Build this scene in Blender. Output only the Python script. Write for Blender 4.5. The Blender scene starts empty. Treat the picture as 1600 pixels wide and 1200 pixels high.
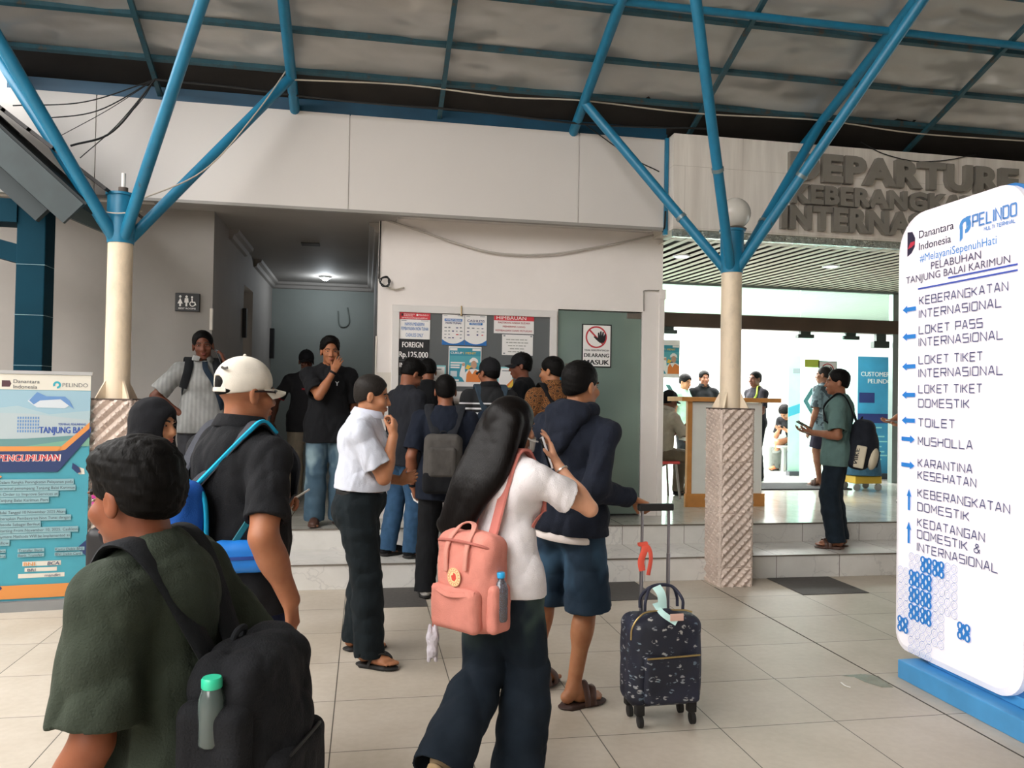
import bpy, bmesh, math, random
import numpy as np
from mathutils import Vector, Matrix

random.seed(7)
SC = bpy.context.scene
COL = SC.collection

# ------------------------------------------------------------------ camera
FPX = 1244.0                      # focal length in pixels of the 1600 x 1200 frame
EYE = np.array([0.0, 0.0, 1.58])


def _unit(v):
    v = np.array(v, float)
    return v / np.linalg.norm(v)


_cy = _unit([(571 - 800) / FPX, -(617 - 600) / FPX, -1.0])
_cx = np.array([(7566 - 800) / FPX, -(737 - 600) / FPX, -1.0])
_cx = _unit(_cx - _cy * (_cx @ _cy))
_cz = np.cross(_cx, _cy)
CAMR = np.stack([_cx, _cy, _cz])

cam_data = bpy.data.cameras.new('camera')
cam = bpy.data.objects.new('camera', cam_data)
COL.objects.link(cam)
_m = Matrix.Identity(4)
for _i in range(3):
    for _j in range(3):
        _m[_i][_j] = CAMR[_i][_j]
_m.translation = Vector(EYE)
cam.matrix_world = _m
cam_data.sensor_width = 36.0
cam_data.lens = FPX / 1600.0 * 36.0
cam_data.clip_start = 0.05
cam_data.clip_end = 300
SC.camera = cam

# ------------------------------------------------------------------ daylight: an overcast sky, no sun
world = bpy.data.worlds.new('overcast_sky')
SC.world = world
world.use_nodes = True
_bg = world.node_tree.nodes['Background']
_bg.inputs['Color'].default_value = (1.0, 0.975, 0.95, 1.0)
_bg.inputs['Strength'].default_value = 10.0

# ------------------------------------------------------------------ exposure
SC.view_settings.view_transform = 'Standard'
SC.view_settings.look = 'None'
SC.view_settings.exposure = -0.30
SC.view_settings.gamma = 1.0
SC.view_settings.use_curve_mapping = False
try:
    SC.cycles.use_denoising = True
    SC.cycles.denoiser = 'OPENIMAGEDENOISE'
    SC.cycles.max_bounces = 8
    SC.cycles.transparent_max_bounces = 12
    SC.cycles.sample_clamp_indirect = 6.0
except Exception:
    pass


def area_lamp(name, loc, size, power, color=(1, 1, 1), sy=None, rot=(0, 0, 0)):
    d = bpy.data.lights.new(name, 'AREA')
    d.energy = power
    d.color = color
    d.shape = 'RECTANGLE'
    d.size = size
    d.size_y = sy or size
    o = bpy.data.objects.new(name, d)
    o.location = loc
    o.rotation_euler = rot
    COL.objects.link(o)
    return o


# the hall behind the glass has bright ceiling panels; the toilet corridor one small spot
area_lamp('hall_ceiling_light', (6.0, 13.0, 3.34), 4.5, 1300, (1.0, 0.99, 0.97), 3.0)
area_lamp('porch_downlight', (5.4, 8.6, 3.16), 0.16, 9, (0.9, 0.93, 1.0))
area_lamp('porch_downlight', (3.45, 8.4, 3.16), 0.16, 9, (0.9, 0.93, 1.0))


# ================================================================== pixel helpers (photo pixel -> point on a real plane)
def ray(u, v):
    return CAMR @ np.array([(u - 800) / FPX, -(v - 600) / FPX, -1.0])


def PZ(u, v, z=0.0):
    r = ray(u, v)
    return EYE + r * (z - EYE[2]) / r[2]


def PY(u, v, y):
    r = ray(u, v)
    return EYE + r * y / r[1]


def PX(u, v, x):
    r = ray(u, v)
    return EYE + r * x / r[0]


# ================================================================== materials
def lin(c):
    if isinstance(c, str):
        c = c.lstrip('#')
        c = tuple(int(c[i:i + 2], 16) for i in (0, 2, 4))
    o = []
    for x in c[:3]:
        x = x / 255.0
        o.append(x / 12.92 if x <= 0.04045 else ((x + 0.055) / 1.055) ** 2.4)
    return (o[0], o[1], o[2], 1.0)


_MC = {}


class NT:
    """tiny node-tree helper"""
    def __init__(s, m):
        m.use_nodes = True
        s.t = m.node_tree
        s.b = s.t.nodes['Principled BSDF']

    def n(s, kind, **kw):
        o = s.t.nodes.new(kind)
        for k, v in kw.items():
            if hasattr(o, k):
                setattr(o, k, v)
            else:
                o.inputs[k.replace('_', ' ')].default_value = v
        return o

    def l(s, a, b):
        s.t.links.new(a, b)

    def ramp(s, fac, stops, interp='LINEAR'):
        r = s.n('ShaderNodeValToRGB')
        r.color_ramp.interpolation = interp
        e = r.color_ramp.elements
        while len(e) < len(stops):
            e.new(0.5)
        for i, (p, c) in enumerate(stops):
            e[i].position = p
            e[i].color = c
        s.l(fac, r.inputs[0])
        return r.outputs[0]

    def mix(s, fac, a, b, mode='MIX'):
        m = s.n('ShaderNodeMix', data_type='RGBA', blend_type=mode)
        for sock, val in ((m.inputs[0], fac), (m.inputs[6], a), (m.inputs[7], b)):
            if isinstance(val, (int, float, tuple)):
                sock.default_value = val
            else:
                s.l(val, sock)
        return m.outputs[2]

    def math(s, op, a, b=0.0):
        m = s.n('ShaderNodeMath', operation=op)
        for sock, val in ((m.inputs[0], a), (m.inputs[1], b)):
            if isinstance(val, (int, float)):
                sock.default_value = val
            else:
                s.l(val, sock)
        return m.outputs[0]

    def obj(s):
        return s.n('ShaderNodeTexCoord').outputs['Object']

    def mapped(s, scale=(1, 1, 1), rot=(0, 0, 0), loc=(0, 0, 0)):
        m = s.n('ShaderNodeMapping')
        m.inputs['Scale'].default_value = scale
        m.inputs['Rotation'].default_value = rot
        m.inputs['Location'].default_value = loc
        s.l(s.obj(), m.inputs[0])
        return m.outputs[0]

    def noise(s, scale, detail=3.0, vec=None, rough=0.5):
        n = s.n('ShaderNodeTexNoise')
        n.inputs['Scale'].default_value = scale
        n.inputs['Detail'].default_value = detail
        n.inputs['Roughness'].default_value = rough
        s.l(vec or s.obj(), n.inputs['Vector'])
        return n.outputs[0]

    def bump(s, height, strength=0.3, dist=0.01):
        b = s.n('ShaderNodeBump')
        b.inputs['Strength'].default_value = strength
        b.inputs['Distance'].default_value = dist
        s.l(height, b.inputs['Height'])
        s.l(b.outputs[0], s.b.inputs['Normal'])

    def color(s, sock):
        if isinstance(sock, tuple):
            s.b.inputs['Base Color'].default_value = sock
        else:
            s.l(sock, s.b.inputs['Base Color'])


def mat(name, c, rough=0.6, metal=0.0, var=0.06, vscale=4.0, bump=0.0, bscale=40.0, emit=0.0, spec=0.5, trans=0.0):
    if name in _MC:
        return _MC[name]
    m = bpy.data.materials.new(name)
    t = NT(m)
    base = lin(c)
    if var > 0:
        d = tuple(max(0, x * (1 - var)) for x in base[:3]) + (1.0,)
        b = tuple(min(1, x * (1 + var)) for x in base[:3]) + (1.0,)
        t.color(t.ramp(t.noise(vscale), [(0.3, d), (0.7, b)]))
    else:
        t.color(base)
    t.b.inputs['Roughness'].default_value = rough
    t.b.inputs['Metallic'].default_value = metal
    t.b.inputs['Specular IOR Level'].default_value = spec
    t.b.inputs['Transmission Weight'].default_value = trans
    if emit:
        t.b.inputs['Emission Color'].default_value = base
        t.b.inputs['Emission Strength'].default_value = emit
    if bump:
        t.bump(t.noise(bscale, 4.0), bump, 0.01)
    _MC[name] = m
    return m


def fabric(name, c, var=0.12, wr=0.35, wscale=9.0, fine=220.0, rough=0.92, sheen=0.0):
    """cloth: faint colour mottling, soft crease bump and a fine weave"""
    if name in _MC:
        return _MC[name]
    m = bpy.data.materials.new(name)
    t = NT(m)
    base = lin(c)
    d = tuple(x * (1 - var) for x in base[:3]) + (1.0,)
    b = tuple(min(1, x * (1 + var)) for x in base[:3]) + (1.0,)
    t.color(t.ramp(t.noise(14.0, 4.0), [(0.3, d), (0.7, b)]))
    t.b.inputs['Roughness'].default_value = rough
    t.b.inputs['Specular IOR Level'].default_value = 0.25
    t.b.inputs['Sheen Weight'].default_value = sheen
    v = t.mapped((1.0, 1.0, 0.55), (0.3, 0.5, 0.2))
    a = t.noise(wscale, 2.0, v)
    w = t.noise(fine, 1.0)
    h = t.math('ADD', a, t.math('MULTIPLY', w, 0.06))
    t.bump(h, min(1.0, wr * 1.6), 0.04)
    _MC[name] = m
    return m


def skin_mat(name, c):
    if name in _MC:
        return _MC[name]
    m = bpy.data.materials.new(name)
    t = NT(m)
    b = lin(c)
    d = (b[0] * 0.86, b[1] * 0.78, b[2] * 0.75, 1)
    t.color(t.ramp(t.noise(22.0, 4.0), [(0.3, d), (0.7, b)]))
    t.b.inputs['Roughness'].default_value = 0.52
    t.b.inputs['Specular IOR Level'].default_value = 0.35
    t.b.inputs['Subsurface Weight'].default_value = 0.08
    t.b.inputs['Subsurface Radius'].default_value = (0.012, 0.005, 0.003)
    t.bump(t.noise(240.0, 2.0), 0.05, 0.004)
    _MC[name] = m
    return m


def hair_mat(name, c, gloss=0.62):
    if name in _MC:
        return _MC[name]
    m = bpy.data.materials.new(name)
    t = NT(m)
    b = lin(c)
    d = tuple(x * 0.5 for x in b[:3]) + (1,)
    v = t.mapped((240, 240, 14))
    n = t.noise(1.0, 3.0, v)
    t.color(t.ramp(n, [(0.3, d), (0.7, b)]))
    t.b.inputs['Roughness'].default_value = gloss
    t.b.inputs['Specular IOR Level'].default_value = 0.12
    t.bump(n, 0.35, 0.004)
    _MC[name] = m
    return m


# ================================================================== object helpers
ORG = {}


def thing(name, label, cat, at=(0, 0, 0), group=None, kind=None):
    o = bpy.data.objects.new(name, None)
    o.empty_display_size = 0.1
    o.location = at
    COL.objects.link(o)
    o['label'] = label
    o['category'] = cat
    if group:
        o['group'] = group
    if kind:
        o['kind'] = kind
    ORG[o.name] = np.array(at, float)
    return o


def tag(o, label, cat, group=None, kind=None):
    o['label'] = label
    o['category'] = cat
    if group:
        o['group'] = group
    if kind:
        o['kind'] = kind
    return o


def structure(o, label=None):
    o['kind'] = 'structure'
    if label:
        o['label'] = label
        o['category'] = o.name.split('_')[0].split('.')[0]
    return o


def put(name, V, F, m, parent=None, smooth=False, label=None, at=None):
    """link world-space vertices V and faces F as ONE mesh object (relative to its thing's base)"""
    V = np.asarray(V, float)
    me = bpy.data.meshes.new(name)
    if parent is not None:
        org = ORG[parent.name]
    elif at is not None:
        org = np.array(at, float)
    else:
        org = np.array([(V[:, 0].min() + V[:, 0].max()) / 2, (V[:, 1].min() + V[:, 1].max()) / 2, V[:, 2].min()])
    V = V - org
    if isinstance(F, np.ndarray):
        n = len(F)
        me.vertices.add(len(V))
        me.vertices.foreach_set('co', V.astype(np.float32).ravel())
        me.loops.add(n * 4)
        me.loops.foreach_set('vertex_index', F.astype(np.int32).ravel())
        me.polygons.add(n)
        me.polygons.foreach_set('loop_start', np.arange(0, n * 4, 4, dtype=np.int32))
        me.polygons.foreach_set('loop_total', np.full(n, 4, np.int32))
        me.update(calc_edges=True)
    else:
        me.from_pydata([tuple(v) for v in V], [], F)
        me.update()
    if smooth:
        me.polygons.foreach_set('use_smooth', np.ones(len(me.polygons), bool))
    me.materials.append(m)
    o = bpy.data.objects.new(name, me)
    COL.objects.link(o)
    ORG[o.name] = org
    if parent is not None:
        o.parent = parent
    else:
        o.location = org
    if label:
        o['label'] = label
    return o


def catmull(pts, n=8):
    P = [np.array(p, float) for p in pts]
    if len(P) < 3:
        return [P[0] + (P[-1] - P[0]) * i / n for i in range(n + 1)]
    P = [2 * P[0] - P[1]] + P + [2 * P[-1] - P[-2]]
    out = []
    for i in range(1, len(P) - 2):
        for k in range(n):
            t = k / n
            a, b, c, d = P[i - 1], P[i], P[i + 1], P[i + 2]
            out.append(0.5 * ((2 * b) + (c - a) * t + (2 * a - 5 * b + 4 * c - d) * t * t + (3 * b - a - 3 * c + d) * t ** 3))
    out.append(P[-2])
    return out


class MB:
    """collects simple solids and links them as one mesh"""
    def __init__(s):
        s.V, s.F = [], []

    def add(s, V, F):
        o = len(s.V)
        s.V += [np.array(v, float) for v in V]
        s.F += [tuple(i + o for i in f) for f in F]
        return s

    def box(s, lo, hi, bev=0.0, ax=None, c=None):
        """axis box lo..hi; with ax (3 unit rows) lo/hi are local and c the origin"""
        lo, hi = np.array(lo, float), np.array(hi, float)
        if bev <= 0:
            V = [(x, y, z) for x in (lo[0], hi[0]) for y in (lo[1], hi[1]) for z in (lo[2], hi[2])]
            F = [(0, 1, 3, 2), (4, 6, 7, 5), (0, 4, 5, 1), (2, 3, 7, 6), (0, 2, 6, 4), (1, 5, 7, 3)]
        else:
            bm = bmesh.new()
            bmesh.ops.create_cube(bm, size=1.0)
            for v in bm.verts:
                v.co = Vector([(lo[i] + hi[i]) / 2 + v.co[i] * (hi[i] - lo[i]) for i in range(3)])
            bmesh.ops.bevel(bm, geom=bm.edges[:], offset=bev, segments=3, profile=0.5, affect='EDGES')
            bm.verts.index_update()
            V = [tuple(v.co) for v in bm.verts]
            F = [tuple(v.index for v in f.verts) for f in bm.faces]
            bm.free()
        if ax is not None:
            A = np.array(ax, float)
            V = [np.array(c) + np.array(v) @ A for v in V]
        return s.add(V, F)

    def tube(s, pts, r, n=10, cap=True, r1=None, flat=1.0):
        P = [np.array(p, float) for p in pts]
        m = len(P)
        T = [_unit(P[min(i + 1, m - 1)] - P[max(i - 1, 0)]) for i in range(m)]
        up = np.array([0, 0, 1.0]) if abs(T[0][2]) < 0.9 else np.array([1.0, 0, 0])
        a = _unit(np.cross(T[0], up))
        V = []
        for i in range(m):
            a = _unit(a - T[i] * (a @ T[i]))
            b = np.cross(T[i], a)
            ri = r if r1 is None else r + (r1 - r) * i / (m - 1)
            for k in range(n):
                t = 2 * math.pi * k / n
                V.append(P[i] + a * ri * math.cos(t) + b * ri * flat * math.sin(t))
        F = []
        for i in range(m - 1):
            for k in range(n):
                k2 = (k + 1) % n
                F.append((i * n + k, i * n + k2, (i + 1) * n + k2, (i + 1) * n + k))
        if cap:
            F.append(tuple(range(n - 1, -1, -1)))
            F.append(tuple((m - 1) * n + k for k in range(n)))
        return s.add(V, F)

    def lathe(s, c, prof, n=24, axis=(0, 0, 1)):
        """profile of (radius, height) about an axis through c"""
        A = _unit(axis)
        up = np.array([1.0, 0, 0]) if abs(A[0]) < 0.9 else np.array([0, 1.0, 0])
        a = _unit(np.cross(A, up))
        b = np.cross(A, a)
        c = np.array(c, float)
        V, F = [], []
        for r, h in prof:
            for k in range(n):
                t = 2 * math.pi * k / n
                V.append(c + A * h + (a * math.cos(t) + b * math.sin(t)) * r)
        for i in range(len(prof) - 1):
            for k in range(n):
                k2 = (k + 1) % n
                F.append((i * n + k, i * n + k2, (i + 1) * n + k2, (i + 1) * n + k))
        F.append(tuple(range(n - 1, -1, -1)))
        F.append(tuple((len(prof) - 1) * n + k for k in range(n)))
        return s.add(V, F)

    def prism(s, poly, d0, d1, O=(0, 0, 0), U=(1, 0, 0), Vv=(0, 0, 1), N=None):
        """2-D polygon (u,v) in the frame O,U,V extruded along N from d0 to d1"""
        O, U, Vv = np.array(O, float), np.array(U, float), np.array(Vv, float)
        N = np.cross(U, Vv) if N is None else np.array(N, float)
        n = len(poly)
        V = [O + U * p[0] + Vv * p[1] + N * d0 for p in poly] + [O + U * p[0] + Vv * p[1] + N * d1 for p in poly]
        F = [tuple(range(n - 1, -1, -1)), tuple(range(n, 2 * n))]
        for i in range(n):
            j = (i + 1) % n
            F.append((i, j, n + j, n + i))
        return s.add(V, F)

    def ribbon(s, pts, nrm, w, th, n=6, smooth=True):
        """flat strap along pts; nrm = outward normals at the control points"""
        P = catmull(pts, n) if smooth else [np.array(p, float) for p in pts]
        Nn = catmull(nrm, n) if smooth else [np.array(p, float) for p in nrm]
        m = len(P)
        V = []
        for i in range(m):
            T = _unit(P[min(i + 1, m - 1)] - P[max(i - 1, 0)])
            nn = Nn[i] - T * (Nn[i] @ T)
            nn = _unit(nn)
            sd = np.cross(T, nn)
            for a, b in ((-1, 0), (-0.8, 1), (0.8, 1), (1, 0), (0.8, -1), (-0.8, -1)):
                V.append(P[i] + sd * a * w / 2 + nn * b * th / 2)
        F = []
        for i in range(m - 1):
            for k in range(6):
                k2 = (k + 1) % 6
                F.append((i * 6 + k, (i + 1) * 6 + k, (i + 1) * 6 + k2, i * 6 + k2))
        F += [tuple(range(6)), tuple((m - 1) * 6 + k for k in range(5, -1, -1))]
        return s.add(V, F)

    def sphere(s, c, r, n=14, m=9):
        c = np.array(c, float)
        r = np.array(r if hasattr(r, '__len__') else (r, r, r), float)
        V, F = [c + np.array([0, 0, r[2]])], []
        for i in range(1, m):
            t = math.pi * i / m
            for k in range(n):
                p = 2 * math.pi * k / n
                V.append(c + r * np.array([math.sin(t) * math.cos(p), math.sin(t) * math.sin(p), math.cos(t)]))
        V.append(c - np.array([0, 0, r[2]]))
        for k in range(n):
            F.append((0, 1 + k, 1 + (k + 1) % n))
        for i in range(m - 2):
            for k in range(n):
                a, b = 1 + i * n + k, 1 + i * n + (k + 1) % n
                F.append((a, a + n, b + n, b))
        e = len(V) - 1
        for k in range(n):
            F.append((e, e - n + (k + 1) % n, e - n + k))
        return s.add(V, F)

    def build(s, name, m, parent=None, smooth=False, label=None, at=None):
        o = put(name, np.array(s.V), s.F, m, parent, False, label, at)
        bm = bmesh.new()
        bm.from_mesh(o.data)
        bmesh.ops.recalc_face_normals(bm, faces=bm.faces[:])
        bm.to_mesh(o.data)
        bm.free()
        if smooth:
            o.data.polygons.foreach_set('use_smooth', np.ones(len(o.data.polygons), bool))
            try:
                o.data.set_sharp_from_angle(angle=math.radians(42))
            except Exception:
                pass
        return o


# ------------------------------------------------------------------ lettering
def text_geo(body, size, bold=0.0, align='LEFT', shear=0.0, depth=0.0, space=1.0):
    """2-D outline of a line of text as (verts Nx3, faces); baseline at 0, capital height = size"""
    cu = bpy.data.curves.new('t', 'FONT')
    cu.body = body
    cu.size = size / 0.73
    cu.align_x = align
    cu.offset = bold * size
    cu.shear = shear
    cu.extrude = depth
    cu.space_character = space
    cu.resolution_u = 3
    ob = bpy.data.objects.new('t', cu)
    COL.objects.link(ob)
    dg = bpy.context.evaluated_depsgraph_get()
    me = bpy.data.meshes.new_from_object(ob.evaluated_get(dg))
    V = np.array([tuple(v.co) for v in me.vertices]) if len(me.vertices) else np.zeros((0, 3))
    F = [tuple(p.vertices) for p in me.polygons]
    bpy.data.objects.remove(ob)
    bpy.data.curves.remove(cu)
    bpy.data.meshes.remove(me)
    return V, F


class Sheet:
    """flat printed matter on the plane O + u U + v V; every colour layer becomes one child mesh"""
    def __init__(s, parent, O, U, V, n=None):
        s.p = parent
        s.O, s.U, s.V = np.array(O, float), _unit(U), _unit(V)
        s.N = np.cross(s.U, s.V) if n is None else np.array(n, float)
        s.layers = {}
        s.k = 0

    def _mb(s, key):
        if key not in s.layers:
            s.k += 1
            s.layers[key] = (MB(), 0.0012 + 0.0006 * s.k)
        return s.layers[key]

    def pt(s, u, v, d):
        return s.O + s.U * u + s.V * v + s.N * d

    def poly(s, key, pts):
        mb, d = s._mb(key)
        n = len(pts)
        mb.add([s.pt(u, v, d) for u, v in pts], [tuple(range(n))])

    def rect(s, key, u0, v0, u1, v1):
        s.poly(key, [(u0, v0), (u1, v0), (u1, v1), (u0, v1)])

    def disc(s, key, u, v, r, n=24, ry=None):
        ry = ry or r
        s.poly(key, [(u + r * math.cos(2 * math.pi * i / n), v + ry * math.sin(2 * math.pi * i / n)) for i in range(n)])

    def ring(s, key, u, v, r0, r1, n=32, a0=0.0, a1=2 * math.pi, sx=1.0):
        mb, d = s._mb(key)
        V, F = [], []
        for i in range(n + 1):
            t = a0 + (a1 - a0) * i / n
            for r in (r0, r1):
                V.append(s.pt(u + sx * r * math.cos(t), v + r * math.sin(t), d))
        for i in range(n):
            F.append((2 * i, 2 * i + 1, 2 * i + 3, 2 * i + 2))
        mb.add(V, F)

    def stroke(s, key, pts, w, closed=False, dd=0.0):
        mb, d = s._mb(key)
        d += dd
        P = [np.array(p, float) for p in pts]
        if closed:
            P = P + [P[0]]
        L = []
        for i in range(len(P)):
            a = P[i] - P[i - 1] if i > 0 else (P[1] - P[0] if not closed else P[0] - P[-2])
            b = P[i + 1] - P[i] if i < len(P) - 1 else (P[-1] - P[-2] if not closed else P[1] - P[0])
            a, b = a / (np.linalg.norm(a) + 1e-9), b / (np.linalg.norm(b) + 1e-9)
            na, nb = np.array([-a[1], a[0]]), np.array([-b[1], b[0]])
            m = na + nb
            m = m / max(np.linalg.norm(m), 1e-6)
            m = m / max(0.45, m @ na)
            L.append((P[i] + m * w / 2, P[i] - m * w / 2))
        V, F = [], []
        for a, b in L:
            V += [s.pt(a[0], a[1], d), s.pt(b[0], b[1], d)]
        for i in range(len(L) - 1):
            F.append((2 * i, 2 * i + 1, 2 * i + 3, 2 * i + 2))
        mb.add(V, F)

    def text(s, key, body, u, v, size, width=None, **kw):
        """baseline-left at (u,v) (or centre with align='CENTER'), capital height size, squeezed to width"""
        mb, d = s._mb(key)
        bold = max(0.0, kw.pop('bold', 0.0))
        V, F = text_geo(body, size, **kw)
        if not len(V):
            return
        sx = 1.0
        if width:
            w = V[:, 0].max() - V[:, 0].min()
            sx = width / max(w, 1e-6)
        x0 = V[:, 0].min() if kw.get('align', 'LEFT') == 'LEFT' else (V[:, 0].max() + V[:, 0].min()) / 2
        sh = [0.0] if bold < 0.004 else [0.0, bold * size * 0.8, -bold * size * 0.8]
        for i, du in enumerate(sh):
            mb.add([s.pt(u + (p[0] - x0) * sx + du, v + p[1], d + 0.0002 * i) for p in V], F)

    def done(s, mats, names=None, parent=None):
        out = {}
        for key, (mb, d) in s.layers.items():
            if mb.F:
                nm = (names or {}).get(key, 'print')
                o = put(nm, np.array(mb.V), mb.F, mats[key], parent or s.p)
                out[key] = o
        return out


# squared stroke alphabet used on the direction sign (unit cell 0..1 wide, 0..1 high)
SQ = {
    'A': [[(0, 0), (.42, 1), (.58, 1), (1, 0)], [(.16, .33), (.84, .33)]],
    'B': [[(0, 0), (0, 1), (.88, 1), (.88, .54), (0, .54)], [(.88, .54), (1, .5), (1, 0), (0, 0)]],
    'C': [[(1, 1), (.12, 1), (0, .88), (0, .12), (.12, 0), (1, 0)]],
    'D': [[(0, 0), (0, 1), (.85, 1), (1, .85), (1, .15), (.85, 0), (0, 0)]],
    'E': [[(1, 1), (0, 1), (0, 0), (1, 0)], [(0, .52), (.9, .52)]],
    'G': [[(1, .82), (1, 1), (0, 1), (0, 0), (1, 0), (1, .5), (.5, .5)]],
    'H': [[(0, 0), (0, 1)], [(1, 0), (1, 1)], [(0, .52), (1, .52)]],
    'I': [[(0, 0), (0, 1)]],
    'K': [[(0, 0), (0, 1)], [(.95, 1), (.3, .52), (0, .52)], [(.3, .52), (1, 0)]],
    'L': [[(0, 1), (0, 0), (1, 0)]],
    'M': [[(0, 0), (0, 1), (.5, .35), (1, 1), (1, 0)]],
    'N': [[(0, 0), (0, 1), (1, 0), (1, 1)]],
    'O': [[(.1, 0), (0, .1), (0, .9), (.1, 1), (.9, 1), (1, .9), (1, .1), (.9, 0), (.1, 0)]],
    'P': [[(0, 0), (0, 1), (1, 1), (1, .45), (0, .45)]],
    'R': [[(0, 0), (0, 1), (1, 1), (1, .48), (0, .48)], [(.5, .48), (1, 0)]],
    'S': [[(1, 1), (0, 1), (0, .52), (1, .52), (1, 0), (0, 0)]],
    'T': [[(.5, 0), (.5, 1)], [(0, 1), (1, 1)]],
    'U': [[(0, 1), (0, .1), (.1, 0), (.9, 0), (1, .1), (1, 1)]],
    'Y': [[(0, 1), (.5, .5), (1, 1)], [(.5, .5), (.5, 0)]],
    '&': [[(1, .45), (.55, 0), (.15, 0), (0, .15), (0, .35), (.75, .8), (.65, 1), (.35, 1), (.25, .8), (1, 0)]],
}


def sq_text(sh, key, body, u, v, size, width, w=None):
    """line of squared stroke lettering fitted to width"""
    w = w or size * 0.13
    units = []
    x = 0.0
    for ch in body:
        if ch == ' ':
            x += 0.7
            continue
        cw = 0.0 if ch == 'I' else 0.86
        units.append((ch, x, cw))
        x += cw + 0.34
    tot = x - 0.34
    k = width / tot
    for ch, x, cw in units:
        for i, pl in enumerate(SQ[ch]):
            sh.stroke(key, [(u + (x + p[0] * cw) * k, v + p[1] * size) for p in pl], w, False, 0.0002 * i)


# ================================================================== implicit surfaces: smooth unions of tapered limbs
def smin(a, b, k):
    h = np.maximum(k - np.abs(a - b), 0.0) / k
    return np.minimum(a, b) - h * h * k * 0.25


class P_:
    pass


def cone(a, b, ra, rb, n=None, q=1.0, k=0.02, fe=False):
    p = P_()
    p.t, p.a, p.b, p.ra, p.rb, p.k, p.fe = 'c', np.array(a, float), np.array(b, float), ra, rb, k, fe
    p.n, p.q = (None if n is None else _unit(n)), q
    r = max(ra, rb)
    p.lo = np.minimum(p.a, p.b) - r
    p.hi = np.maximum(p.a, p.b) + r
    return p


def ell(c, r, ax=None, k=0.02):
    p = P_()
    p.t, p.c, p.r, p.k = 'e', np.array(c, float), np.array(r, float), k
    p.ax = None if ax is None else np.array(ax, float)
    m = p.r.max()
    p.lo, p.hi = p.c - m, p.c + m
    return p


def rbox(c, half, rad, ax=None, k=0.01):
    p = P_()
    p.t, p.c, p.h, p.rad, p.k = 'b', np.array(c, float), np.array(half, float), rad, k
    p.ax = None if ax is None else np.array(ax, float)
    m = np.linalg.norm(p.h)
    p.lo, p.hi = p.c - m, p.c + m
    return p


def half(pt, n, k=0.008):
    """half space: everything on the +n side of pt (only for subtraction)"""
    p = P_()
    p.t, p.c, p.n, p.k = 'h', np.array(pt, float), _unit(n), k
    return p


def neg(p):
    p.neg = True
    return p


def _ev(p, X, Y, Z):
    if p.t == 'h':
        return (-((X - p.c[0]) * p.n[0] + (Y - p.c[1]) * p.n[1] + (Z - p.c[2]) * p.n[2])).astype(np.float32)
    if p.t == 'c':
        x, y, z = X - p.a[0], Y - p.a[1], Z - p.a[2]
        ba = p.b - p.a
        L2 = ba @ ba + 1e-12
        if p.n is not None and p.q != 1.0:
            g = (x * p.n[0] + y * p.n[1] + z * p.n[2]) * (1.0 / p.q - 1.0)
            x, y, z = x + g * p.n[0], y + g * p.n[1], z + g * p.n[2]
        al = (x * ba[0] + y * ba[1] + z * ba[2]) / L2
        t = np.clip(al, 0, 1)
        d = np.sqrt((x - t * ba[0]) ** 2 + (y - t * ba[1]) ** 2 + (z - t * ba[2]) ** 2) - (p.ra + (p.rb - p.ra) * t)
        if p.fe:
            d = np.maximum(d, (al - 1.0) * math.sqrt(L2))
        return d
    x, y, z = X - p.c[0], Y - p.c[1], Z - p.c[2]
    if p.ax is not None:
        A = p.ax
        x, y, z = (x * A[0, 0] + y * A[0, 1] + z * A[0, 2], x * A[1, 0] + y * A[1, 1] + z * A[1, 2], x * A[2, 0] + y * A[2, 1] + z * A[2, 2])
    if p.t == 'e':
        r = p.r
        k0 = np.sqrt((x / r[0]) ** 2 + (y / r[1]) ** 2 + (z / r[2]) ** 2)
        k1 = np.sqrt((x / r[0] ** 2) ** 2 + (y / r[1] ** 2) ** 2 + (z / r[2] ** 2) ** 2)
        return k0 * (k0 - 1.0) / np.maximum(k1, 1e-6)
    hx, hy, hz = p.h - p.rad
    qx, qy, qz = np.abs(x) - hx, np.abs(y) - hy, np.abs(z) - hz
    return np.sqrt(np.maximum(qx, 0) ** 2 + np.maximum(qy, 0) ** 2 + np.maximum(qz, 0) ** 2) + np.minimum(np.maximum(qx, np.maximum(qy, qz)), 0) - p.rad


def wrinkle(X, Y, Z, amp, f=26.0, seed=0):
    """folds: a few soft ridges running in random directions"""
    rs = np.random.RandomState(seed)
    s = 0.0
    f = f * 2.6
    for i in range(4):
        d = rs.randn(3)
        d[2] *= 0.9
        d = d / np.linalg.norm(d) * f * (0.55 + 0.3 * i)
        e = rs.randn(3)
        e = e / np.linalg.norm(e) * f * 0.5
        ph = X * d[0] + Y * d[1] + Z * d[2] + rs.rand() * 6 + 1.3 * np.sin(X * e[0] + Y * e[1] + Z * e[2])
        s = s + (1.0 - 2.0 * np.abs(np.sin(ph * 0.5)) ** 0.8) / (1 + 0.35 * i)
    return (amp * s / 2.0).astype(np.float32)


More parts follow.
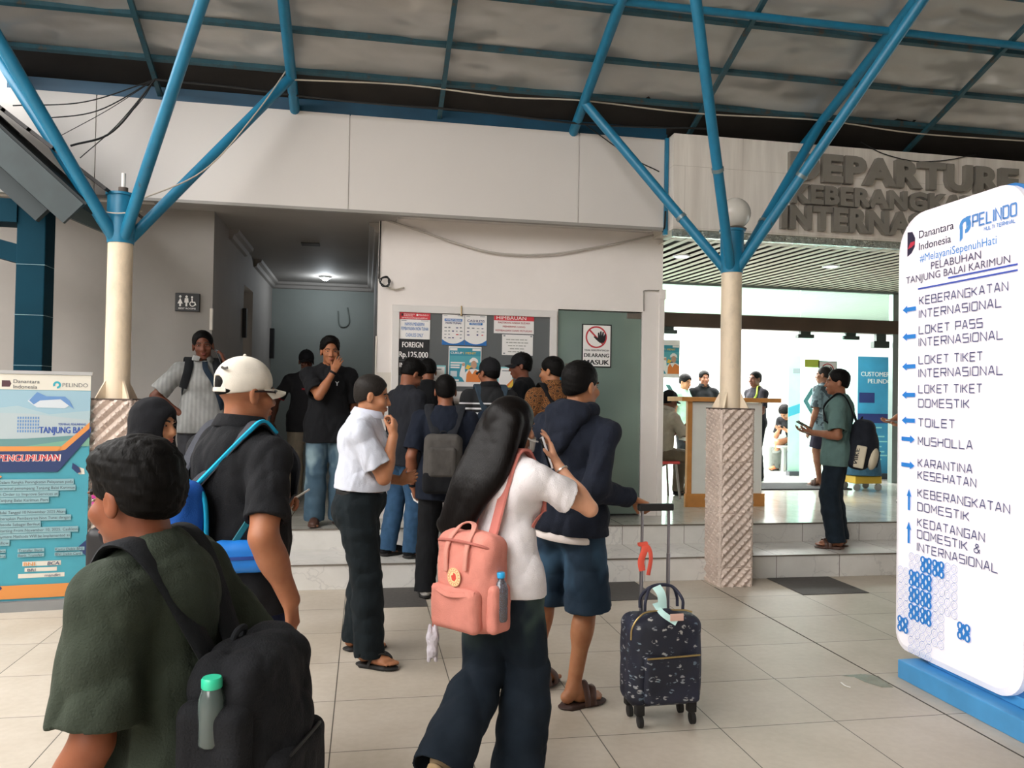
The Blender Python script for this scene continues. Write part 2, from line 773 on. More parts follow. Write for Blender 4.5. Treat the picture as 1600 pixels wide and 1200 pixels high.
def surf(prims, h, subs=(), wr=0.0, wf=26.0, seed=0, smooth=1):
    """zero surface (verts, quads) of the smooth union of prims minus subs"""
    pos = [p for p in prims if not getattr(p, 'neg', False)]
    lo = np.min([p.lo for p in pos], axis=0) - 3 * h - wr * 2
    hi = np.max([p.hi for p in pos], axis=0) + 3 * h + wr * 2
    n = np.ceil((hi - lo) / h).astype(int) + 1
    gx, gy, gz = [(lo[i] + h * np.arange(n[i])).astype(np.float32) for i in range(3)]
    D = np.full(tuple(n), 1.0, np.float32)

    def sub(p):
        if p.t == 'h':
            s = [0, 0, 0]
            e = list(n)
        else:
            s = np.maximum(np.floor((p.lo - p.k - 2 * h - lo) / h).astype(int), 0)
            e = np.minimum(np.ceil((p.hi + p.k + 2 * h - lo) / h).astype(int) + 1, n)
        sl = tuple(slice(int(s[i]), int(max(s[i], e[i]))) for i in range(3))
        return sl, gx[sl[0]][:, None, None], gy[sl[1]][None, :, None], gz[sl[2]][None, None, :]
    for p in prims:
        sl, X, Y, Z = sub(p)
        if D[sl].size:
            e = _ev(p, X, Y, Z).astype(np.float32)
            D[sl] = -smin(-D[sl], e, p.k) if getattr(p, 'neg', False) else smin(D[sl], e, p.k)
    if wr:
        D += wrinkle(gx[:, None, None], gy[None, :, None], gz[None, None, :], wr, wf, seed)
    for p in subs:
        sl, X, Y, Z = sub(p)
        if D[sl].size:
            D[sl] = -smin(-D[sl], _ev(p, X, Y, Z).astype(np.float32), p.k)
    for ax in range(3):                       # keep the border outside
        ix = [slice(None)] * 3
        for e in (0, -1):
            ix[ax] = e
            D[tuple(ix)] = np.maximum(D[tuple(ix)], h)
    S = D < 0
    c = np.zeros(tuple(n - 1), np.int8)
    offs = [(i, j, k) for i in (0, 1) for j in (0, 1) for k in (0, 1)]
    for i, j, k in offs:
        c += S[i:n[0] - 1 + i, j:n[1] - 1 + j, k:n[2] - 1 + k]
    act = (c > 0) & (c < 8)
    I = np.argwhere(act)
    idx = np.full(act.shape, -1, np.int64)
    idx[act] = np.arange(len(I))
    acc = np.zeros((len(I), 3))
    cnt = np.zeros(len(I))
    for o0 in offs:
        for axx in range(3):
            if o0[axx]:
                continue
            o1 = list(o0)
            o1[axx] = 1
            d0 = D[I[:, 0] + o0[0], I[:, 1] + o0[1], I[:, 2] + o0[2]]
            d1 = D[I[:, 0] + o1[0], I[:, 1] + o1[1], I[:, 2] + o1[2]]
            m = (d0 < 0) != (d1 < 0)
            t = np.where(m, d0 / np.where(m, d0 - d1, 1.0), 0)
            for a in range(3):
                acc[:, a] += np.where(m, o0[a] + (t if a == axx else 0.0), 0)
            cnt += m
    V = lo + h * (I + acc / cnt[:, None])
    Q = []
    for axx in range(3):
        b, d = [(1, 2), (2, 0), (0, 1)][axx]
        s0 = [slice(None)] * 3
        s1 = [slice(None)] * 3
        s0[axx] = slice(0, -1)
        s1[axx] = slice(1, None)
        ch = S[tuple(s0)] != S[tuple(s1)]
        E = np.argwhere(ch)
        E = E[(E[:, b] > 0) & (E[:, d] > 0)]
        ins = S[E[:, 0], E[:, 1], E[:, 2]]
        q = []
        for ob, od in ((1, 1), (0, 1), (0, 0), (1, 0)):
            F = E.copy()
            F[:, b] -= ob
            F[:, d] -= od
            q.append(idx[F[:, 0], F[:, 1], F[:, 2]])
        q = np.stack(q, 1)
        q[~ins] = q[~ins][:, ::-1]
        Q.append(q)
    Q = np.concatenate(Q)
    Q = Q[(Q >= 0).all(1)]
    for _ in range(smooth):                   # one light relaxation
        N_ = len(V)
        sm = np.zeros_like(V)
        ct = np.bincount(Q.ravel(), minlength=N_) * 2.0
        for k in range(4):
            for j in (1, 3):
                W = V[Q[:, (k + j) % 4]]
                for a in range(3):
                    sm[:, a] += np.bincount(Q[:, k], weights=W[:, a], minlength=N_)
        V = V * 0.5 + 0.5 * sm / np.maximum(ct, 1)[:, None]
    return V, Q


def blob(name, prims, h, m, parent=None, subs=(), wr=0.0, wf=26.0, seed=0, label=None, smooth=1):
    V, Q = surf(prims, h, subs, wr, wf, seed, smooth)
    return put(name, V, Q, m, parent, True, label)


# ================================================================== people
EYE_W = mat('eye_white', '#a89c92', 0.3, var=0)
EYE_D = mat('eye_iris', '#1c120c', 0.2, var=0)
BROW = mat('eyebrow_hair', '#16110e', 0.8, var=0)
SOLE = mat('dark_rubber', '#171514', 0.7)


def ik(a, t, l1, l2, pole):
    a, t = np.array(a, float), np.array(t, float)
    d = t - a
    L = np.linalg.norm(d)
    if L > (l1 + l2) * 0.998:
        t = a + d / L * (l1 + l2) * 0.998
        d = t - a
        L = np.linalg.norm(d)
    u = d / L
    x = (l1 * l1 - l2 * l2 + L * L) / (2 * L)
    hgt = math.sqrt(max(l1 * l1 - x * x, 0))
    p = np.array(pole, float)
    p = p - u * (p @ u)
    p = _unit(p) if np.linalg.norm(p) > 1e-6 else np.array([0, 0, 1.0])
    return a + u * x + p * hgt, t


def hand(w, d, n, side, s=1.0, curl=(0.35, 0.5, 0.35), spread=0.06, thumb=(0.55, 0.7, 0.25), fc=None, fa=None):
    """palm, four fingers of unequal length and a thumb; d = finger direction, n = palm normal"""
    d = _unit(d)
    n = np.array(n, float)
    n = _unit(n - d * (n @ d))
    l = np.cross(d, n) if side == 'R' else np.cross(n, d)
    w = np.array(w, float)
    out = []
    kn = [(0.090, 0.029), (0.093, 0.010), (0.089, -0.009), (0.081, -0.027)]
    for (kd, kl) in kn:
        k_ = w + (d * kd + l * kl) * s
        out.append(cone(w + l * kl * 0.55 * s + d * 0.012 * s, k_, 0.0165 * s, 0.0125 * s, n, 0.88, k=0.014))
    out.append(ell(w + (d * 0.035 + l * 0.022 + n * 0.012) * s, (0.017 * s, 0.026 * s, 0.017 * s), (l, d, n), k=0.014))
    LN = [0.070, 0.079, 0.072, 0.056]
    for i, (kd, kl) in enumerate(kn):
        c = curl if fc is None else fc[i]
        p = w + (d * kd + l * kl) * s
        sp = spread * (1.5, 0.4, -0.6, -1.7)[i] if fa is None else fa[i]
        dd = _unit(d + l * sp)
        ang = 0.0
        r = (0.0088, 0.0090, 0.0086, 0.0076)[i] * s
        for j, fr in enumerate((0.45, 0.31, 0.26)):
            ang += c[j]
            v = dd * math.cos(ang) + n * math.sin(ang)
            q = p + v * LN[i] * fr * s
            out.append(cone(p, q, r, r * 0.93, k=0.004))
            p, r = q, r * 0.92
    tb = w + (d * 0.022 + l * 0.026 + n * 0.010) * s
    td = _unit(d * thumb[0] + l * thumb[1] + n * thumb[2])
    t1 = tb + td * 0.045 * s
    td2 = _unit(td * 0.75 + d * 0.45 + n * (0.2 if len(thumb) < 4 else thumb[3]))
    out.append(cone(tb, t1, 0.0135 * s, 0.0108 * s, k=0.010))
    out.append(cone(t1, t1 + td2 * 0.034 * s, 0.0104 * s, 0.0086 * s, k=0.004))
    return out


def person(label, pos, z=0.0, face=0.0, h=1.70, w=1.0, skin='#8a5a40', lean=0.0, side=0.0, twist=0.0, head=(0, 0, 0),
           arms=None, legs=None, pelvis=None, top=None, bottom=None, feet=None, hair=None, cap=None, hijab=None,
           res=0.006, belly=0.0, fem=False, face_parts=True, hs=1.0, group=None, belt=None, collar=None, hem=None,
           jaw=1.0, cloth_wr=0.005, vest=None):
    arms, legs = arms or {}, legs or {}
    a = math.radians(face)
    Fw = np.array([math.cos(a), math.sin(a), 0])
    Rt = np.array([math.sin(a), -math.cos(a), 0])
    U = np.array([0, 0, 1.0])
    base = np.array([pos[0], pos[1], z])

    def L(v):
        return base + Rt * v[0] + Fw * v[1] + U * v[2]

    def D(v):
        return Rt * v[0] + Fw * v[1] + U * v[2]
    h = h * 1.008
    s = h / 1.70
    root = thing('person', label, 'person', tuple(base), group)
    sk = skin_mat('skin_' + skin.strip('#'), skin)
    # ---------------- skeleton
    lift = 0.020 if feet and feet.get('kind') in ('flipflop', 'sandal') else 0.006
    Pv = L(pelvis) if pelvis else L((0, 0, 0.536 * h + lift))
    la, sa = math.radians(lean), math.radians(side)
    up = _unit(U * math.cos(la) * math.cos(sa) + Fw * math.sin(la) + Rt * math.sin(sa))
    f0 = _unit(Fw - up * (Fw @ up))
    ta = math.radians(twist)
    r0 = np.cross(f0, up)
    r2 = r0 * math.cos(ta) + f0 * math.sin(ta)          # + twist: right shoulder forward
    f2 = np.cross(up, r2)
    J = dict(root=root, base=base, U=U, up=up, f=f2, r=r2, Fw=Fw, Rt=Rt, s=s, h=h, L=L, D=D)
    waist = Pv + up * 0.085 * h
    chest = Pv + up * 0.195 * h
    neck = Pv + up * 0.298 * h
    hw = (0.098 if fem else 0.108) * h * (0.6 + 0.4 * w)
    up2 = _unit(up * 0.6 + U * 0.4)
    hc = neck + up2 * 0.084 * h + f2 * 0.016 * h
    J.update(pelvis=Pv, waist=waist, chest=chest, neck=neck, hc=hc)
    y_, p_, r_ = [math.radians(v) for v in head]
    # head frame: yaw (+ to the left), pitch (+ nods down), roll (+ to the right shoulder)
    hu = up2
    hf = _unit(f2 - hu * (f2 @ hu))
    hr = np.cross(hf, hu)
    hf, hr = hf * math.cos(y_) - hr * math.sin(y_), hr * math.cos(y_) + hf * math.sin(y_)
    hf, hu = hf * math.cos(p_) - hu * math.sin(p_), hu * math.cos(p_) + hf * math.sin(p_)
    hu, hr = hu * math.cos(r_) + hr * math.sin(r_), hr * math.cos(r_) - hu * math.sin(r_)
    hs = hs * (0.5 + 0.5 * s)
    if p_:
        hc = hc + hf * 0.03 * math.sin(p_) - U * 0.012 * abs(math.sin(p_))
    J.update(hc=hc, hf=hf, hu=hu, hr=hr, hs=hs)
    H = (hr, hf, hu)

    def T(x, y, zz):
        return hc + (hr * x + hf * y + hu * zz) * hs
    J['T'] = T
    # ---------------- skin prims
    B = []
    lw = 0.75 + 0.25 * w
    B += torso(J, -0.004, w, belly, fem, hw)
    B.append(cone(neck - up * 0.02, T(0, -0.022, -0.055), 0.056 * s * lw * (0.88 if fem else 1), 0.052 * hs * (0.9 if fem else 1), k=0.03))
    # head
    jw = jaw
    B += [ell(T(0, -0.014, 0.033), np.array([0.076, 0.096, 0.086]) * hs, H, k=0.02),
          ell(T(0, 0.028, -0.038), np.array([0.060 * jw, 0.064, 0.078]) * hs, H, k=0.02),
          ell(T(0, 0.012, -0.066), np.array([0.053 * jw, 0.058, 0.040]) * hs, H, k=0.02),
          ell(T(0, 0.066, -0.098), np.array([0.026 * jw, 0.022, 0.018]) * hs, H, k=0.018),
          neg(ell(T(0.033, 0.104, 0.004), np.array([0.020, 0.017, 0.012]) * hs, H, k=0.014)),
          neg(ell(T(-0.033, 0.104, 0.004), np.array([0.020, 0.017, 0.012]) * hs, H, k=0.014)),
          cone(T(0, 0.086, 0.008), T(0, 0.108, -0.034), 0.0085 * hs, 0.0125 * hs, k=0.012),
          ell(T(0.013, 0.097, -0.038), np.array([0.010, 0.012, 0.009]) * hs, H, k=0.008),
          ell(T(-0.013, 0.097, -0.038), np.array([0.010, 0.012, 0.009]) * hs, H, k=0.008),
          ell(T(0, 0.084, 0.021), np.array([0.052, 0.010, 0.008]) * hs, H, k=0.014),
          ell(T(0.040, 0.066, -0.030), np.array([0.024, 0.022, 0.022]) * hs, H, k=0.02),
          ell(T(-0.040, 0.066, -0.030), np.array([0.024, 0.022, 0.022]) * hs, H, k=0.02),
          ell(T(0, 0.091, -0.062), np.array([0.024, 0.012, 0.007]) * hs, H, k=0.008),
          ell(T(0, 0.089, -0.074), np.array([0.020, 0.012, 0.008]) * hs, H, k=0.006),
          neg(ell(T(0, 0.102, -0.068), np.array([0.022, 0.006, 0.0022]) * hs, H, k=0.004))]
    for sx in (1, -1):
        B += [ell(T(sx * 0.079, -0.006, -0.010), np.array([0.010, 0.020, 0.033]) * hs, H, k=0.008),
              neg(ell(T(sx * 0.088, 0.002, -0.006), np.array([0.006, 0.010, 0.017]) * hs, H, k=0.006))]
    # arms
    for S_, sg in (('R', 1), ('L', -1)):
        A = arms.get(S_, {})
        sh = neck - up * 0.046 * h + r2 * sg * hw
        if 'w' in A:
            wt = L(A['w'])
        else:
            wt = sh + D((sg * 0.05 * h, 0.035 * h, -0.315 * h))
        el, wr_ = ik(sh, wt, 0.172 * h, 0.152 * h, D(A.get('e', (sg * 0.35, -1, -0.2))))
        fa_ = _unit(wr_ - el)
        hd = D(A['d']) if 'd' in A else fa_ * 0.9 + Fw * 0.12
        hn = D(A['n']) if 'n' in A else -Rt * sg * 0.9 - Fw * 0.3
        hsz = 0.97 * (0.4 + 0.6 * s) * (0.92 if fem else 1.0)
        al = (0.8 + 0.2 * w) * (0.88 if fem else 1.0) * s * A.get('thick', 1.0)
        mid = sh + (el - sh) * 0.5
        B += [ell(sh, np.array([0.048, 0.048, 0.050]) * al, k=0.04),
              cone(sh, el, 0.048 * al, 0.039 * al, k=0.025),
              ell(mid, np.array([0.046, 0.046, 0.075]) * al, _frame(el - sh), k=0.03),
              cone(el, wr_, 0.038 * al, 0.0275 * al, k=0.02),
              ell(el + (wr_ - el) * 0.3, np.array([0.043, 0.041, 0.075]) * al, _frame(wr_ - el), k=0.025)]
        if not A.get('nohand'):
            B += hand(wr_, hd, hn, S_, hsz, A.get('curl', (0.3, 0.45, 0.3)), A.get('spread', 0.05), A.get('thumb', (0.75, 0.5, 0.35)), A.get('fc'), A.get('fa'))
        J['sh' + S_], J['el' + S_], J['wr' + S_] = sh, el, wr_
        J['hd' + S_] = _unit(hd)
        nn = np.array(hn, float)
        nn = _unit(nn - _unit(hd) * (nn @ _unit(hd)))
        J['hn' + S_] = nn
        J['palm' + S_] = wr_ + _unit(hd) * 0.07 * hsz + nn * 0.018 * hsz
        J['al'] = al
    # legs
    for S_, sg in (('R', 1), ('L', -1)):
        G = legs.get(S_, {})
        hp = Pv - up * 0.012 * h + r0 * sg * 0.053 * h * (0.7 + 0.3 * w)
        at = (L(G['a']) if 'a' in G else L((sg * 0.062 * h, 0, 0.05 * h))) + U * lift
        kn, an = ik(hp, at, 0.241 * h, 0.239 * h, D(G.get('knee', (sg * 0.12, 1, 0.1))))
        th = math.radians(G.get('toe', -sg * 8))           # + turns left
        pt = math.radians(G.get('pitch', 0))               # + heel up
        td = Fw * math.cos(th) - Rt * math.sin(th)
        tn = U * math.cos(pt) + td * math.sin(pt)
        td = td * math.cos(pt) - U * math.sin(pt)
        ts = np.cross(td, tn)
        J['hp' + S_], J['kn' + S_], J['an' + S_] = hp, kn, an
        J['td' + S_], J['tn' + S_], J['ts' + S_] = td, tn, ts
        B += [cone(hp, kn, 0.080 * s * lw, 0.053 * s * lw, k=0.03),
              cone(kn, an, 0.052 * s * lw, 0.034 * s, k=0.025),
              ell(kn + (an - kn) * 0.3 - _unit(Fw) * 0.012 * s, np.array([0.053, 0.055, 0.10]) * s * lw, _frame(an - kn), k=0.03)]
        Ft = lambda x, y, zz, an=an, ts=ts, td=td, tn=tn, sg=sg: an + (ts * x * sg + td * y + tn * zz) * s
        J['Ft' + S_] = Ft
        ax = (ts, td, tn)
        B += [ell(Ft(0, -0.035, -0.048), np.array([0.032, 0.036, 0.032]) * s, ax, k=0.02),
              cone(Ft(0, 0.0, -0.015), Ft(0, 0.115, -0.058), 0.036 * s, 0.025 * s, k=0.025),
              cone(Ft(-0.008, 0.03, -0.052), Ft(-0.022, 0.125, -0.062), 0.028 * s, 0.022 * s, k=0.02),
              cone(Ft(0.012, 0.03, -0.055), Ft(0.026, 0.105, -0.064), 0.025 * s, 0.018 * s, k=0.02)]
        for q, (tx, ty, tl, tr) in enumerate(((-0.028, 0.140, 0.030, 0.0135), (-0.010, 0.142, 0.028, 0.0098), (0.006, 0.136, 0.026, 0.0095), (0.020, 0.128, 0.023, 0.009), (0.033, 0.116, 0.020, 0.0085))):
            B.append(cone(Ft(tx, ty - 0.02, -0.064), Ft(tx * 1.05, ty + tl, -0.071), tr * s, tr * 0.9 * s, k=0.005))
    body = blob('body', B, res, sk, root)
    J['body'] = body
    # ---------------- face details
    if face_parts:
        for sx in (1, -1):
            e = MB().sphere((0, 0, 0), (0.0110, 0.0055, 0.0034), 12, 7)
            e.V = [T(sx * 0.032 + v[0], 0.0825 + v[1] - abs(v[0]) * 0.35, 0.002 + v[2]) for v in e.V]
            ew = e.build('eye', EYE_W, root, True)
            e = MB().sphere((0, 0, 0), (0.0056, 0.0035, 0.0044), 10, 6)
            e.V = [T(sx * 0.032 + v[0], 0.0862 + v[1], 0.002 + v[2]) for v in e.V]
            e.build('iris', EYE_D, ew, True)
            b = [T(sx * x, y, zz) for x, y, zz in ((0.013, 0.0915, 0.020), (0.028, 0.0895, 0.0250), (0.042, 0.080, 0.024), (0.052, 0.069, 0.019))]
            MB().ribbon(b, [hf * 1 + hr * sx * t for t in (0, 0.15, 0.4, 0.7)], 0.0085 * hs, 0.006 * hs, 4).build('eyebrow', BROW, root, True)
        lp = blob('lips', [ell(T(0, 0.0945, -0.0625), np.array([0.022, 0.010, 0.0052]) * hs, H, k=0.004),
                           ell(T(0, 0.0925, -0.0735), np.array([0.019, 0.0105, 0.0065]) * hs, H, k=0.004)], 0.0025,
                  skin_mat('lip_' + skin.strip('#'), _mixhex(skin, '#8a3a3a', 0.45)), root)
    J['hw'] = hw
    J['w'], J['fem'], J['belly'], J['lw'], J['res'] = w, fem, belly, lw, res
    # ---------------- clothing, hair
    if bottom:
        trousers(J, **bottom)
    if top:
        shirt(J, **dict({'wr': cloth_wr}, **top))
    if feet:
        footwear(J, **feet)
    if hair:
        haircut(J, **hair)
    if cap:
        headcap(J, **cap)
    if hijab:
        headscarf(J, **hijab)
    return J


def _mixhex(a, b, t):
    f = lambda c: [int(c.lstrip('#')[i:i + 2], 16) for i in (0, 2, 4)]
    A, Bb = f(a), f(b)
    return '#%02x%02x%02x' % tuple(int(A[i] * (1 - t) + Bb[i] * t) for i in range(3))


def _frame(v):
    """axes whose third row runs along v"""
    z = _unit(v)
    x = np.cross(z, [0, 0, 1.0]) if abs(z[2]) < 0.95 else np.cross(z, [1.0, 0, 0])
    x = _unit(x)
    return (x, np.cross(z, x), z)


def torso(J, o, w, belly, fem, hw, top_only=False):
    s, f, up, r = J['s'], J['f'], J['up'], J['r']
    Pv, waist, chest, neck, h = J['pelvis'], J['waist'], J['chest'], J['neck'], J['h']
    wb = 0.7 + 0.3 * w
    rc = (0.128 if fem else 0.150) * s * w + o
    rw = (0.112 if fem else 0.134) * s * w + o
    rp = (0.146 if fem else 0.146) * s * (0.6 + 0.4 * w) + o
    out = [cone(chest, waist, rc, rw, f, 0.70, k=0.05),
           cone(waist, Pv - up * 0.012 * h, rw, rp, f, 0.78, k=0.05),
           cone(neck - up * 0.006 * h, neck - up * 0.050 * h + r * hw * 0.9, 0.052 * s * wb + o * .7, 0.046 * s * wb + o * .7, k=0.05),
           cone(neck - up * 0.006 * h, neck - up * 0.050 * h - r * hw * 0.9, 0.052 * s * wb + o * .7, 0.046 * s * wb + o * .7, k=0.05),
           ell(chest + f * 0.035 * s + up * 0.01, (0.125 * s * w + o, 0.082 * s * w + o, 0.10 * s + o), (r, f, up), k=0.05),
           ell(chest - f * 0.035 * s + up * 0.03 * h, (0.13 * s * w + o, 0.078 * s * w + o, 0.115 * s + o), (r, f, up), k=0.05)]
    if fem:
        for sx in (1, -1):
            out.append(ell(chest + f * 0.085 * s + r * sx * 0.065 * s - up * 0.005, np.array([0.052, 0.048, 0.052]) * s + o, (r, f, up), k=0.03))
    if belly:
        out.append(ell(waist + f * (0.030 + 0.05 * belly) * s + up * 0.01, np.array([0.124 * w, 0.092 * w, 0.155]) * s + o, (r, f, up), k=0.06))
    if not top_only:
        for sx in (1, -1):
            out.append(ell(Pv - f * 0.055 * s + r * sx * 0.06 * s - up * 0.035 * s, np.array([0.075, 0.072, 0.085]) * s + o * 0.8, (r, f, up), k=0.04))
    return out


def shirt(J, m, sleeve=0.62, o=0.016, hem=0.075, kind='tee', so=0.014, flare=0.01, wr=0.0035, collar=None, name=None, seed=1, cuff=None, boat=0.0, wf=26.0):
    s, f, up, r, h = J['s'], J['f'], J['up'], J['r'], J['h']
    Pv = J['pelvis']
    Pb = torso(J, o, J['w'], J['belly'], J['fem'], J['hw'])
    rp = 0.146 * s * (0.6 + 0.4 * J['w']) + o
    hemp = Pv - up * hem * h
    Pb.append(cone(J['waist'], hemp, rp * 0.96, rp + flare, f, 0.80, k=0.04, fe=True))
    subs = []
    for S_ in ('R', 'L'):
        hp, kn = J['hp' + S_], J['kn' + S_]
        if hem > 0.03:
            Pb.append(cone(hp + up * 0.03, hp + _unit(kn - hp) * 0.30 * s, 0.090 * s * J['lw'] + o + 0.006, 0.080 * s * J['lw'] + o + 0.010, k=0.06))
        sh, el, wrp = J['sh' + S_], J['el' + S_], J['wr' + S_]
        al = J['al']
        Pb.append(ell(sh, np.array([0.050, 0.050, 0.052]) * al + so * .6, k=0.05))
        if sleeve <= 1.0:
            e = sh + (el - sh) * sleeve
            Pb.append(cone(sh, e, 0.048 * al + so * .8, 0.050 * al + so + 0.006, k=0.03, fe=True))
            subs.append(cone(sh + (el - sh) * (sleeve - 0.12), sh + (el - sh) * (sleeve + 0.3), 0.046 * al + so - 0.008, 0.048 * al + so - 0.006, k=0.004))
        else:
            Pb.append(cone(sh, el, 0.049 * al + so * .8, 0.046 * al + so, k=0.03))
            e = el + (wrp - el) * (sleeve - 1.0)
            Pb.append(cone(el, e, 0.046 * al + so, 0.034 * al + so * 0.8, k=0.025, fe=True))
    # neck opening
    nk = J['neck']
    nd = _unit(J['T'](0, -0.022, -0.055) - nk)
    subs.append(cone(nk + up * 0.012 + f * 0.008, nk + nd * 0.16, 0.064 * s + boat, 0.085 * s, k=0.012))
    # hem: nothing below it
    subs.append(half(hemp, -up, 0.006))
    ob = blob(name or ('shirt' if kind != 'hood' else 'hoodie'), Pb, J['res'], m, J['root'], subs, wr, wf, seed)
    J['shirt'] = ob
    J['o'] = o
    if kind in ('polo', 'shirt'):
        cm = collar or m
        c0 = nk + up * 0.036 * s
        C = []
        for i in range(15):
            t = math.radians(-160 + 320 * i / 14)
            dirv = -f * math.cos(t) + r * math.sin(t)
            rr = 0.082 * s
            C.append((c0 + dirv * rr + nd * 0.012 - up * 0.018 * (1 - math.cos(t)) * 0.5 + f * 0.012 * (1 - math.cos(t)), _unit(dirv + up * 0.55)))
        MB().ribbon([c[0] for c in C], [c[1] for c in C], 0.050 * s, 0.006, 3).build('collar', cm, J['root'], True)
    return ob


def trousers(J, m, o=0.012, hem=0.05, hr=0.062, kr=None, top=0.065, kind='pants', wr=0.004, length=1.0, seed=3, name=None, wf=24.0, belt=None, tr=1.0):
    s, f, up, r, h, lw = J['s'], J['f'], J['up'], J['r'], J['h'], J['lw']
    Pv = J['pelvis']
    rp = 0.146 * s * (0.6 + 0.4 * J['w']) + o
    rw = 0.130 * s * (0.4 + 0.6 * J['w']) + o
    tp = Pv + up * top * h
    Pb = [cone(Pv - up * 0.012 * h, tp, rp, rw, f, 0.79, k=0.04, fe=True)]
    for sx in (1, -1):
        Pb.append(ell(Pv - f * 0.055 * s + r * sx * 0.06 * s - up * 0.035 * s, np.array([0.075, 0.072, 0.085]) * s + o, (r, f, up), k=0.04))
    if J['belly']:
        Pb.append(ell(Pv + f * 0.04 * s + up * 0.02 * h, np.array([0.125 * J['w'], 0.095 * J['w'], 0.07]) * s + o, (r, f, up), k=0.05))
    subs = [half(tp, up, 0.005)]
    for S_ in ('R', 'L'):
        hp, kn, an = J['hp' + S_], J['kn' + S_], J['an' + S_]
        k_ = (0.056 * s * lw + o + 0.006) if kr is None else kr * s
        if kind == 'shorts':
            e = hp + (kn - hp) * length
            Pb.append(cone(hp, e, 0.086 * s * lw * tr + o, hr * s, k=0.03, fe=True))
            subs.append(cone(hp + (kn - hp) * (length - 0.08), hp + (kn - hp) * (length + 0.2), hr * s - 0.010, hr * s - 0.006, k=0.004))
        else:
            Pb.append(cone(hp, kn, 0.086 * s * lw * tr + o, k_, k=0.03))
            e = an + _unit(an - kn) * (0.09 - hem) * s
            mid = kn + (an - kn) * 0.35
            Pb.append(cone(kn, mid, k_, (k_ + hr * s) / 2 + 0.004, k=0.02))
            Pb.append(cone(mid, e, (k_ + hr * s) / 2 + 0.004, hr * s, k=0.02, fe=True))
            subs.append(cone(e - _unit(an - kn) * 0.05, e + _unit(an - kn) * 0.1, hr * s - 0.010, hr * s - 0.006, k=0.004))
    ob = blob(name or ('trousers' if kind == 'pants' else 'shorts'), Pb, J['res'], m, J['root'], subs, wr, wf, seed)
    J['trousers'] = ob
    if belt:
        ring, nr = [], []
        c = Pv + up * (top - 0.012) * h
        rr = rw + 0.006
        bo = 0.035 * J['belly']
        for i in range(25):
            t = 2 * math.pi * i / 24
            dv = r * math.cos(t) * rr + f * math.sin(t) * rr * 0.81 + (f * bo * max(0, math.sin(t)))
            ring.append(c + dv)
            nr.append(dv)
        MB().ribbon(ring, nr, 0.036, 0.006, 2).build('belt', belt, J['root'], True)


def footwear(J, kind='sneaker', m=None, sole=None, strap=None):
    s = J['s']
    for S_, sg in (('R', 1), ('L', -1)):
        Ft = J['Ft' + S_]
        ax = (J['ts' + S_] * sg, J['td' + S_], J['tn' + S_])
        if kind == 'sneaker':
            up_ = [ell(Ft(0, -0.030, -0.035), np.array([0.040, 0.046, 0.048]) * s, ax, k=0.02),
                   cone(Ft(0, 0.0, -0.020), Ft(0, 0.125, -0.052), 0.045 * s, 0.034 * s, k=0.03),
                   ell(Ft(0.002, 0.130, -0.056), np.array([0.046, 0.062, 0.030]) * s, ax, k=0.03),
                   neg(half(Ft(0, 0, -0.072), -J['tn' + S_]))]
            sh = blob('shoe', up_, max(0.005, J['res']), m, J['root'])
            so = [ell(Ft(0.002, 0.115, -0.072), np.array([0.050, 0.082, 0.018]) * s, ax, k=0.01),
                  ell(Ft(0, -0.02, -0.072), np.array([0.042, 0.062, 0.018]) * s, ax, k=0.02),
                  rbox(Ft(0.001, 0.05, -0.072), np.array([0.042, 0.08, 0.012]) * s, 0.006, ax, k=0.02)]
            blob('sole', so, max(0.005, J['res']), sole or SOLE, sh)
        else:
            so = [ell(Ft(0.002, 0.112, -0.092), np.array([0.054, 0.080, 0.011]) * s, ax, k=0.01),
                  ell(Ft(0, -0.03, -0.092), np.array([0.044, 0.054, 0.011]) * s, ax, k=0.01),
                  rbox(Ft(0.001, 0.04, -0.092), np.array([0.043, 0.08, 0.010]) * s, 0.005, ax, k=0.02)]
            sh = blob('sandal', so, 0.004, sole or m, J['root'])
            st = MB()
            nrm = J['tn' + S_]
            if kind == 'flipflop':
                t0 = Ft(-0.018, 0.135, -0.052)
                for q in (1, -1):
                    st.ribbon([t0 - nrm * 0.03, t0 + nrm * 0.014, Ft(0.022 * q, 0.09, -0.012), Ft(0.044 * q, 0.045, -0.036), Ft(0.050 * q, 0.02, -0.088)], [nrm, nrm, nrm + ax[0] * 0.4 * q, nrm * 0.5 + ax[0] * q, ax[0] * q], 0.020 * s, 0.007, 5)
            else:
                for (y0, y1, hh) in ((0.115, 0.085, -0.010), (0.060, 0.050, 0.016)):
                    st.ribbon([Ft(-0.053, y0, -0.090), Ft(-0.049, y0, -0.048), Ft(-0.015, (y0 + y1) / 2, hh - 0.004), Ft(0.018, (y0 + y1) / 2, hh - 0.006), Ft(0.050, y1, -0.048), Ft(0.054, y1, -0.090)],
                              [-ax[0], -ax[0] + nrm * 0.4, nrm, nrm, ax[0] + nrm * 0.4, ax[0]], 0.034 * s, 0.006, 5)
            st.build('strap', strap or m, sh, True)


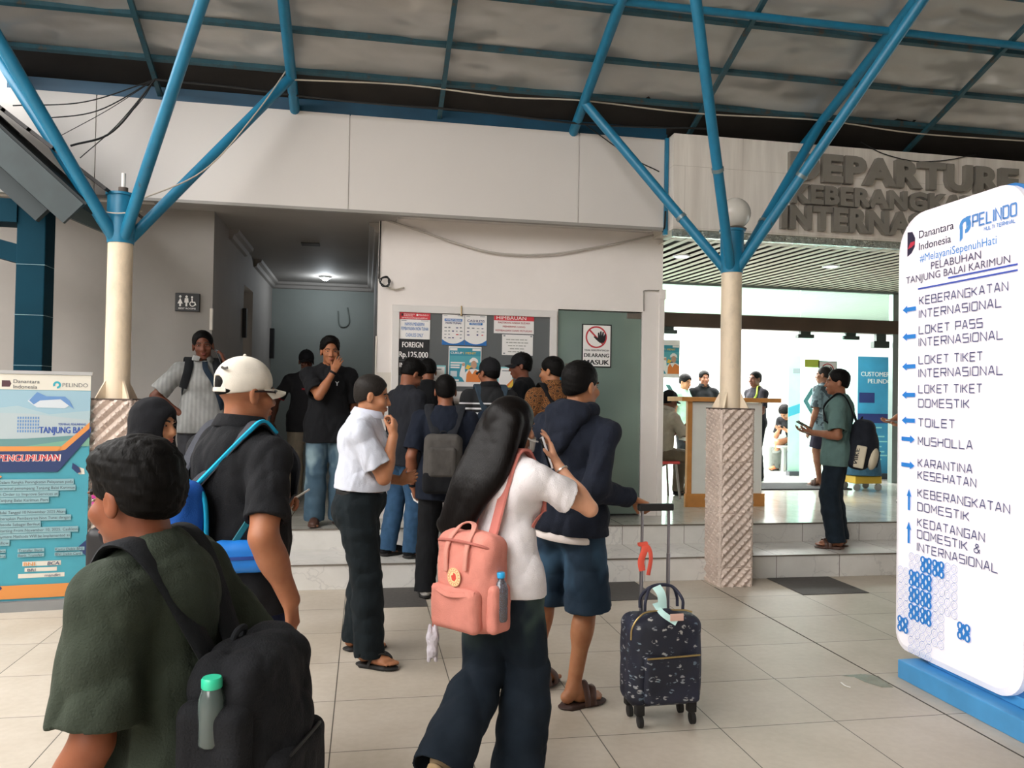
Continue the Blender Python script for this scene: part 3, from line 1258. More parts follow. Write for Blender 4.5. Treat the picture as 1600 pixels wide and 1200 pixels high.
def haircut(J, m, kind='short', thick=0.010, seed=5, low=-0.015, line=0.0, top=0.0):
    T, hs = J['T'], J['hs']
    H = (J['hr'], J['hf'], J['hu'])
    t = thick
    res = min(0.005, J['res'])
    hf, hu = J['hf'], J['hu']
    Pb = [ell(T(0, -0.016, 0.036 + t * 0.8), np.array([0.0775 + t * 0.75, 0.0975 + t * 0.7, 0.086 + t * 0.55]) * hs, H, k=0.02),
          ell(T(0, -0.040, -0.018), np.array([0.0675, 0.0655, 0.060]) * hs, H, k=0.03)]
    if kind == 'short':
        amp, fr = 0.0024, 170.0
    elif kind == 'crop':
        amp, fr = 0.0012, 200.0
    else:
        amp, fr = 0.0042, 135.0
    if top:
        Pb.append(ell(T(0, 0.028, 0.085), np.array([0.066, 0.070, 0.034 + top]) * hs, H, k=0.02))
        Pb.append(ell(T(0, -0.02, 0.08), np.array([0.075, 0.085, 0.045 + top * 0.6]) * hs, H, k=0.03))
    if kind == 'fluffy':
        Pb.append(ell(T(0, -0.055, 0.02), np.array([0.080, 0.058, 0.070]) * hs, H, k=0.03))
    subs = [ell(T(0, 0.108, -0.012 + line), np.array([0.074, 0.078, 0.086]) * hs, H, k=0.012),
            half(T(0, 0, low), hf * 0.50 - hu, 0.010),
            ell(T(0.082, 0.002, -0.022), np.array([0.028, 0.026, 0.034]) * hs, H, k=0.008),
            ell(T(-0.082, 0.002, -0.022), np.array([0.028, 0.026, 0.034]) * hs, H, k=0.008)]
    return blob('hair', Pb, res, m, J['root'], subs, amp, fr, seed)


def headcap(J, m, brim=None, back=False, tilt=0.06):
    T, hs = J['T'], J['hs']
    hf, hu, hr = J['hf'], J['hu'], J['hr']
    H = (hr, hf, hu)
    Pb = [ell(T(0, -0.012, 0.040), np.array([0.087, 0.107, 0.096]) * hs, H, k=0.02)]
    subs = [half(T(0, 0, 0.008), -hu + hf * 0.16, 0.006)]
    if back:
        subs.append(ell(T(0, -0.118, 0.036), np.array([0.034, 0.040, 0.022]) * hs, H, k=0.008))
    c = blob('cap', Pb, 0.005, m, J['root'], subs)
    P = MB()
    V, F = [], []
    na, nr = 13, 5
    for i in range(na):
        a = math.radians(-68 + 136 * i / (na - 1))
        for j in range(nr):
            q = j / (nr - 1)
            x = 0.080 * math.sin(a) * (1 + 0.02 * q)
            y = 0.088 * math.cos(a) - 0.006 + q * 0.072 * math.cos(a) ** 0.6 if math.cos(a) > 0 else 0
            zz = 0.022 - q * 0.012 - 0.030 * (x / 0.08) ** 2 * q
            V.append(T(x, y, zz + 0.004))
    n0 = len(V)
    V += [v - hu * 0.006 for v in V[:n0]]
    for i in range(na - 1):
        for j in range(nr - 1):
            k = i * nr + j
            F.append((k, k + nr, k + nr + 1, k + 1))
            F.append((n0 + k, n0 + k + 1, n0 + k + nr + 1, n0 + k + nr))
    edge = [i * nr + nr - 1 for i in range(na)]
    for a_, b_ in zip(edge[:-1], edge[1:]):
        F.append((a_, b_, n0 + b_, n0 + a_))
    for i in (0, na - 1):
        for j in range(nr - 1):
            k = i * nr + j
            F.append((k, k + 1, n0 + k + 1, n0 + k))
    P.add(V, F).build('cap_brim', brim or m, c, True)
    MB().sphere(T(0, -0.012, 0.137), 0.007 * hs, 8, 5).build('cap_button', m, c, True)
    if back:
        pts = [T(x, -0.1185 + 26 * x * x * 0.38, 0.008) for x in (-0.045, -0.022, 0, 0.022, 0.045)]
        MB().ribbon(pts, [-hf + hr * x for x in (-0.6, -0.3, 0, 0.3, 0.6)], 0.016, 0.004, 3).build('cap_strap', m, c, True)
    J['cap'] = c
    return c


def headscarf(J, m, length=0.20, seed=4):
    T, hs = J['T'], J['hs']
    hf, hu, hr = J['hf'], J['hu'], J['hr']
    H = (hr, hf, hu)
    nk, f, up = J['neck'], J['f'], J['up']
    Pb = [ell(T(0, -0.012, 0.026), np.array([0.092, 0.112, 0.104]) * hs, H, k=0.03),
          ell(T(0, 0.012, -0.05), np.array([0.082, 0.088, 0.085]) * hs, H, k=0.04),
          cone(T(0, -0.015, -0.05), nk - up * 0.03, 0.086 * hs, 0.105, k=0.04),
          cone(nk + up * 0.02, nk - up * length + f * 0.015, 0.105, 0.185 + 0.03 * J['w'], f, 0.74, k=0.05, fe=True)]
    for sg in ('R', 'L'):
        Pb.append(cone(nk, J['sh' + sg] - up * 0.02, 0.085, 0.088, k=0.05))
    subs = [ell(T(0, 0.130, -0.020), np.array([0.058, 0.075, 0.082]) * hs, H, k=0.012)]
    return blob('headscarf', Pb, J['res'], m, J['root'], subs, 0.0035, 30.0, seed)


# ------------------------------------------------------------------ things people carry
def backpack(J, label, m, size=(0.29, 0.17, 0.43), drop=0.0, m2=None, strap=None, pocket=True, off=0.0, shift=0.0, strap_w=0.055, group=None, tilt=0.0, bulge=1.0, gap=0.0, handle=True, sides=('R', 'L'), wr=0.004):
    """rucksack on the wearer's back; its own top-level thing with straps over the shoulders"""
    s, f, up, r, h = J['s'], J['f'], J['up'], J['r'], J['h']
    o = J.get('o', 0.016)
    W, Dp, Ht = size
    bk = 0.115 * s * J['w'] + o + gap
    topc = J['neck'] - up * (0.075 * h + drop) - f * (bk + 0.004) + r * shift
    ta = math.radians(tilt)
    pu = _unit(up * math.cos(ta) - f * math.sin(ta))
    pf = _unit(f * math.cos(ta) + up * math.sin(ta))
    c = topc - pu * Ht / 2 - pf * (Dp / 2)
    ax = (r, pf, pu)
    Cp = lambda x, y, zz: c + r * x * W / 2 + pf * y * Dp / 2 + pu * zz * Ht / 2
    root = thing('backpack', label, 'backpack', tuple(c - pu * Ht / 2), group)
    Pb = [rbox(Cp(0, 0.1, 0), (W / 2, Dp / 2 * 0.9, Ht / 2), min(W, Dp) * 0.36, ax, k=0.03),
          ell(Cp(0, -0.15, -0.1), (W * 0.44, Dp * 0.52 * bulge, Ht * 0.42), ax, k=0.04)]
    body = blob('main_compartment', Pb, max(0.005, J['res'] - 0.001), m, root, (), wr, 22.0, 11)
    if pocket:
        pm = m2 or m
        pk = blob('front_pocket', [rbox(Cp(0, -0.95, -0.38), (W * 0.40, Dp * 0.18, Ht * 0.27), 0.028, ax, k=0.02)], max(0.005, J['res'] - 0.001), pm, root, (), 0.002, 24.0, 12)
        z_ = MB().tube(catmull([Cp(-0.72, -1.12, 0.06), Cp(-0.4, -1.28, 0.13), Cp(0.4, -1.28, 0.13), Cp(0.72, -1.12, 0.06)], 5), 0.004, 6)
        z_.build('zip', SOLE, pk, True)
    sm = strap or m
    for S_, sg in (('R', 1), ('L', -1)):
        if S_ not in sides:
            continue
        sh = J['sh' + S_]
        nk = J['neck']
        tp = nk + (sh - nk) * 0.62
        ot = 0.066 * s + o
        dep = 0.112 * s * J['w'] + o
        xx = r * sg
        ch = J['chest']
        hw = J['hw'] * 0.66
        pts = [Cp(sg * 0.35, 0.8, 0.86),
               tp - f * 0.070 * s + up * (ot * 0.42),
               tp + up * ot,
               tp + f * 0.062 * s + up * (ot * 0.50) - xx * 0.005,
               ch + up * 0.045 * h + xx * hw * 1.02 + f * (dep * 0.94),
               ch - up * 0.03 * h + xx * (hw + 0.035 * s) + f * (dep * 0.80),
               J['waist'] + up * 0.03 * h + xx * (0.138 * s * J['w'] + o) + f * 0.01,
               Cp(sg * 0.80, 0.75, -0.72)]
        nr = [up * 0.5 - f, up - f * 0.6, up, up * 0.7 + f, f + up * 0.2, f + xx * 0.4, xx, xx - f * 0.5]
        st = MB().ribbon(pts[:6], nr[:6], strap_w, 0.012, 6).build('shoulder_strap', sm, root, True)
        MB().ribbon(pts[5:], nr[5:], 0.022, 0.005, 5).build('webbing', sm, st, True)
    if handle:
        MB().tube(catmull([Cp(-0.16, 0.5, 0.96), Cp(-0.12, 0.4, 1.08), Cp(0.12, 0.4, 1.08), Cp(0.16, 0.5, 0.96)], 5), 0.007, 8).build('carry_handle', sm, root, True)
    return root, Cp, ax


def handset(label, c, u, n, m=None, size=(0.072, 0.150, 0.009), cat='phone'):
    """a mobile phone: u = long direction, n = screen direction"""
    u = _unit(u)
    n = np.array(n, float)
    n = _unit(n - u * (n @ u))
    x = np.cross(u, n)
    c = np.array(c, float)
    root = thing('mobile_phone', label, cat, tuple(c))
    b = MB().box(-np.array([size[0], size[1], size[2]]) / 2, np.array([size[0], size[1], size[2]]) / 2, 0.003, (x, u, n), c)
    b.build('phone_case', m or mat('phone_black', '#101114', 0.35), root, True)
    sc = MB().box((-size[0] / 2 + 0.003, -size[1] / 2 + 0.005, size[2] / 2), (size[0] / 2 - 0.003, size[1] / 2 - 0.005, size[2] / 2 + 0.0008), 0, (x, u, n), c)
    sc.build('screen', mat('phone_screen', '#0b0d12', 0.08), root)
    return root


# ================================================================== the place
Z1, Z2 = 0.205, 0.39              # tread and platform heights
YS1, YS2 = 6.62, 7.25             # the two risers
YW = 7.80                         # front of the booth and of the left wall
YF = 7.40                         # front of the white fascia
YG = 10.80                        # glass front of the departure hall


def floor_mat():
    m = bpy.data.materials.new('floor_tiles')
    t = NT(m)
    b = t.n('ShaderNodeTexBrick', offset=0.0, squash=1.0)
    b.inputs['Color1'].default_value = lin('#c3b9ab')
    b.inputs['Color2'].default_value = lin('#bbb1a3')
    b.inputs['Mortar'].default_value = lin('#514b43')
    b.inputs['Scale'].default_value = 1.0
    b.inputs['Mortar Size'].default_value = 0.003
    b.inputs['Mortar Smooth'].default_value = 0.2
    b.inputs['Bias'].default_value = 0.0
    b.inputs['Brick Width'].default_value = 0.613
    b.inputs['Row Height'].default_value = 0.60
    t.l(t.mapped(loc=(0.123 + 0.613 * 40, -0.02 + 0.6 * 40, 0)), b.inputs['Vector'])
    n = t.noise(1.6, 5.0)
    n2 = t.noise(26.0, 4.0)
    c = t.mix(0.5, b.outputs['Color'], t.ramp(n, [(0.35, lin('#cfc8bb')), (0.65, lin('#ffffff'))]), 'MULTIPLY')
    c = t.mix(0.10, c, t.ramp(n2, [(0.4, lin('#c4bdb0')), (0.6, lin('#ffffff'))]), 'MULTIPLY')
    t.color(c)
    r = t.n('ShaderNodeMapRange')
    r.inputs['To Min'].default_value = 0.42
    r.inputs['To Max'].default_value = 0.6
    t.l(n, r.inputs['Value'])
    t.l(r.outputs[0], t.b.inputs['Roughness'])
    t.bump(b.outputs['Fac'], -0.15, 0.002)
    return m


def marble_mat(name, c1, c2, w=0.62, loc=(0.06, 0, 0), axis='xz', rough=0.22, row=3.0):
    m = bpy.data.materials.new(name)
    t = NT(m)
    rot = (math.pi / 2, 0, 0) if axis == 'xz' else (0, 0, 0)
    n = t.noise(2.2, 6.0, None, 0.6)
    v = t.n('ShaderNodeTexVoronoi', feature='DISTANCE_TO_EDGE')
    v.inputs['Scale'].default_value = 1.7
    w_ = t.n('ShaderNodeVectorMath', operation='ADD')
    t.l(t.obj(), w_.inputs[0])
    k = t.n('ShaderNodeTexNoise')
    k.inputs['Scale'].default_value = 3.0
    k.inputs['Detail'].default_value = 5.0
    t.l(t.obj(), k.inputs['Vector'])
    t.l(k.outputs[1], w_.inputs[1])
    t.l(w_.outputs[0], v.inputs['Vector'])
    vein = t.ramp(v.outputs[0], [(0.0, (0.72, 0.72, 0.74, 1)), (0.022, (1, 1, 1, 1))])
    base = t.ramp(n, [(0.35, lin(c2)), (0.65, lin(c1))])
    base = t.mix(0.6, base, vein, 'MULTIPLY')
    b = t.n('ShaderNodeTexBrick', offset=0.0)
    b.inputs['Color1'].default_value = (1, 1, 1, 1)
    b.inputs['Color2'].default_value = (0.94, 0.94, 0.94, 1)
    b.inputs['Mortar'].default_value = (0.25, 0.23, 0.21, 1)
    b.inputs['Mortar Size'].default_value = 0.0028
    b.inputs['Scale'].default_value = 1.0
    b.inputs['Brick Width'].default_value = w
    b.inputs['Row Height'].default_value = row
    mp = t.mapped(loc=loc) if axis != 'xz' else None
    if mp is None:
        q = t.n('ShaderNodeSeparateXYZ')
        t.l(t.obj(), q.inputs[0])
        cb = t.n('ShaderNodeCombineXYZ')
        t.l(t.math('ADD', q.outputs[0], loc[0] + w * 40), cb.inputs[0])
        t.l(t.math('ADD', q.outputs[2], 0.4), cb.inputs[1])
        mp = cb.outputs[0]
    t.l(mp, b.inputs['Vector'])
    t.color(t.mix(1.0, base, b.outputs['Color'], 'MULTIPLY'))
    t.b.inputs['Roughness'].default_value = rough
    return m


def wall_mat(name, c, stain=0.12, rough=0.75):
    m = bpy.data.materials.new(name)
    t = NT(m)
    n = t.noise(0.9, 5.0, None, 0.65)
    b = lin(c)
    d = tuple(x * (1 - stain) for x in b[:3]) + (1.0,)
    t.color(t.ramp(n, [(0.35, d), (0.6, b)]))
    t.b.inputs['Roughness'].default_value = rough
    t.bump(t.noise(60.0, 3.0), 0.08, 0.004)
    return m


def foil_mat():
    m = bpy.data.materials.new('roof_insulation_foil')
    t = NT(m)
    n = t.noise(1.1, 5.0, t.mapped((1.0, 1.6, 1.0)), 0.6)
    t.color(t.ramp(n, [(0.3, lin('#b2b0ad')), (0.55, lin('#bebcb8')), (0.75, lin('#c6c4c0'))]))
    t.b.inputs['Roughness'].default_value = 0.36
    t.b.inputs['Metallic'].default_value = 0.4
    h = t.math('ADD', t.noise(1.1, 2.0, t.mapped((1.0, 2.0, 1.0))), t.math('MULTIPLY', t.noise(3.0, 1.5), 0.12))
    t.bump(h, 1.0, 0.20)
    return m


def glass_mat(name, tint, refl=0.12, film=0.0, filmc='#e8f4f0'):
    """thin architectural pane: clear or with a milky film"""
    m = bpy.data.materials.new(name)
    m.use_nodes = True
    t = m.node_tree
    for n in list(t.nodes):
        t.nodes.remove(n)
    o = t.nodes.new('ShaderNodeOutputMaterial')
    tr = t.nodes.new('ShaderNodeBsdfTransparent')
    tr.inputs[0].default_value = lin(tint)
    gl = t.nodes.new('ShaderNodeBsdfGlossy')
    gl.inputs['Roughness'].default_value = 0.03
    fr = t.nodes.new('ShaderNodeFresnel')
    fr.inputs[0].default_value = 1.45
    mx = t.nodes.new('ShaderNodeMixShader')
    mu = t.nodes.new('ShaderNodeMath')
    mu.operation = 'MULTIPLY_ADD'
    mu.inputs[1].default_value = 0.9
    mu.inputs[2].default_value = refl * 0.3
    t.links.new(fr.outputs[0], mu.inputs[0])
    t.links.new(mu.outputs[0], mx.inputs[0])
    t.links.new(tr.outputs[0], mx.inputs[1])
    t.links.new(gl.outputs[0], mx.inputs[2])
    out = mx.outputs[0]
    if film:
        df = t.nodes.new('ShaderNodeBsdfDiffuse')
        df.inputs[0].default_value = lin(filmc)
        tl = t.nodes.new('ShaderNodeBsdfTranslucent')
        tl.inputs[0].default_value = lin(filmc)
        a = t.nodes.new('ShaderNodeAddShader')
        t.links.new(df.outputs[0], a.inputs[0])
        t.links.new(tl.outputs[0], a.inputs[1])
        m2 = t.nodes.new('ShaderNodeMixShader')
        m2.inputs[0].default_value = film
        t.links.new(out, m2.inputs[1])
        t.links.new(a.outputs[0], m2.inputs[2])
        out = m2.outputs[0]
    t.links.new(out, o.inputs[0])
    return m


def paint_mat(name, c, chips='#4a4038', amt=0.32, rough=0.4):
    """old gloss paint with a little rust and chipping"""
    m = bpy.data.materials.new(name)
    t = NT(m)
    n = t.noise(7.0, 6.0, t.mapped((1, 1, 0.45)), 0.7)
    b = lin(c)
    d = tuple(x * 0.8 for x in b[:3]) + (1.0,)
    t.color(t.ramp(n, [(amt - 0.06, lin(chips)), (amt, d), (0.55, b)]))
    t.b.inputs['Roughness'].default_value = rough
    return m


M_FLOOR = floor_mat()
M_WHITE = wall_mat('white_wall_paint', '#ebe4df', 0.06)
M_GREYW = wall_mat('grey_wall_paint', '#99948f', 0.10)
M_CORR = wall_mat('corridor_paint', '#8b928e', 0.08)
M_PANEL = mat('fascia_panel_white', '#cfcac5', 0.45, var=0.03, vscale=0.8)
M_BLUE = paint_mat('blue_gloss_paint', '#1a7599')
M_BLUED = paint_mat('blue_purlin_paint', '#28525f', '#4a443c', 0.43)
M_CREAM = paint_mat('cream_paint', '#e6d3b8', '#8a6a4c', 0.30, 0.5)
M_TEAL = mat('dark_teal_paint', '#06303f', 0.8, var=0.2, vscale=1.5, spec=0.15)
M_FOIL = foil_mat()
M_RISER = marble_mat('white_marble_riser', '#dedbd5', '#cfccc6')
M_PLAT = marble_mat('platform_tiles', '#c2c0b8', '#b4b2aa', 0.62, (0.06 + 24.8, 0.02 + 24.8, 0), 'xy', 0.14, 0.62)
M_STONE = None

# ------------------------------------------------------------------ ground and steps
fl = put('floor', [(-30, -30, 0), (40, -30, 0), (40, YS1 + 0.02, 0), (-30, YS1 + 0.02, 0)], [(0, 1, 2, 3)], M_FLOOR, at=(0, 0, 0))
structure(fl)
lower_step = MB().box((-12, YS1, -0.1), (14, YS2 + 0.02, Z1)).build('floor_lower_step', M_RISER, at=(0, 0, 0))
structure(lower_step)
plat = MB().box((-12, YS2, -0.1), (14, 18.0, Z2 - 0.004)).build('floor_platform', M_RISER, at=(0, 0, 0))
structure(plat)
pt = put('floor_platform_tiles', [(-12, YS2 - 0.012, Z2), (14, YS2 - 0.012, Z2), (14, 18, Z2), (-12, 18, Z2)], [(0, 1, 2, 3)], M_PLAT, at=(0, 0, 0))
structure(pt)
nos = MB()
nos.box((-12, YS2 - 0.012, Z2 - 0.012), (14, YS2 + 0.0, Z2)).box((-12, YS1 - 0.010, Z1 - 0.010), (14, YS1, Z1 + 0.0005))
structure(nos.build('trim_step_nosing', mat('grout_dark', '#6d655c', 0.8), at=(0, 0, 0)))
M_MATT = mat('black_floor_tile', '#4a4643', 0.75, var=0.12, vscale=30)
for i, (x0, lab) in enumerate(((-0.11, 'dark grey rubber mat tile at the foot of the step left of the pink backpack'),
                               (1.725, 'dark grey rubber mat tile at the step behind the suitcase handle'),
                               (3.563, 'dark grey rubber mat tile right of the quilted column plinth'))):
    o = MB().box((x0, 6.01, 0.0003), (x0 + 0.60, 6.612, 0.005)).build('floor_mat', M_MATT)
    tag(o, lab, 'mat', 'dark mat tiles along the lower step')
# damp patch and litter by the direction sign
M_DAMP = mat('damp_stain', '#77705f', 0.25, var=0.2, vscale=12)
pp = [PZ(u, v, 0.0012) for u, v in ((1315, 1056), (1345, 1053), (1372, 1056), (1386, 1066), (1396, 1074), (1378, 1074), (1352, 1066), (1335, 1058))]
tag(put('floor_stain', pp, [tuple(range(8))], M_DAMP), 'dark damp stain on the floor tiles beside the blue sign base', 'stain', kind='stuff')
structure(MB().box((2.9405, 0.0, 0.0002), (2.9485, 6.35, 0.0016)).build('trim_floor_joint', mat('joint_dark', '#4a443c', 0.9), at=(0, 0, 0)))
pc = catmull([PZ(1314, 1066, 0.003), PZ(1320, 1071, 0.006), PZ(1329, 1074, 0.003)], 6)
tag(MB().ribbon(pc, [(0, 0, 1)] * len(pc), 0.012, 0.002, 1, False).build('paper_scrap', mat('paper_white', '#e9e6e0', 0.8)), 'curled white paper scrap on the tiles near the damp stain', 'litter')

# ------------------------------------------------------------------ walls
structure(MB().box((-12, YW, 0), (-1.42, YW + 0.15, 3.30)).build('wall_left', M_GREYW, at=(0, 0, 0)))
w = MB()
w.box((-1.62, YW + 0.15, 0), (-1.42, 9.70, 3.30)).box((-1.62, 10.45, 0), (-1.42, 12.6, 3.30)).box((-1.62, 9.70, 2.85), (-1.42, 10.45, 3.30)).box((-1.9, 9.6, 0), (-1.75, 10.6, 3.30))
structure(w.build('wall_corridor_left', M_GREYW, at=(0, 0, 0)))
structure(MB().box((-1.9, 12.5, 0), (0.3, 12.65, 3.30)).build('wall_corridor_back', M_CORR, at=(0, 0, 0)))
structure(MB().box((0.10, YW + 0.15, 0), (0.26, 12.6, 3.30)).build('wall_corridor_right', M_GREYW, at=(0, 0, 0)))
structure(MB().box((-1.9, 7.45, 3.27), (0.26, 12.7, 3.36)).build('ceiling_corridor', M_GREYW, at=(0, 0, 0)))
co = MB()
prof = [(0, 0), (0.10, 0), (0.09, -0.035), (0.05, -0.05), (0.035, -0.09), (0, -0.10)]
co.prism(prof, 0, 1.1, (-1.42, 8.6, 3.27), (1, 0, 0), (0, 0, 1), (0, 1, 0))
co.prism(prof, 0, 2.05, (-1.42, 10.45, 3.27), (1, 0, 0), (0, 0, 1), (0, 1, 0))
co.prism(prof, 0, 1.52, (-1.42, 12.5, 3.27), (0, -1, 0), (0, 0, 1), (1, 0, 0))
co.prism(prof, 0, 4.6, (0.10, 7.9, 3.27), (-1, 0, 0), (0, 0, 1), (0, 1, 0))
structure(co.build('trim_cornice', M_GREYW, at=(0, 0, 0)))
# ticket booth front: solid wall with the window and door openings
bw = MB()
WX0, WX1, WZ0, WZ1 = 0.25, 1.87, 1.57, 2.45
DX0, DX1, DZ1 = 1.895, 2.785, 2.48
bw.box((0.10, YW, 0), (WX0, YW + 0.15, 3.42)).box((WX0, YW, WZ1), (DX0, YW + 0.15, 3.42)).box((WX0, YW, 0), (DX0, YW + 0.15, WZ0))
bw.box((WX1, YW, WZ0), (DX0, YW + 0.15, WZ1)).box((DX0, YW, DZ1), (DX1, YW + 0.15, 3.42)).box((DX1, YW, 0), (3.0, YW + 0.15, 3.42))
bw.box((2.85, YW + 0.15, 0), (3.0, 10.8, 3.42)).box((0.26, 10.65, 0), (2.85, 10.8, 3.42))
structure(bw.build('wall_ticket_booth', M_WHITE, at=(0, 0, 0)))
pr = MB().box((2.965, YW - 0.012, Z2), (3.02, YW + 0.02, 2.62)).box((2.965, YW - 0.02, 2.62), (3.03, YW + 0.02, 2.72))
structure(pr.build('trim_booth_corner', M_WHITE, at=(0, 0, 0)))
structure(MB().box((0.26, YW + 0.15, 3.0), (2.85, 10.65, 3.1)).build('ceiling_booth', M_GREYW, at=(0, 0, 0)))
# ticket window: white frame, grey film-covered pane
M_PANE = mat('grey_window_film', '#66696a', 0.12, var=0.05, vscale=1.0)
fr = MB()
fw = 0.06
fr.box((WX0 - 0.01, YW - 0.025, WZ1 - fw), (WX1 + 0.01, YW + 0.05, WZ1 + 0.01), 0.004).box((WX0 - 0.01, YW - 0.025, WZ0 - 0.01), (WX1 + 0.01, YW + 0.05, WZ0 + fw), 0.004)
fr.box((WX0 - 0.01, YW - 0.024, WZ0), (WX0 + fw, YW + 0.05, WZ1), 0.004).box((WX1 - fw, YW - 0.024, WZ0), (WX1 + 0.01, YW + 0.05, WZ1), 0.004)
wn = thing('window_1', 'wide white-framed ticket window with grey tinted pane covered in notices', 'window', (1.06, YW, WZ0), kind='structure')
fr.build('window_frame', mat('white_upvc', '#dcd8d4', 0.4, var=0.03), wn)
MB().box((WX0 + fw - 0.005, YW + 0.0, WZ0 + fw - 0.005), (WX1 - fw + 0.005, YW + 0.012, WZ1 - fw + 0.005)).build('window_pane', M_PANE, wn)
MB().tube([(0.91, YW - 0.03, WZ1 + 0.02), (0.91, YW - 0.035, WZ1 - 0.07)], 0.008, 8).sphere((0.91, YW - 0.035, WZ1 - 0.07), 0.013, 8, 6).build('window_latch', mat('old_brass', '#9a8664', 0.4, 0.6), wn)
MB().box((WX0 - 0.03, YW - 0.10, WZ0 - 0.05), (WX1 + 0.03, YW, WZ0 - 0.012), 0.006).build('window_sill', M_WHITE, wn)
# green frosted glass door
dr = thing('door_1', 'frosted green glass office door with a no-entry notice', 'door', (2.34, YW, Z2), kind='structure')
m = bpy.data.materials.new('green_frosted_glass')
t = NT(m)
q = t.n('ShaderNodeSeparateXYZ')
t.l(t.obj(), q.inputs[0])
t.color(t.ramp(t.noise(1.2, 2.0), [(0.3, lin('#66756e')), (0.7, lin('#7d9087'))]))
t.b.inputs['Roughness'].default_value = 0.12
M_GREENG = m
MB().box((DX0 + 0.005, YW + 0.02, Z2 + 0.02), (DX1 - 0.005, YW + 0.035, DZ1 - 0.01)).build('door_pane', M_GREENG, dr)
MB().box((DX1 - 0.16, YW + 0.012, DZ1 - 0.07), (DX1 - 0.01, YW + 0.045, DZ1 - 0.012), 0.004).build('door_closer', mat('worn_steel', '#8a8078', 0.35, 0.7), dr)
s_ = Sheet(dr, (DX0, YW + 0.02, 0), (1, 0, 0), (0, 0, 1))
s_.ring('k', 0.16, 1.86, 0.055, 0.085, 24, -1.2, 1.9)
s_.poly('k', [(0.08, 1.93), (0.19, 1.945), (0.17, 1.915), (0.10, 1.905)])
s_.done({'k': mat('brown_sticker', '#5a5048', 0.6)}, {'k': 'door_sticker'})

# ------------------------------------------------------------------ white fascia over booth and corridor
fa = MB()
xs = [-7.0, -2.34, -0.188, 1.98, 2.85]
for i in range(4):
    fa.box((xs[i] + 0.005, YF, 3.27), (xs[i + 1] - 0.005, YF + 0.05, 4.14))
fa.box((-7, YF + 0.012, 3.275), (2.85, YF + 0.06, 4.135)).box((-7, YF + 0.05, 3.30), (2.85, YW + 0.02, 3.36))
structure(fa.build('wall_fascia', M_PANEL, at=(0, 0, 0)))
structure(MB().box((-7, YF - 0.004, 3.245), (2.85, YF + 0.06, 3.272)).build('trim_fascia_drip', mat('fascia_edge_grey', '#8f8b86', 0.5), at=(0, 0, 0)))
structure(MB().box((2.845, YF - 0.03, 3.20), (2.878, YF + 0.02, 4.15)).build('trim_blue_corner', M_BLUE, at=(0, 0, 0)))

# ------------------------------------------------------------------ stone-clad departure portal
m = bpy.data.materials.new('beige_vein_stone')
t = NT(m)
n = t.noise(1.0, 5.0, t.mapped((9.0, 9.0, 0.7)), 0.6)
b = t.n('ShaderNodeTexBrick', offset=0.5)
b.inputs['Color1'].default_value = (1, 1, 1, 1)
b.inputs['Color2'].default_value = (0.96, 0.96, 0.95, 1)
b.inputs['Mortar'].default_value = (0.7, 0.68, 0.65, 1)
b.inputs['Mortar Size'].default_value = 0.002
b.inputs['Scale'].default_value = 1.0
b.inputs['Brick Width'].default_value = 1.2
b.inputs['Row Height'].default_value = 0.6
q = t.n('ShaderNodeSeparateXYZ')
t.l(t.obj(), q.inputs[0])
cb = t.n('ShaderNodeCombineXYZ')
t.l(q.outputs[0], cb.inputs[0])
t.l(t.math('ADD', q.outputs[2], 0.35), cb.inputs[1])
t.l(cb.outputs[0], b.inputs['Vector'])
t.color(t.mix(1.0, t.ramp(n, [(0.3, lin('#d2c9bf')), (0.65, lin('#ebe4db'))]), b.outputs['Color'], 'MULTIPLY'))
t.b.inputs['Roughness'].default_value = 0.35
M_STONE = m
structure(MB().box((2.885, 7.25, 3.235), (14, 7.80, 4.16)).build('wall_departure_fascia', M_STONE, at=(0, 0, 0)))
m = bpy.data.materials.new('crumpled_foil')
t = NT(m)
t.color(lin('#c9d2cc'))
t.b.inputs['Metallic'].default_value = 0.8
t.b.inputs['Roughness'].default_value = 0.25
t.bump(t.noise(9.0, 4.0), 0.9, 0.06)
structure(MB().box((2.90, 7.27, 3.165), (14, 7.32, 3.236)).build('trim_foil_strip', m, at=(0, 0, 0)))
cl = MB()
M_SLAT = mat('slat_beige', '#cfc3b4', 0.5, var=0.05)
x = 2.95
while x < 13.5:
    cl.add([(x, 7.33, 3.172), (x + 0.068, 7.33, 3.172), (x + 0.068, YG, 3.272), (x, YG, 3.272), (x, 7.33, 3.178), (x + 0.068, 7.33, 3.178), (x + 0.068, YG, 3.278), (x, YG, 3.278)],
           [(0, 1, 2, 3), (7, 6, 5, 4), (0, 4, 5, 1), (2, 6, 7, 3), (1, 5, 6, 2), (0, 3, 7, 4)])
    x += 0.144
structure(cl.build('ceiling_slats', M_SLAT, at=(0, 0, 0)))
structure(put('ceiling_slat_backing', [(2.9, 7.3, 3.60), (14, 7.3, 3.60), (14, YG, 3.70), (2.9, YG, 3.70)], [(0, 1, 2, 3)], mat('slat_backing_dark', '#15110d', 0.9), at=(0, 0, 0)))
structure(MB().box((2.9, YG - 0.02, 3.285), (14, YG + 0.02, 3.90)).build('ceiling_void_blocker', mat('slat_backing_dark', '#15110d', 0.9), at=(0, 0, 0)))  # added dark board, blocks the bright view through the slat gaps
M_LED = mat('led_disc', '#f4f6ff', 0.5, var=0, emit=9.0)
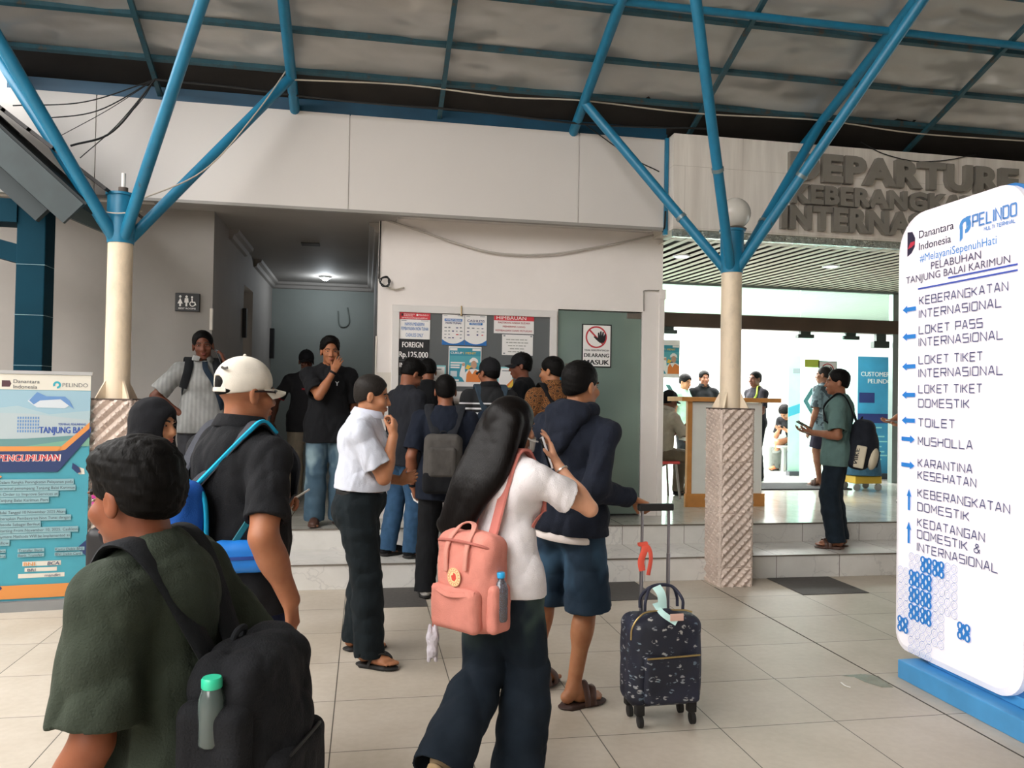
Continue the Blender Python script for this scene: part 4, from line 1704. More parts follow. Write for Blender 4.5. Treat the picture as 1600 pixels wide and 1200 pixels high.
for (x, y, lab) in ((3.47, 8.45, 'round recessed downlight in the slatted ceiling, left one behind the blue struts'), (5.42, 8.62, 'round recessed downlight in the slatted ceiling, right one near the direction sign')):
    zc = 3.172 + (y - 7.33) * 0.0288
    d = thing('ceiling_downlight', lab, 'light', (x, y, zc), 'downlights in the slatted ceiling')
    MB().lathe((x, y, zc - 0.012), [(0.075, 0), (0.10, 0.004), (0.10, 0.016), (0.075, 0.016)], 24).build('light_rim', mat('light_rim_white', '#dcdce0', 0.4), d, True)
    MB().lathe((x, y, zc - 0.013), [(0.07, 0), (0.07, 0.004)], 24).build('light_disc', M_LED, d)

# ------------------------------------------------------------------ glass front of the hall
M_GL = glass_mat('hall_glass', '#eef8f4')
M_TRANS = glass_mat('transom_glass', '#dceae3')
M_FILM = glass_mat('hall_glass_film', '#eefaf6', 0.1, 0.45, '#d8ece6')
M_ALU = mat('grey_aluminium', '#8f9a97', 0.35, 0.6, var=0.04)
M_BROWN = mat('brown_header', '#4a382c', 0.5, var=0.2, vscale=3)
structure(MB().box((3.0, YG - 0.06, 2.63), (9.5, YG + 0.06, 2.83)).build('trim_door_header', M_BROWN, at=(0, 0, 0)))
structure(MB().box((3.0, YG - 0.05, 3.235), (9.5, YG + 0.03, 3.29)).box((7.80, YG - 0.05, Z2), (7.90, YG + 0.05, 3.25)).box((8.02, YG - 0.05, Z2), (8.06, YG + 0.05, 3.25)).box((9.4, YG - 0.05, Z2), (9.5, YG + 0.05, 3.25)).build('trim_glass_frame', M_ALU, at=(0, 0, 0)))
tw = thing('window_2', 'long clear transom glazing above the brown door header', 'window', (6.2, YG, 2.83), kind='structure')
for i, (a, c) in enumerate(((3.0, 4.63), (4.64, 6.30), (6.31, 7.80), (7.90, 9.4))):
    MB().box((a, YG - 0.006, 2.83), (c, YG + 0.006, 3.24)).build('transom_pane', M_TRANS, tw)
pn = thing('window_3', 'fixed glass panel left of the hall entrance behind the reception desk', 'window', (3.9, YG, Z2), kind='structure')
MB().box((3.0, YG - 0.006, Z2 + 0.01), (4.33, YG + 0.006, 2.62)).build('glass_panel', M_FILM, pn)
pn2 = thing('window_4', 'fixed glass panel with chevrons and a no-entry notice right of the hall entrance', 'window', (6.8, YG, Z2), kind='structure')
MB().box((6.32, YG - 0.006, Z2 + 0.01), (7.25, YG + 0.006, 2.62)).build('glass_panel', M_FILM, pn2)
for pnx, xs_ in ((pn, (3.02, 3.36)), (pn2, (6.34,))):
    s_ = Sheet(pnx, (0, YG - 0.006, 0), (1, 0, 0), (0, 0, 1))
    for x0 in ((6.36, 6.60, 6.84) if pnx is pn2 else (3.85, 4.03, 4.21)):
        sg = 1 if pnx is pn2 else -1
        s_.poly('c', [(x0, 1.60), (x0 + 0.13 * 1, 1.60 + 0.20), (x0 + 0.21, 1.80), (x0 + 0.08, 1.60)][:: 1] if sg > 0 else [(x0, 1.80), (x0 + 0.07, 1.80), (x0 + 0.2, 1.60), (x0 + 0.13, 1.60)])
        if sg > 0:
            s_.poly('c', [(x0, 1.60), (x0 + 0.08, 1.60), (x0 + 0.21, 1.40), (x0 + 0.13, 1.40)])
        else:
            s_.poly('c', [(x0 + 0.13, 1.60), (x0 + 0.2, 1.60), (x0 + 0.07, 1.40), (x0, 1.40)])
    if pnx is pn2:
        s_.rect('y', 6.38, 2.10, 6.62, 2.22)
    s_.done({'c': mat('teal_vinyl', '#6fb0b0', 0.5), 'y': mat('lime_sticker', '#b9c84e', 0.6)}, {'c': 'chevrons', 'y': 'sticker'})
for i, (x0, lab) in enumerate(((4.24, 'dark patch fitting under the header left of the hall entrance'), (6.38, 'dark patch fitting over the left top corner of the chevron glass panel'), (7.12, 'dark patch fitting over the right top corner of the chevron glass panel'), (7.62, 'dark patch fitting at the right end of the header beside the sign'))):
    o = MB().box((x0 - 0.13, YG - 0.045, 2.53 if i < 3 else 2.42), (x0 + 0.13, YG + 0.045, 2.585 if i < 3 else 2.52), 0.005).box((x0 - 0.08, YG - 0.03, 2.58 if i < 3 else 2.5), (x0 + 0.08, YG + 0.03, 2.632)).build('door_clamp', mat('clamp_dark', '#46504c', 0.4, 0.5))
    tag(o, lab, 'door fitting', 'patch fittings on the door header')
o = MB().box((5.02, YG - 0.09, 2.72), (5.28, YG - 0.05, 2.765)).build('door_sensor', mat('sensor_black', '#241f1c', 0.4))
tag(o, 'small black door sensor on the brown header just right of the cream post', 'sensor')
# hall interior
M_HALL = mat('hall_white', '#eef0ee', 0.7, var=0.02)
structure(MB().box((2.8, 15.6, Z2), (12, 15.75, 3.45)).build('wall_hall_back', M_HALL, at=(0, 0, 0)))
structure(MB().box((2.7, 10.82, Z2), (2.85, 15.75, 3.45)).build('wall_hall_left', M_HALL, at=(0, 0, 0)))
structure(MB().box((12.0, YW, Z2), (12.15, 15.75, 3.45)).build('wall_hall_right', M_HALL, at=(0, 0, 0)))
structure(MB().box((2.7, 10.82, 3.40), (12.1, 15.75, 3.48)).build('ceiling_hall', M_HALL, at=(0, 0, 0)))
structure(MB().box((5.05, 14.2, Z2), (5.35, 14.5, 3.40)).build('wall_hall_pillar', M_HALL, at=(0, 0, 0)))
o = MB().box((4.95, 9.95, Z2 + 0.001), (6.62, 10.70, Z2 + 0.016), 0.006).build('door_mat', mat('black_door_mat', '#2b2b2c', 0.95, bump=0.5, bscale=150))
tag(o, 'wide black entrance mat in front of the open hall doorway', 'mat')

# ------------------------------------------------------------------ the big canopy roof
SL = -0.401


def roof_z(y, off=0.0):
    return 4.25 + SL * (y - 7.4) + off


RV, RFc = [], []
NX_, NY_ = 90, 54
RX0, RX1, RY0, RY1 = -3.06, 15.0, -2.0, 7.12
rs = np.random.RandomState(3)
for j in range(NY_ + 1):
    for i in range(NX_ + 1):
        x_ = RX0 + (RX1 - RX0) * i / NX_
        y_ = RY0 + (RY1 - RY0) * j / NY_
        sag = 0.014 * math.sin(x_ * 2.55 + 0.7) * math.sin(y_ * 6.4) + 0.008 * math.sin(x_ * 7 + y_ * 3) + 0.004 * rs.randn()
        RV.append((x_, y_, roof_z(y_, 0.03 + sag)))
for j in range(NY_):
    for i in range(NX_):
        k = j * (NX_ + 1) + i
        RFc.append((k, k + NX_ + 1, k + NX_ + 2, k + 1))
rf = put('ceiling_canopy', np.array(RV), np.array(RFc), M_FOIL, smooth=True, at=(0, 0, 0))
structure(rf)
structure(MB().box((RX0, RY0, 0), (RX1, 9.2, 0.03), 0, ((1, 0, 0), (0, 1 / math.hypot(1, SL), SL / math.hypot(1, SL)), (0, -SL / math.hypot(1, SL), 1 / math.hypot(1, SL))), (0, 0, roof_z(0, 0.09))).build('ceiling_canopy_sheet', mat('zinc_sheet', '#8d9092', 0.5, 0.6), at=(0, 0, 0)))
structure(put('ceiling_eaves_shade', [(RX0, 7.08, roof_z(7.08, 0.05)), (RX1, 7.08, roof_z(7.08, 0.05)), (RX1, 8.6, roof_z(8.6, 0.05)), (RX0, 8.6, roof_z(8.6, 0.05))], [(0, 1, 2, 3)], mat('eaves_dark_sheet', '#2b2724', 0.8, var=0.2), at=(0, 0, 0)))  # near-black plane paints in the shadowed cavity behind the eaves beam
structure(put('ceiling_canopy_far', [(RX0, -2.0, roof_z(-2.0, 0.03)), (RX1, -2.0, roof_z(-2.0, 0.03)), (RX1, -11.0, 4.0), (RX0, -11.0, 4.0)], [(0, 1, 2, 3)], M_FOIL, at=(0, 0, 0)))  # unseen rear slope, added with a low eave to cut sky light
structure(MB().box((RX0 - 4, -11.2, 0), (RX1, -11.0, 4.2)).build('wall_rear_blocker', mat('opposite_wall', '#77726b', 0.8, var=0.15), at=(0, 0, 0)))  # added out of view to hold back light from behind the camera
structure(MB().box((RX1, -11.0, 0), (RX1 + 0.2, 7.2, 8.0)).build('wall_right_blocker', mat('opposite_wall', '#77726b', 0.8, var=0.15), at=(0, 0, 0)))  # added out of view, closes the right end so light fades rightwards
structure(MB().box((-7.4, -11, 0), (-7.2, 7.8, 4.6)).build('wall_left_blocker', mat('neighbour_wall', '#8f8a82', 0.8, var=0.1), at=(0, 0, 0)))  # added out of view to block low sky light from the left
dirs = _unit((0, 1, SL))
nrm = np.array([0, -dirs[2], dirs[1]])
PUR = [7.08, 6.66, 6.17, 5.66, 5.14, 4.6, 4.0, 3.4, 2.6, 1.8]
PL = ['lowest blue purlin nearest the white fascia', 'second blue purlin up from the white fascia', 'third blue purlin up from the white fascia', 'fourth blue purlin up from the fascia, at the top right picture edge']
for i, y in enumerate(PUR[:4]):
    o = MB().box((RX0, -0.018, -0.026), (RX1, 0.018, 0.02), 0, ((1, 0, 0), dirs, nrm), (0, y, roof_z(y))).build('roof_purlin', M_BLUED)
    tag(o, PL[i] + ' under the roof', 'roof beam', 'purlins across the canopy roof')
RX = [-1.83, 0.63, 3.09, 5.48, 7.9]
RL = ['leftmost', 'second from the left', 'third from the left', 'fourth from the left', 'rightmost']
for i, x in enumerate(RX[:4]):
    o = MB().box((-0.020, -6.0, -0.035), (0.020, 1.05, 0.0), 0, ((1, 0, 0), dirs, nrm), (x, 7.05, roof_z(7.05, -0.03))).build('roof_rafter', M_BLUED)
    tag(o, 'slim blue square rafter under the foil roof, %s of the slim ones' % RL[i], 'roof beam', 'slim rafters under the canopy roof')
TX = [-3.0, -0.68, 1.92, 4.30]
TLb = ['above the left tiled canopy', 'meeting the left column right strut', 'meeting the right column left strut', 'behind the right column right strut']
for i, x in enumerate(TX):
    a = np.array([x, 7.50, roof_z(7.50, -0.10)])
    if i == 0:
        a = np.array([x, 8.25, roof_z(8.25, -0.02)])
    b_ = np.array([x, 0.4, roof_z(0.4, -0.10)])
    o = MB().tube([a, b_], 0.045, 14).build('roof_pipe', M_BLUE, smooth=True)
    tag(o, 'round blue roof pipe %s' % TLb[i], 'roof beam', 'round pipes under the canopy roof')
o = MB().tube([(-3.0, 5.98, roof_z(5.98, -0.10)), (9.0, 5.98, roof_z(5.98, -0.10))], 0.03, 12).build('roof_brace', M_BLUE, smooth=True)
tag(o, 'round blue cross brace along the top edge of the picture linking the roof pipes', 'roof beam')
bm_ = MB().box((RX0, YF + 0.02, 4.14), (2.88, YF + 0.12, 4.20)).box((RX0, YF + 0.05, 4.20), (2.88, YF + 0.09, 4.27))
structure(bm_.build('trim_eaves_beam', mat('eaves_blue_dark', '#154a66', 0.5, var=0.15), at=(0, 0, 0)))  # blue darkened in the colour for the shade under the eaves

# ------------------------------------------------------------------ branching columns
def plinth_mesh(cx, cy, half, h, cell=0.058):
    """square plinth clad in raised diamond relief"""
    V, F = [], []
    n, mz = 36, int(h / 0.0085)
    for side in range(4):
        ca, sa_ = math.cos(side * math.pi / 2), math.sin(side * math.pi / 2)
        b0 = len(V)
        for j in range(mz + 1):
            zz = h * j / mz
            for i in range(n + 1):
                x_ = -half + 2 * half * i / n
                e = min(i, n - i) / n
                u = (x_ + zz) / 0.056
                v = (x_ - zz) / 0.088
                tu = 1 - abs(2 * (u - math.floor(u)) - 1)
                tv = 1 - abs(2 * (v - math.floor(v)) - 1)
                d = 0.029 * tv * (0.5 + 0.5 * min(tu * 2.5, 1.0)) - 0.006
                if e < 0.07:
                    d = 0.004 + 0.003 * ((zz * 60) % 1 > 0.5)
                if abs(zz - 0.16) < 0.006 or abs(zz - 0.62) < 0.005 or abs(zz - 1.06) < 0.005:
                    d = 0.0
                y_ = -(half + d) if 0 < i < n else -half
                V.append((cx + x_ * ca - y_ * sa_, cy + x_ * sa_ + y_ * ca, zz))
        for j in range(mz):
            for i in range(n):
                k = b0 + j * (n + 1) + i
                F.append((k, k + 1, k + n + 2, k + n + 1))
    b0 = len(V)
    for sx, sy in ((-1, -1), (1, -1), (1, 1), (-1, 1)):
        V.append((cx + sx * half, cy + sy * half, h))
    F.append((b0, b0 + 1, b0 + 2, b0 + 3))
    return np.array(V), F


M_PLINTH = mat('plinth_relief_tile', '#c9b8ac', 0.55, var=0.16, vscale=3.0)
M_PLCAP = mat('plinth_edge', '#5e5048', 0.8)


def branch_column(cx, cy, label, nodes, globe):
    col = thing('branching_column', label, 'column', (cx, cy, 0), kind='thing')
    V, F = plinth_mesh(cx, cy, 0.15, 1.51)
    put('plinth', V, F, M_PLINTH, col)
    MB().box((cx - 0.155, cy - 0.155, 1.505), (cx + 0.155, cy + 0.155, 1.52)).build('plinth_cap', M_PLCAP, col)
    MB().lathe((cx, cy, 1.515), [(0.092, 0), (0.090, 0.3), (0.088, 1.2)], 28).build('post', M_CREAM, col, True)
    g = MB()
    for k in range(4):
        a = math.pi / 4 + k * math.pi / 2
        u = np.array([math.cos(a), math.sin(a), 0])
        n_ = np.array([-u[1], u[0], 0])
        P = np.array([cx, cy, 1.52])
        g.prism([(0.08, 0), (0.165, 0), (0.10, 0.12), (0.08, 0.16)], -0.008, 0.008, P, u, (0, 0, 1), n_)
    g.build('base_gussets', M_CREAM, col)
    MB().lathe((cx, cy, 2.70), [(0.094, 0), (0.100, 0.06), (0.100, 0.36), (0.112, 0.362), (0.112, 0.38), (0.02, 0.385)], 28).build('collar', M_BLUE, col, True)
    for nx, ny, zo in nodes:
        e = np.array([nx, ny, roof_z(ny, -0.10 + zo)])
        d = _unit(np.array([e[0] - cx, e[1] - cy, 0]))
        s0 = np.array([cx, cy, 2.74]) + d * 0.06
        MB().tube([s0, e], 0.043, 14).build('strut', M_BLUE, col, True)
        k = s0 + (e - s0) * 0.30
        if globe:
            MB().tube([k - _unit(e - s0) * 0.015, k + _unit(e - s0) * 0.015], 0.050, 12).build('strut_clip', mat('clip_grey', '#7b8c90', 0.4, 0.4), col, True)
    if globe:
        gb = MB().lathe((cx + 0.02, cy, 3.08), [(0.10, 0), (0.105, 0.012), (0.06, 0.03), (0.05, 0.06)], 20).build('globe_base', mat('globe_base_dark', '#5c5048', 0.6), col, True)
        MB().sphere((cx + 0.02, cy, 3.225), 0.138, 28, 18).build('globe_shade', mat('globe_glass', '#cfcbc2', 0.25, var=0.05), col, True)
    else:
        MB().tube([(cx + 0.01, cy, 3.08), (cx + 0.01, cy, 3.13)], 0.035, 12).build('pipe_socket', M_PLCAP, col, True)
        MB().tube([(cx + 0.01, cy, 3.12), (cx + 0.01, cy, 3.24)], 0.016, 12).build('pipe_stub', mat('pvc_white', '#e4e2de', 0.4), col, True)
    return col


branch_column(-1.86, 6.5, 'blue branching column with no lamp, cream post behind the announcement banner', [(-3.0, 7.03, 0), (-0.68, 7.03, 0), (-0.68, 5.0, 0), (-3.0, 5.0, 0)], False)
branch_column(3.135, 6.5, 'blue branching column topped by a round globe lamp beside the steps', [(1.92, 7.03, 0), (4.30, 7.03, 0), (2.0, 5.0, 0), (4.30, 5.0, 0)], True)

# ------------------------------------------------------------------ tiled side canopy at the left
sc_ = thing('tiled_canopy', 'small dark tiled side canopy with teal post at the left picture edge', 'canopy', (-2.57, 6.75, 0))
MB().box((-2.665, 6.70, 0), (-2.46, 6.90, 3.20), 0.008).build('canopy_post', M_TEAL, sc_)
for zz in (2.54, 2.15, 1.76):
    MB().box((-2.667, 6.698, zz), (-2.458, 6.902, zz + 0.004)).build('post_band', mat('band_pale', '#6f8f98', 0.5), sc_)
U_ = _unit((0.85, 0, -0.77))
N_ = np.array([-U_[2], 0, U_[0]])
A0 = np.array([-3.35, 0, 4.11])
LEN = 1.73
MB().box((0, 6.35, -0.03), (LEN, 7.34, 0.02), 0, (U_, (0, 1, 0), N_), A0).build('roof_deck', mat('deck_dark', '#1e2526', 0.7), sc_)
tl = MB()
for i in range(8):
    a = LEN * i / 8
    tl.box((a, 6.33, 0.02), (a + LEN / 8 + 0.03, 7.34, 0.045), 0, (_unit(U_ + N_ * 0.09), (0, 1, 0), _unit(N_ - U_ * 0.09)), A0)
    for q in range(2):
        pass
tl.build('roof_tiles', mat('tile_dark', '#3a3838', 0.75, var=0.2, vscale=8), sc_)
MB().box((-0.02, 6.31, -0.20), (LEN, 6.345, 0.0), 0, (U_, (0, 1, 0), N_), A0).build('barge_board', mat('barge_teal', '#2a3638', 0.6, var=0.2, vscale=5), sc_)
MB().box((0.0, 6.50, -0.34), (LEN - 0.22, 6.56, -0.22), 0, (U_, (0, 1, 0), N_), A0).build('rafter', mat('rafter_dark', '#1e2b2e', 0.6), sc_)
MB().box((-3.6, 6.68, 2.86), (-2.66, 6.92, 3.04)).box((-0.95, -0.08, -0.07), (0.02, 0.08, 0.07), 0, (_unit((1, 0, -0.25)), (0, 1, 0), _unit((0.25, 0, 1))), (-2.64, 6.80, 2.62)).build('cross_beam', M_TEAL, sc_)
MB().box((0.0, -0.08, -0.06), (0.50, 0.08, 0.06), 0, (_unit((1, 0, -0.40)), (0, 1, 0), _unit((0.40, 0, 1))), (-2.48, 6.80, 3.06)).build('bracket', mat('bracket_dark', '#22302f', 0.6), sc_)

# ------------------------------------------------------------------ cables
M_CABLE = mat('black_cable', '#161719', 0.6)
M_CABW = mat('pale_cable', '#b9b0a2', 0.6)


def cable(name, pts, r, m, label, group=None, n=8):
    o = MB().tube(catmull(pts, n), r, 6).build(name, m, smooth=True)
    tag(o, label, 'cable', group)
    return o


k0 = np.array([-1.82, 7.2, roof_z(7.2, -0.09)])
ends = [((110, 228), 7.0, 0.009, 0.16), ((60, 186), 7.1, 0.005, 0.10), ((20, 165), 7.1, 0.005, 0.08), ((125, 247), 7.1, 0.004, 0.05), ((95, 212), 7.0, 0.003, 0.02), ((210, 170), 7.2, 0.003, 0.02)]
cl_lab = ['thick black cable drooping from the rafter to the left column strut', 'thin black cable running left from the rafter, lower of the two to the tiled roof', 'thin black cable running left from the rafter, upper of the two to the tiled roof', 'thin loose black wire hanging down in front of the white fascia', 'fine wire running diagonally from the rafter to the blue strut', 'short fine wire hanging beside the rafter end']
for (uv, y, r, sg), lb in zip(ends, cl_lab):
    e = PY(uv[0], uv[1], y)
    mid = (k0 + e) / 2 - np.array([0, 0, sg])
    cable('cable', [k0, mid, e], r, M_CABLE, lb, 'cables at the left end of the roof')
cable('cable', [k0, (-1.2, 7.2, roof_z(7.2, -0.10)), (-0.2, 7.2, roof_z(7.2, -0.14)), (0.9, 7.22, roof_z(7.22, -0.12)), (2.0, 7.24, roof_z(7.24, -0.14)), (3.2, 7.2, roof_z(7.2, -0.12))], 0.010, M_CABLE, 'black cable slung along the eaves under the roof')
cable('cable', [(-0.66, 7.02, roof_z(7.02, -0.13)), (0.3, 7.06, roof_z(7.06, -0.06)), (1.2, 7.06, roof_z(7.06, -0.09)), (1.9, 7.05, roof_z(7.05, -0.07)), (3.0, 7.06, roof_z(7.06, -0.09)), (4.3, 7.05, roof_z(7.05, -0.06)), (5.4, 7.06, roof_z(7.06, -0.10)), (7.0, 7.05, roof_z(7.05, -0.08))], 0.007, M_CABW, 'pale cable clipped along the lowest purlin')
sA = np.array([-1.79, 6.45, 3.0])
cable('cable', [sA, (-1.3, 6.62, 3.33), (-0.95, 6.82, 3.87), (-0.70, 6.98, roof_z(7.0, -0.05))], 0.006, M_CABW, 'pale wire taped along the left column right-hand strut')
cable('cable', [PY(75, 268, 6.6), PY(110, 300, 6.5), PY(150, 325, 6.38), PY(180, 333, 6.37), PY(222, 330, 6.36)], 0.005, M_CABW, 'pale wire looped from the tiled canopy round the blue collar')
cable('cable', [PY(597, 342, 7.79), PY(660, 362, 7.77), PY(720, 382, 7.76), PY(780, 396, 7.76), PY(860, 397, 7.76), PY(950, 383, 7.77), PY(1030, 366, 7.78)], 0.011, mat('conduit_grey', '#bdb6ae', 0.5), 'pale grey conduit sagging across the white booth wall')
cable('cable', [PY(595, 345, 7.79), PY(593, 400, 7.785), PY(592, 436, 7.785)], 0.007, M_CABLE, 'black cable running down the left corner of the booth wall')
cb_ = []
for i in range(26):
    a = i * 0.9
    cb_.append(PY(601, 440, 7.76) + np.array([0.045 * math.cos(a) + 0.012 * math.sin(i * 2.3), -0.012 + 0.008 * math.sin(i), 0.045 * math.sin(a) + 0.008 * math.cos(i * 1.7)]))
cable('cable', cb_, 0.005, M_CABLE, 'tangled coil of black cable on the booth wall corner', None, 4)
cable('cable', [PY(604, 448, 7.77), PY(618, 452, 7.775), PY(631, 449, 7.78)], 0.008, M_CABW, 'short grey cable end sticking out beside the cable coil')
cable('cable', [PY(1006, 486, 7.785), PY(1006, 460, 7.785), PY(1008, 454, 7.785), PY(1030, 454, 7.785)], 0.006, mat('cable_grey', '#8d8780', 0.6), 'thin grey cable over the corner of the green glass door', None, 3)
cable('cable', [PY(1025, 372, 7.76), PY(1032, 364, 7.7), PY(1038, 356, 7.36), PY(1040, 330, 7.34)], 0.010, M_CABLE, 'black cable knot at the corner of fascia and portal')
cable('cable', [PY(915, 195, 7.38), PY(985, 245, 7.385), PY(1030, 268, 7.385)], 0.005, M_CABLE, 'thin black cable hanging over the right end of the white fascia')
cable('cable', [PY(1345, 222, 7.24), PY(1380, 240, 7.235), PY(1430, 252, 7.235), PY(1480, 250, 7.235), PY(1525, 241, 7.24)], 0.005, M_CABLE, 'thin black cable sagging over the DEPARTURE lettering')


# ================================================================== lamps, signs and furniture
C_ = lambda n, c, **k: mat('print_' + n, c, k.pop('rough', 0.6), var=0, **k)
INK = dict(white=C_('white', '#ece9e6'), black=C_('black', '#17171a'), red=C_('red', '#d23a44'), blue=C_('blue', '#2a6fb5'), navy=C_('navy', '#23306b'),
           teal=C_('teal', '#3b93a8'), sky=C_('sky', '#6fb6da'), orange=C_('orange', '#e0823f'), yellow=C_('yellow', '#e8c24a'), grey=C_('grey', '#8a8f93'),
           pale=C_('pale', '#cfd9dc'), skin=C_('skin', '#c49a80'), green=C_('green', '#7fae8e'), cyan=C_('cyan', '#8fd0d4'), dark=C_('dark', '#3c3f46'), pink=C_('pink', '#d8547f'))

# corridor lamp, vent and wall boxes
d = thing('corridor_lamp', 'small bright ceiling lamp deep in the toilet corridor', 'light', (-0.60, 11.7, 3.255))
MB().lathe((-0.60, 11.7, 3.235), [(0.06, 0), (0.085, 0.01), (0.085, 0.035)], 20).build('lamp_rim', mat('lamp_rim', '#c9cac8', 0.4), d, True)
MB().sphere((-0.60, 11.7, 3.235), (0.055, 0.055, 0.025), 14, 8).build('lamp_bulb', mat('lamp_white', '#f2f6ff', 0.4, var=0, emit=60.0), d, True)
lp_ = bpy.data.lights.new('corridor_lamp_light', 'POINT')
lp_.energy = 14
lp_.color = (0.86, 0.94, 1.0)
lp_.shadow_soft_size = 0.06
lo_ = bpy.data.objects.new('corridor_lamp_light', lp_)
lo_.location = (-0.60, 11.7, 3.12)
COL.objects.link(lo_)
g = MB()
for i in range(5):
    g.box((-0.74, 9.12 + i * 0.035, 3.255), (-0.54, 9.135 + i * 0.035, 3.27))
tag(g.build('ceiling_vent', mat('vent_dark', '#4c4a48', 0.6)), 'small dark vent grille on the corridor ceiling', 'vent')
tag(MB().box((-1.42, 9.62, 2.22), (-1.375, 9.70, 2.56), 0.004).build('toilet_door_sign', mat('sign_black', '#1b1b1e', 0.4)), 'narrow black sign seen edge-on at the nearer corridor corner', 'sign', 'black signs along the corridor wall')
tag(MB().box((-1.42, 12.30, 2.10), (-1.36, 12.42, 2.55), 0.004).build('toilet_door_sign', mat('sign_black', '#1b1b1e', 0.4)), 'narrow black sign seen edge-on at the far end of the corridor', 'sign', 'black signs along the corridor wall')
tag(MB().tube(catmull([(-0.44, 12.49, 2.86), (-0.42, 12.485, 2.66), (-0.34, 12.485, 2.62), (-0.27, 12.485, 2.70), (-0.30, 12.49, 2.92)], 6), 0.012, 8).build('wall_hose', mat('hose_grey', '#6f7672', 0.5), smooth=True), 'grey U-shaped hose hanging on the corridor back wall', 'hose')
sp_ = MB().box((0.085, YW - 0.010, 1.6), (0.099, YW + 0.12, 2.15)).box((0.10, YW - 0.012, 1.55), (0.24, YW - 0.001, 1.80))
tag(sp_.build('junction_plate', mat('plate_ivory', '#d8d0c4', 0.5)), 'ivory cover plate on the booth wall corner left of the ticket window', 'cover plate')
tag(MB().box((-1.44, YW - 0.012, 2.16), (-1.415, YW + 0.03, 2.36)).build('corner_guard', mat('plate_ivory', '#d8d0c4', 0.5)), 'small ivory plate on the wall corner above the man on the phone', 'cover plate')

# restroom sign
rsn = thing('restroom_sign', 'black restroom sign with three white figures on the left wall', 'sign', (-1.64, YW, 2.325))
MB().box((-1.745, YW - 0.022, 2.325), (-1.530, YW - 0.001, 2.492), 0.004).build('sign_board', mat('sign_black', '#1b1b1e', 0.4), rsn)
s_ = Sheet(rsn, (-1.745, YW - 0.022, 2.325), (1, 0, 0), (0, 0, 1))
s_.disc('w', 0.045, 0.135, 0.011)
s_.poly('w', [(0.045, 0.122), (0.068, 0.070), (0.053, 0.070), (0.053, 0.045), (0.037, 0.045), (0.037, 0.070), (0.022, 0.070)])
s_.disc('w', 0.100, 0.135, 0.011)
s_.poly('w', [(0.085, 0.122), (0.115, 0.122), (0.119, 0.080), (0.108, 0.080), (0.108, 0.045), (0.092, 0.045), (0.092, 0.080), (0.081, 0.080)])
s_.disc('w', 0.148, 0.132, 0.009)
s_.stroke('w', [(0.148, 0.12), (0.150, 0.085), (0.172, 0.085), (0.182, 0.058)], 0.010)
s_.ring('w', 0.152, 0.070, 0.018, 0.026, 20, 2.0, 6.0)
s_.text('w', 'REST ROOMS', 0.1075, 0.018, 0.016, 0.15, align='CENTER', bold=0.03)
s_.done({'w': INK['white']}, {'w': 'pictograms'})


# ------------------------------------------------------------------ notices on the ticket window and door
def poster(label, x0, z0, x1, z1, base, y=None, name='notice', group=None, th=0.003):
    y = YW - 0.004 if y is None else y
    r = thing(name, label, 'notice', ((x0 + x1) / 2, y, z0), group)
    MB().box((x0, y - th, z0), (x1, y, z1)).build('sheet', base, r)
    return r, Sheet(r, (x0, y - th, z0), (1, 0, 0), (0, 0, 1)), x1 - x0, z1 - z0


NG = 'notices on the ticket window'
r, s_, W_, H_ = poster('red notice strip with white lettering, topmost of the left stack on the ticket window', 0.31, 2.325, 0.608, 2.392, INK['red'], group=NG)
s_.text('w', 'Danantara', 0.045, 0.043, 0.014, 0.10, bold=0.02)
s_.text('w', 'Indonesia', 0.045, 0.027, 0.014, 0.085, bold=0.02)
s_.poly('k', [(0.018, 0.027), (0.036, 0.032), (0.036, 0.052), (0.018, 0.055)])
s_.disc('w', 0.172, 0.042, 0.010)
s_.text('w', 'PELINDO', 0.187, 0.035, 0.015, 0.095)
s_.text('w', '#MelayaniSepenuhHati', 0.022, 0.007, 0.013, 0.25, bold=0.02)
s_.done({'w': INK['white'], 'k': INK['black']}, {'w': 'lettering', 'k': 'logo'})
r, s_, W_, H_ = poster('white notice with blue lettering about cashless payment, under the red strip', 0.31, 2.132, 0.608, 2.322, INK['white'], group=NG)
s_.text('b', 'HANYA MENERIMA', W_ / 2, 0.130, 0.034, 0.19, align='CENTER', bold=0.01)
s_.text('b', 'PEMBAYARAN NON TUNAI', W_ / 2, 0.085, 0.034, 0.26, align='CENTER', bold=0.01)
s_.text('b', 'CASHLESS ONLY', W_ / 2, 0.022, 0.036, 0.17, align='CENTER', bold=0.01)
s_.rect('g', 0.02, 0.176, 0.07, 0.182)
s_.rect('g', 0.21, 0.176, 0.28, 0.182)
s_.done({'b': INK['blue'], 'g': INK['grey']}, {'b': 'lettering', 'g': 'small_print'})
r, s_, W_, H_ = poster('black price sheet for foreigners in bold white lettering on the ticket window', 0.303, 1.925, 0.602, 2.130, INK['black'], group=NG)
s_.text('w', 'FOREIGN', W_ / 2 - 0.01, 0.125, 0.055, 0.20, align='CENTER', bold=0.035)
s_.text('w', 'Rp.125.000', W_ / 2, 0.028, 0.058, 0.28, align='CENTER', bold=0.03)
s_.done({'w': INK['white']}, {'w': 'lettering'})
r, s_, W_, H_ = poster('black price sheet for Indonesians, lowest of the left stack, half hidden by a head', 0.303, 1.778, 0.586, 1.918, INK['black'], group=NG)
s_.text('w', 'INDONESIA', W_ - 0.012 - 0.255, 0.078, 0.046, 0.255, bold=0.03)
s_.text('w', '.000', W_ - 0.012 - 0.11, 0.014, 0.048, 0.11, bold=0.03)
s_.done({'w': INK['white']}, {'w': 'lettering'})
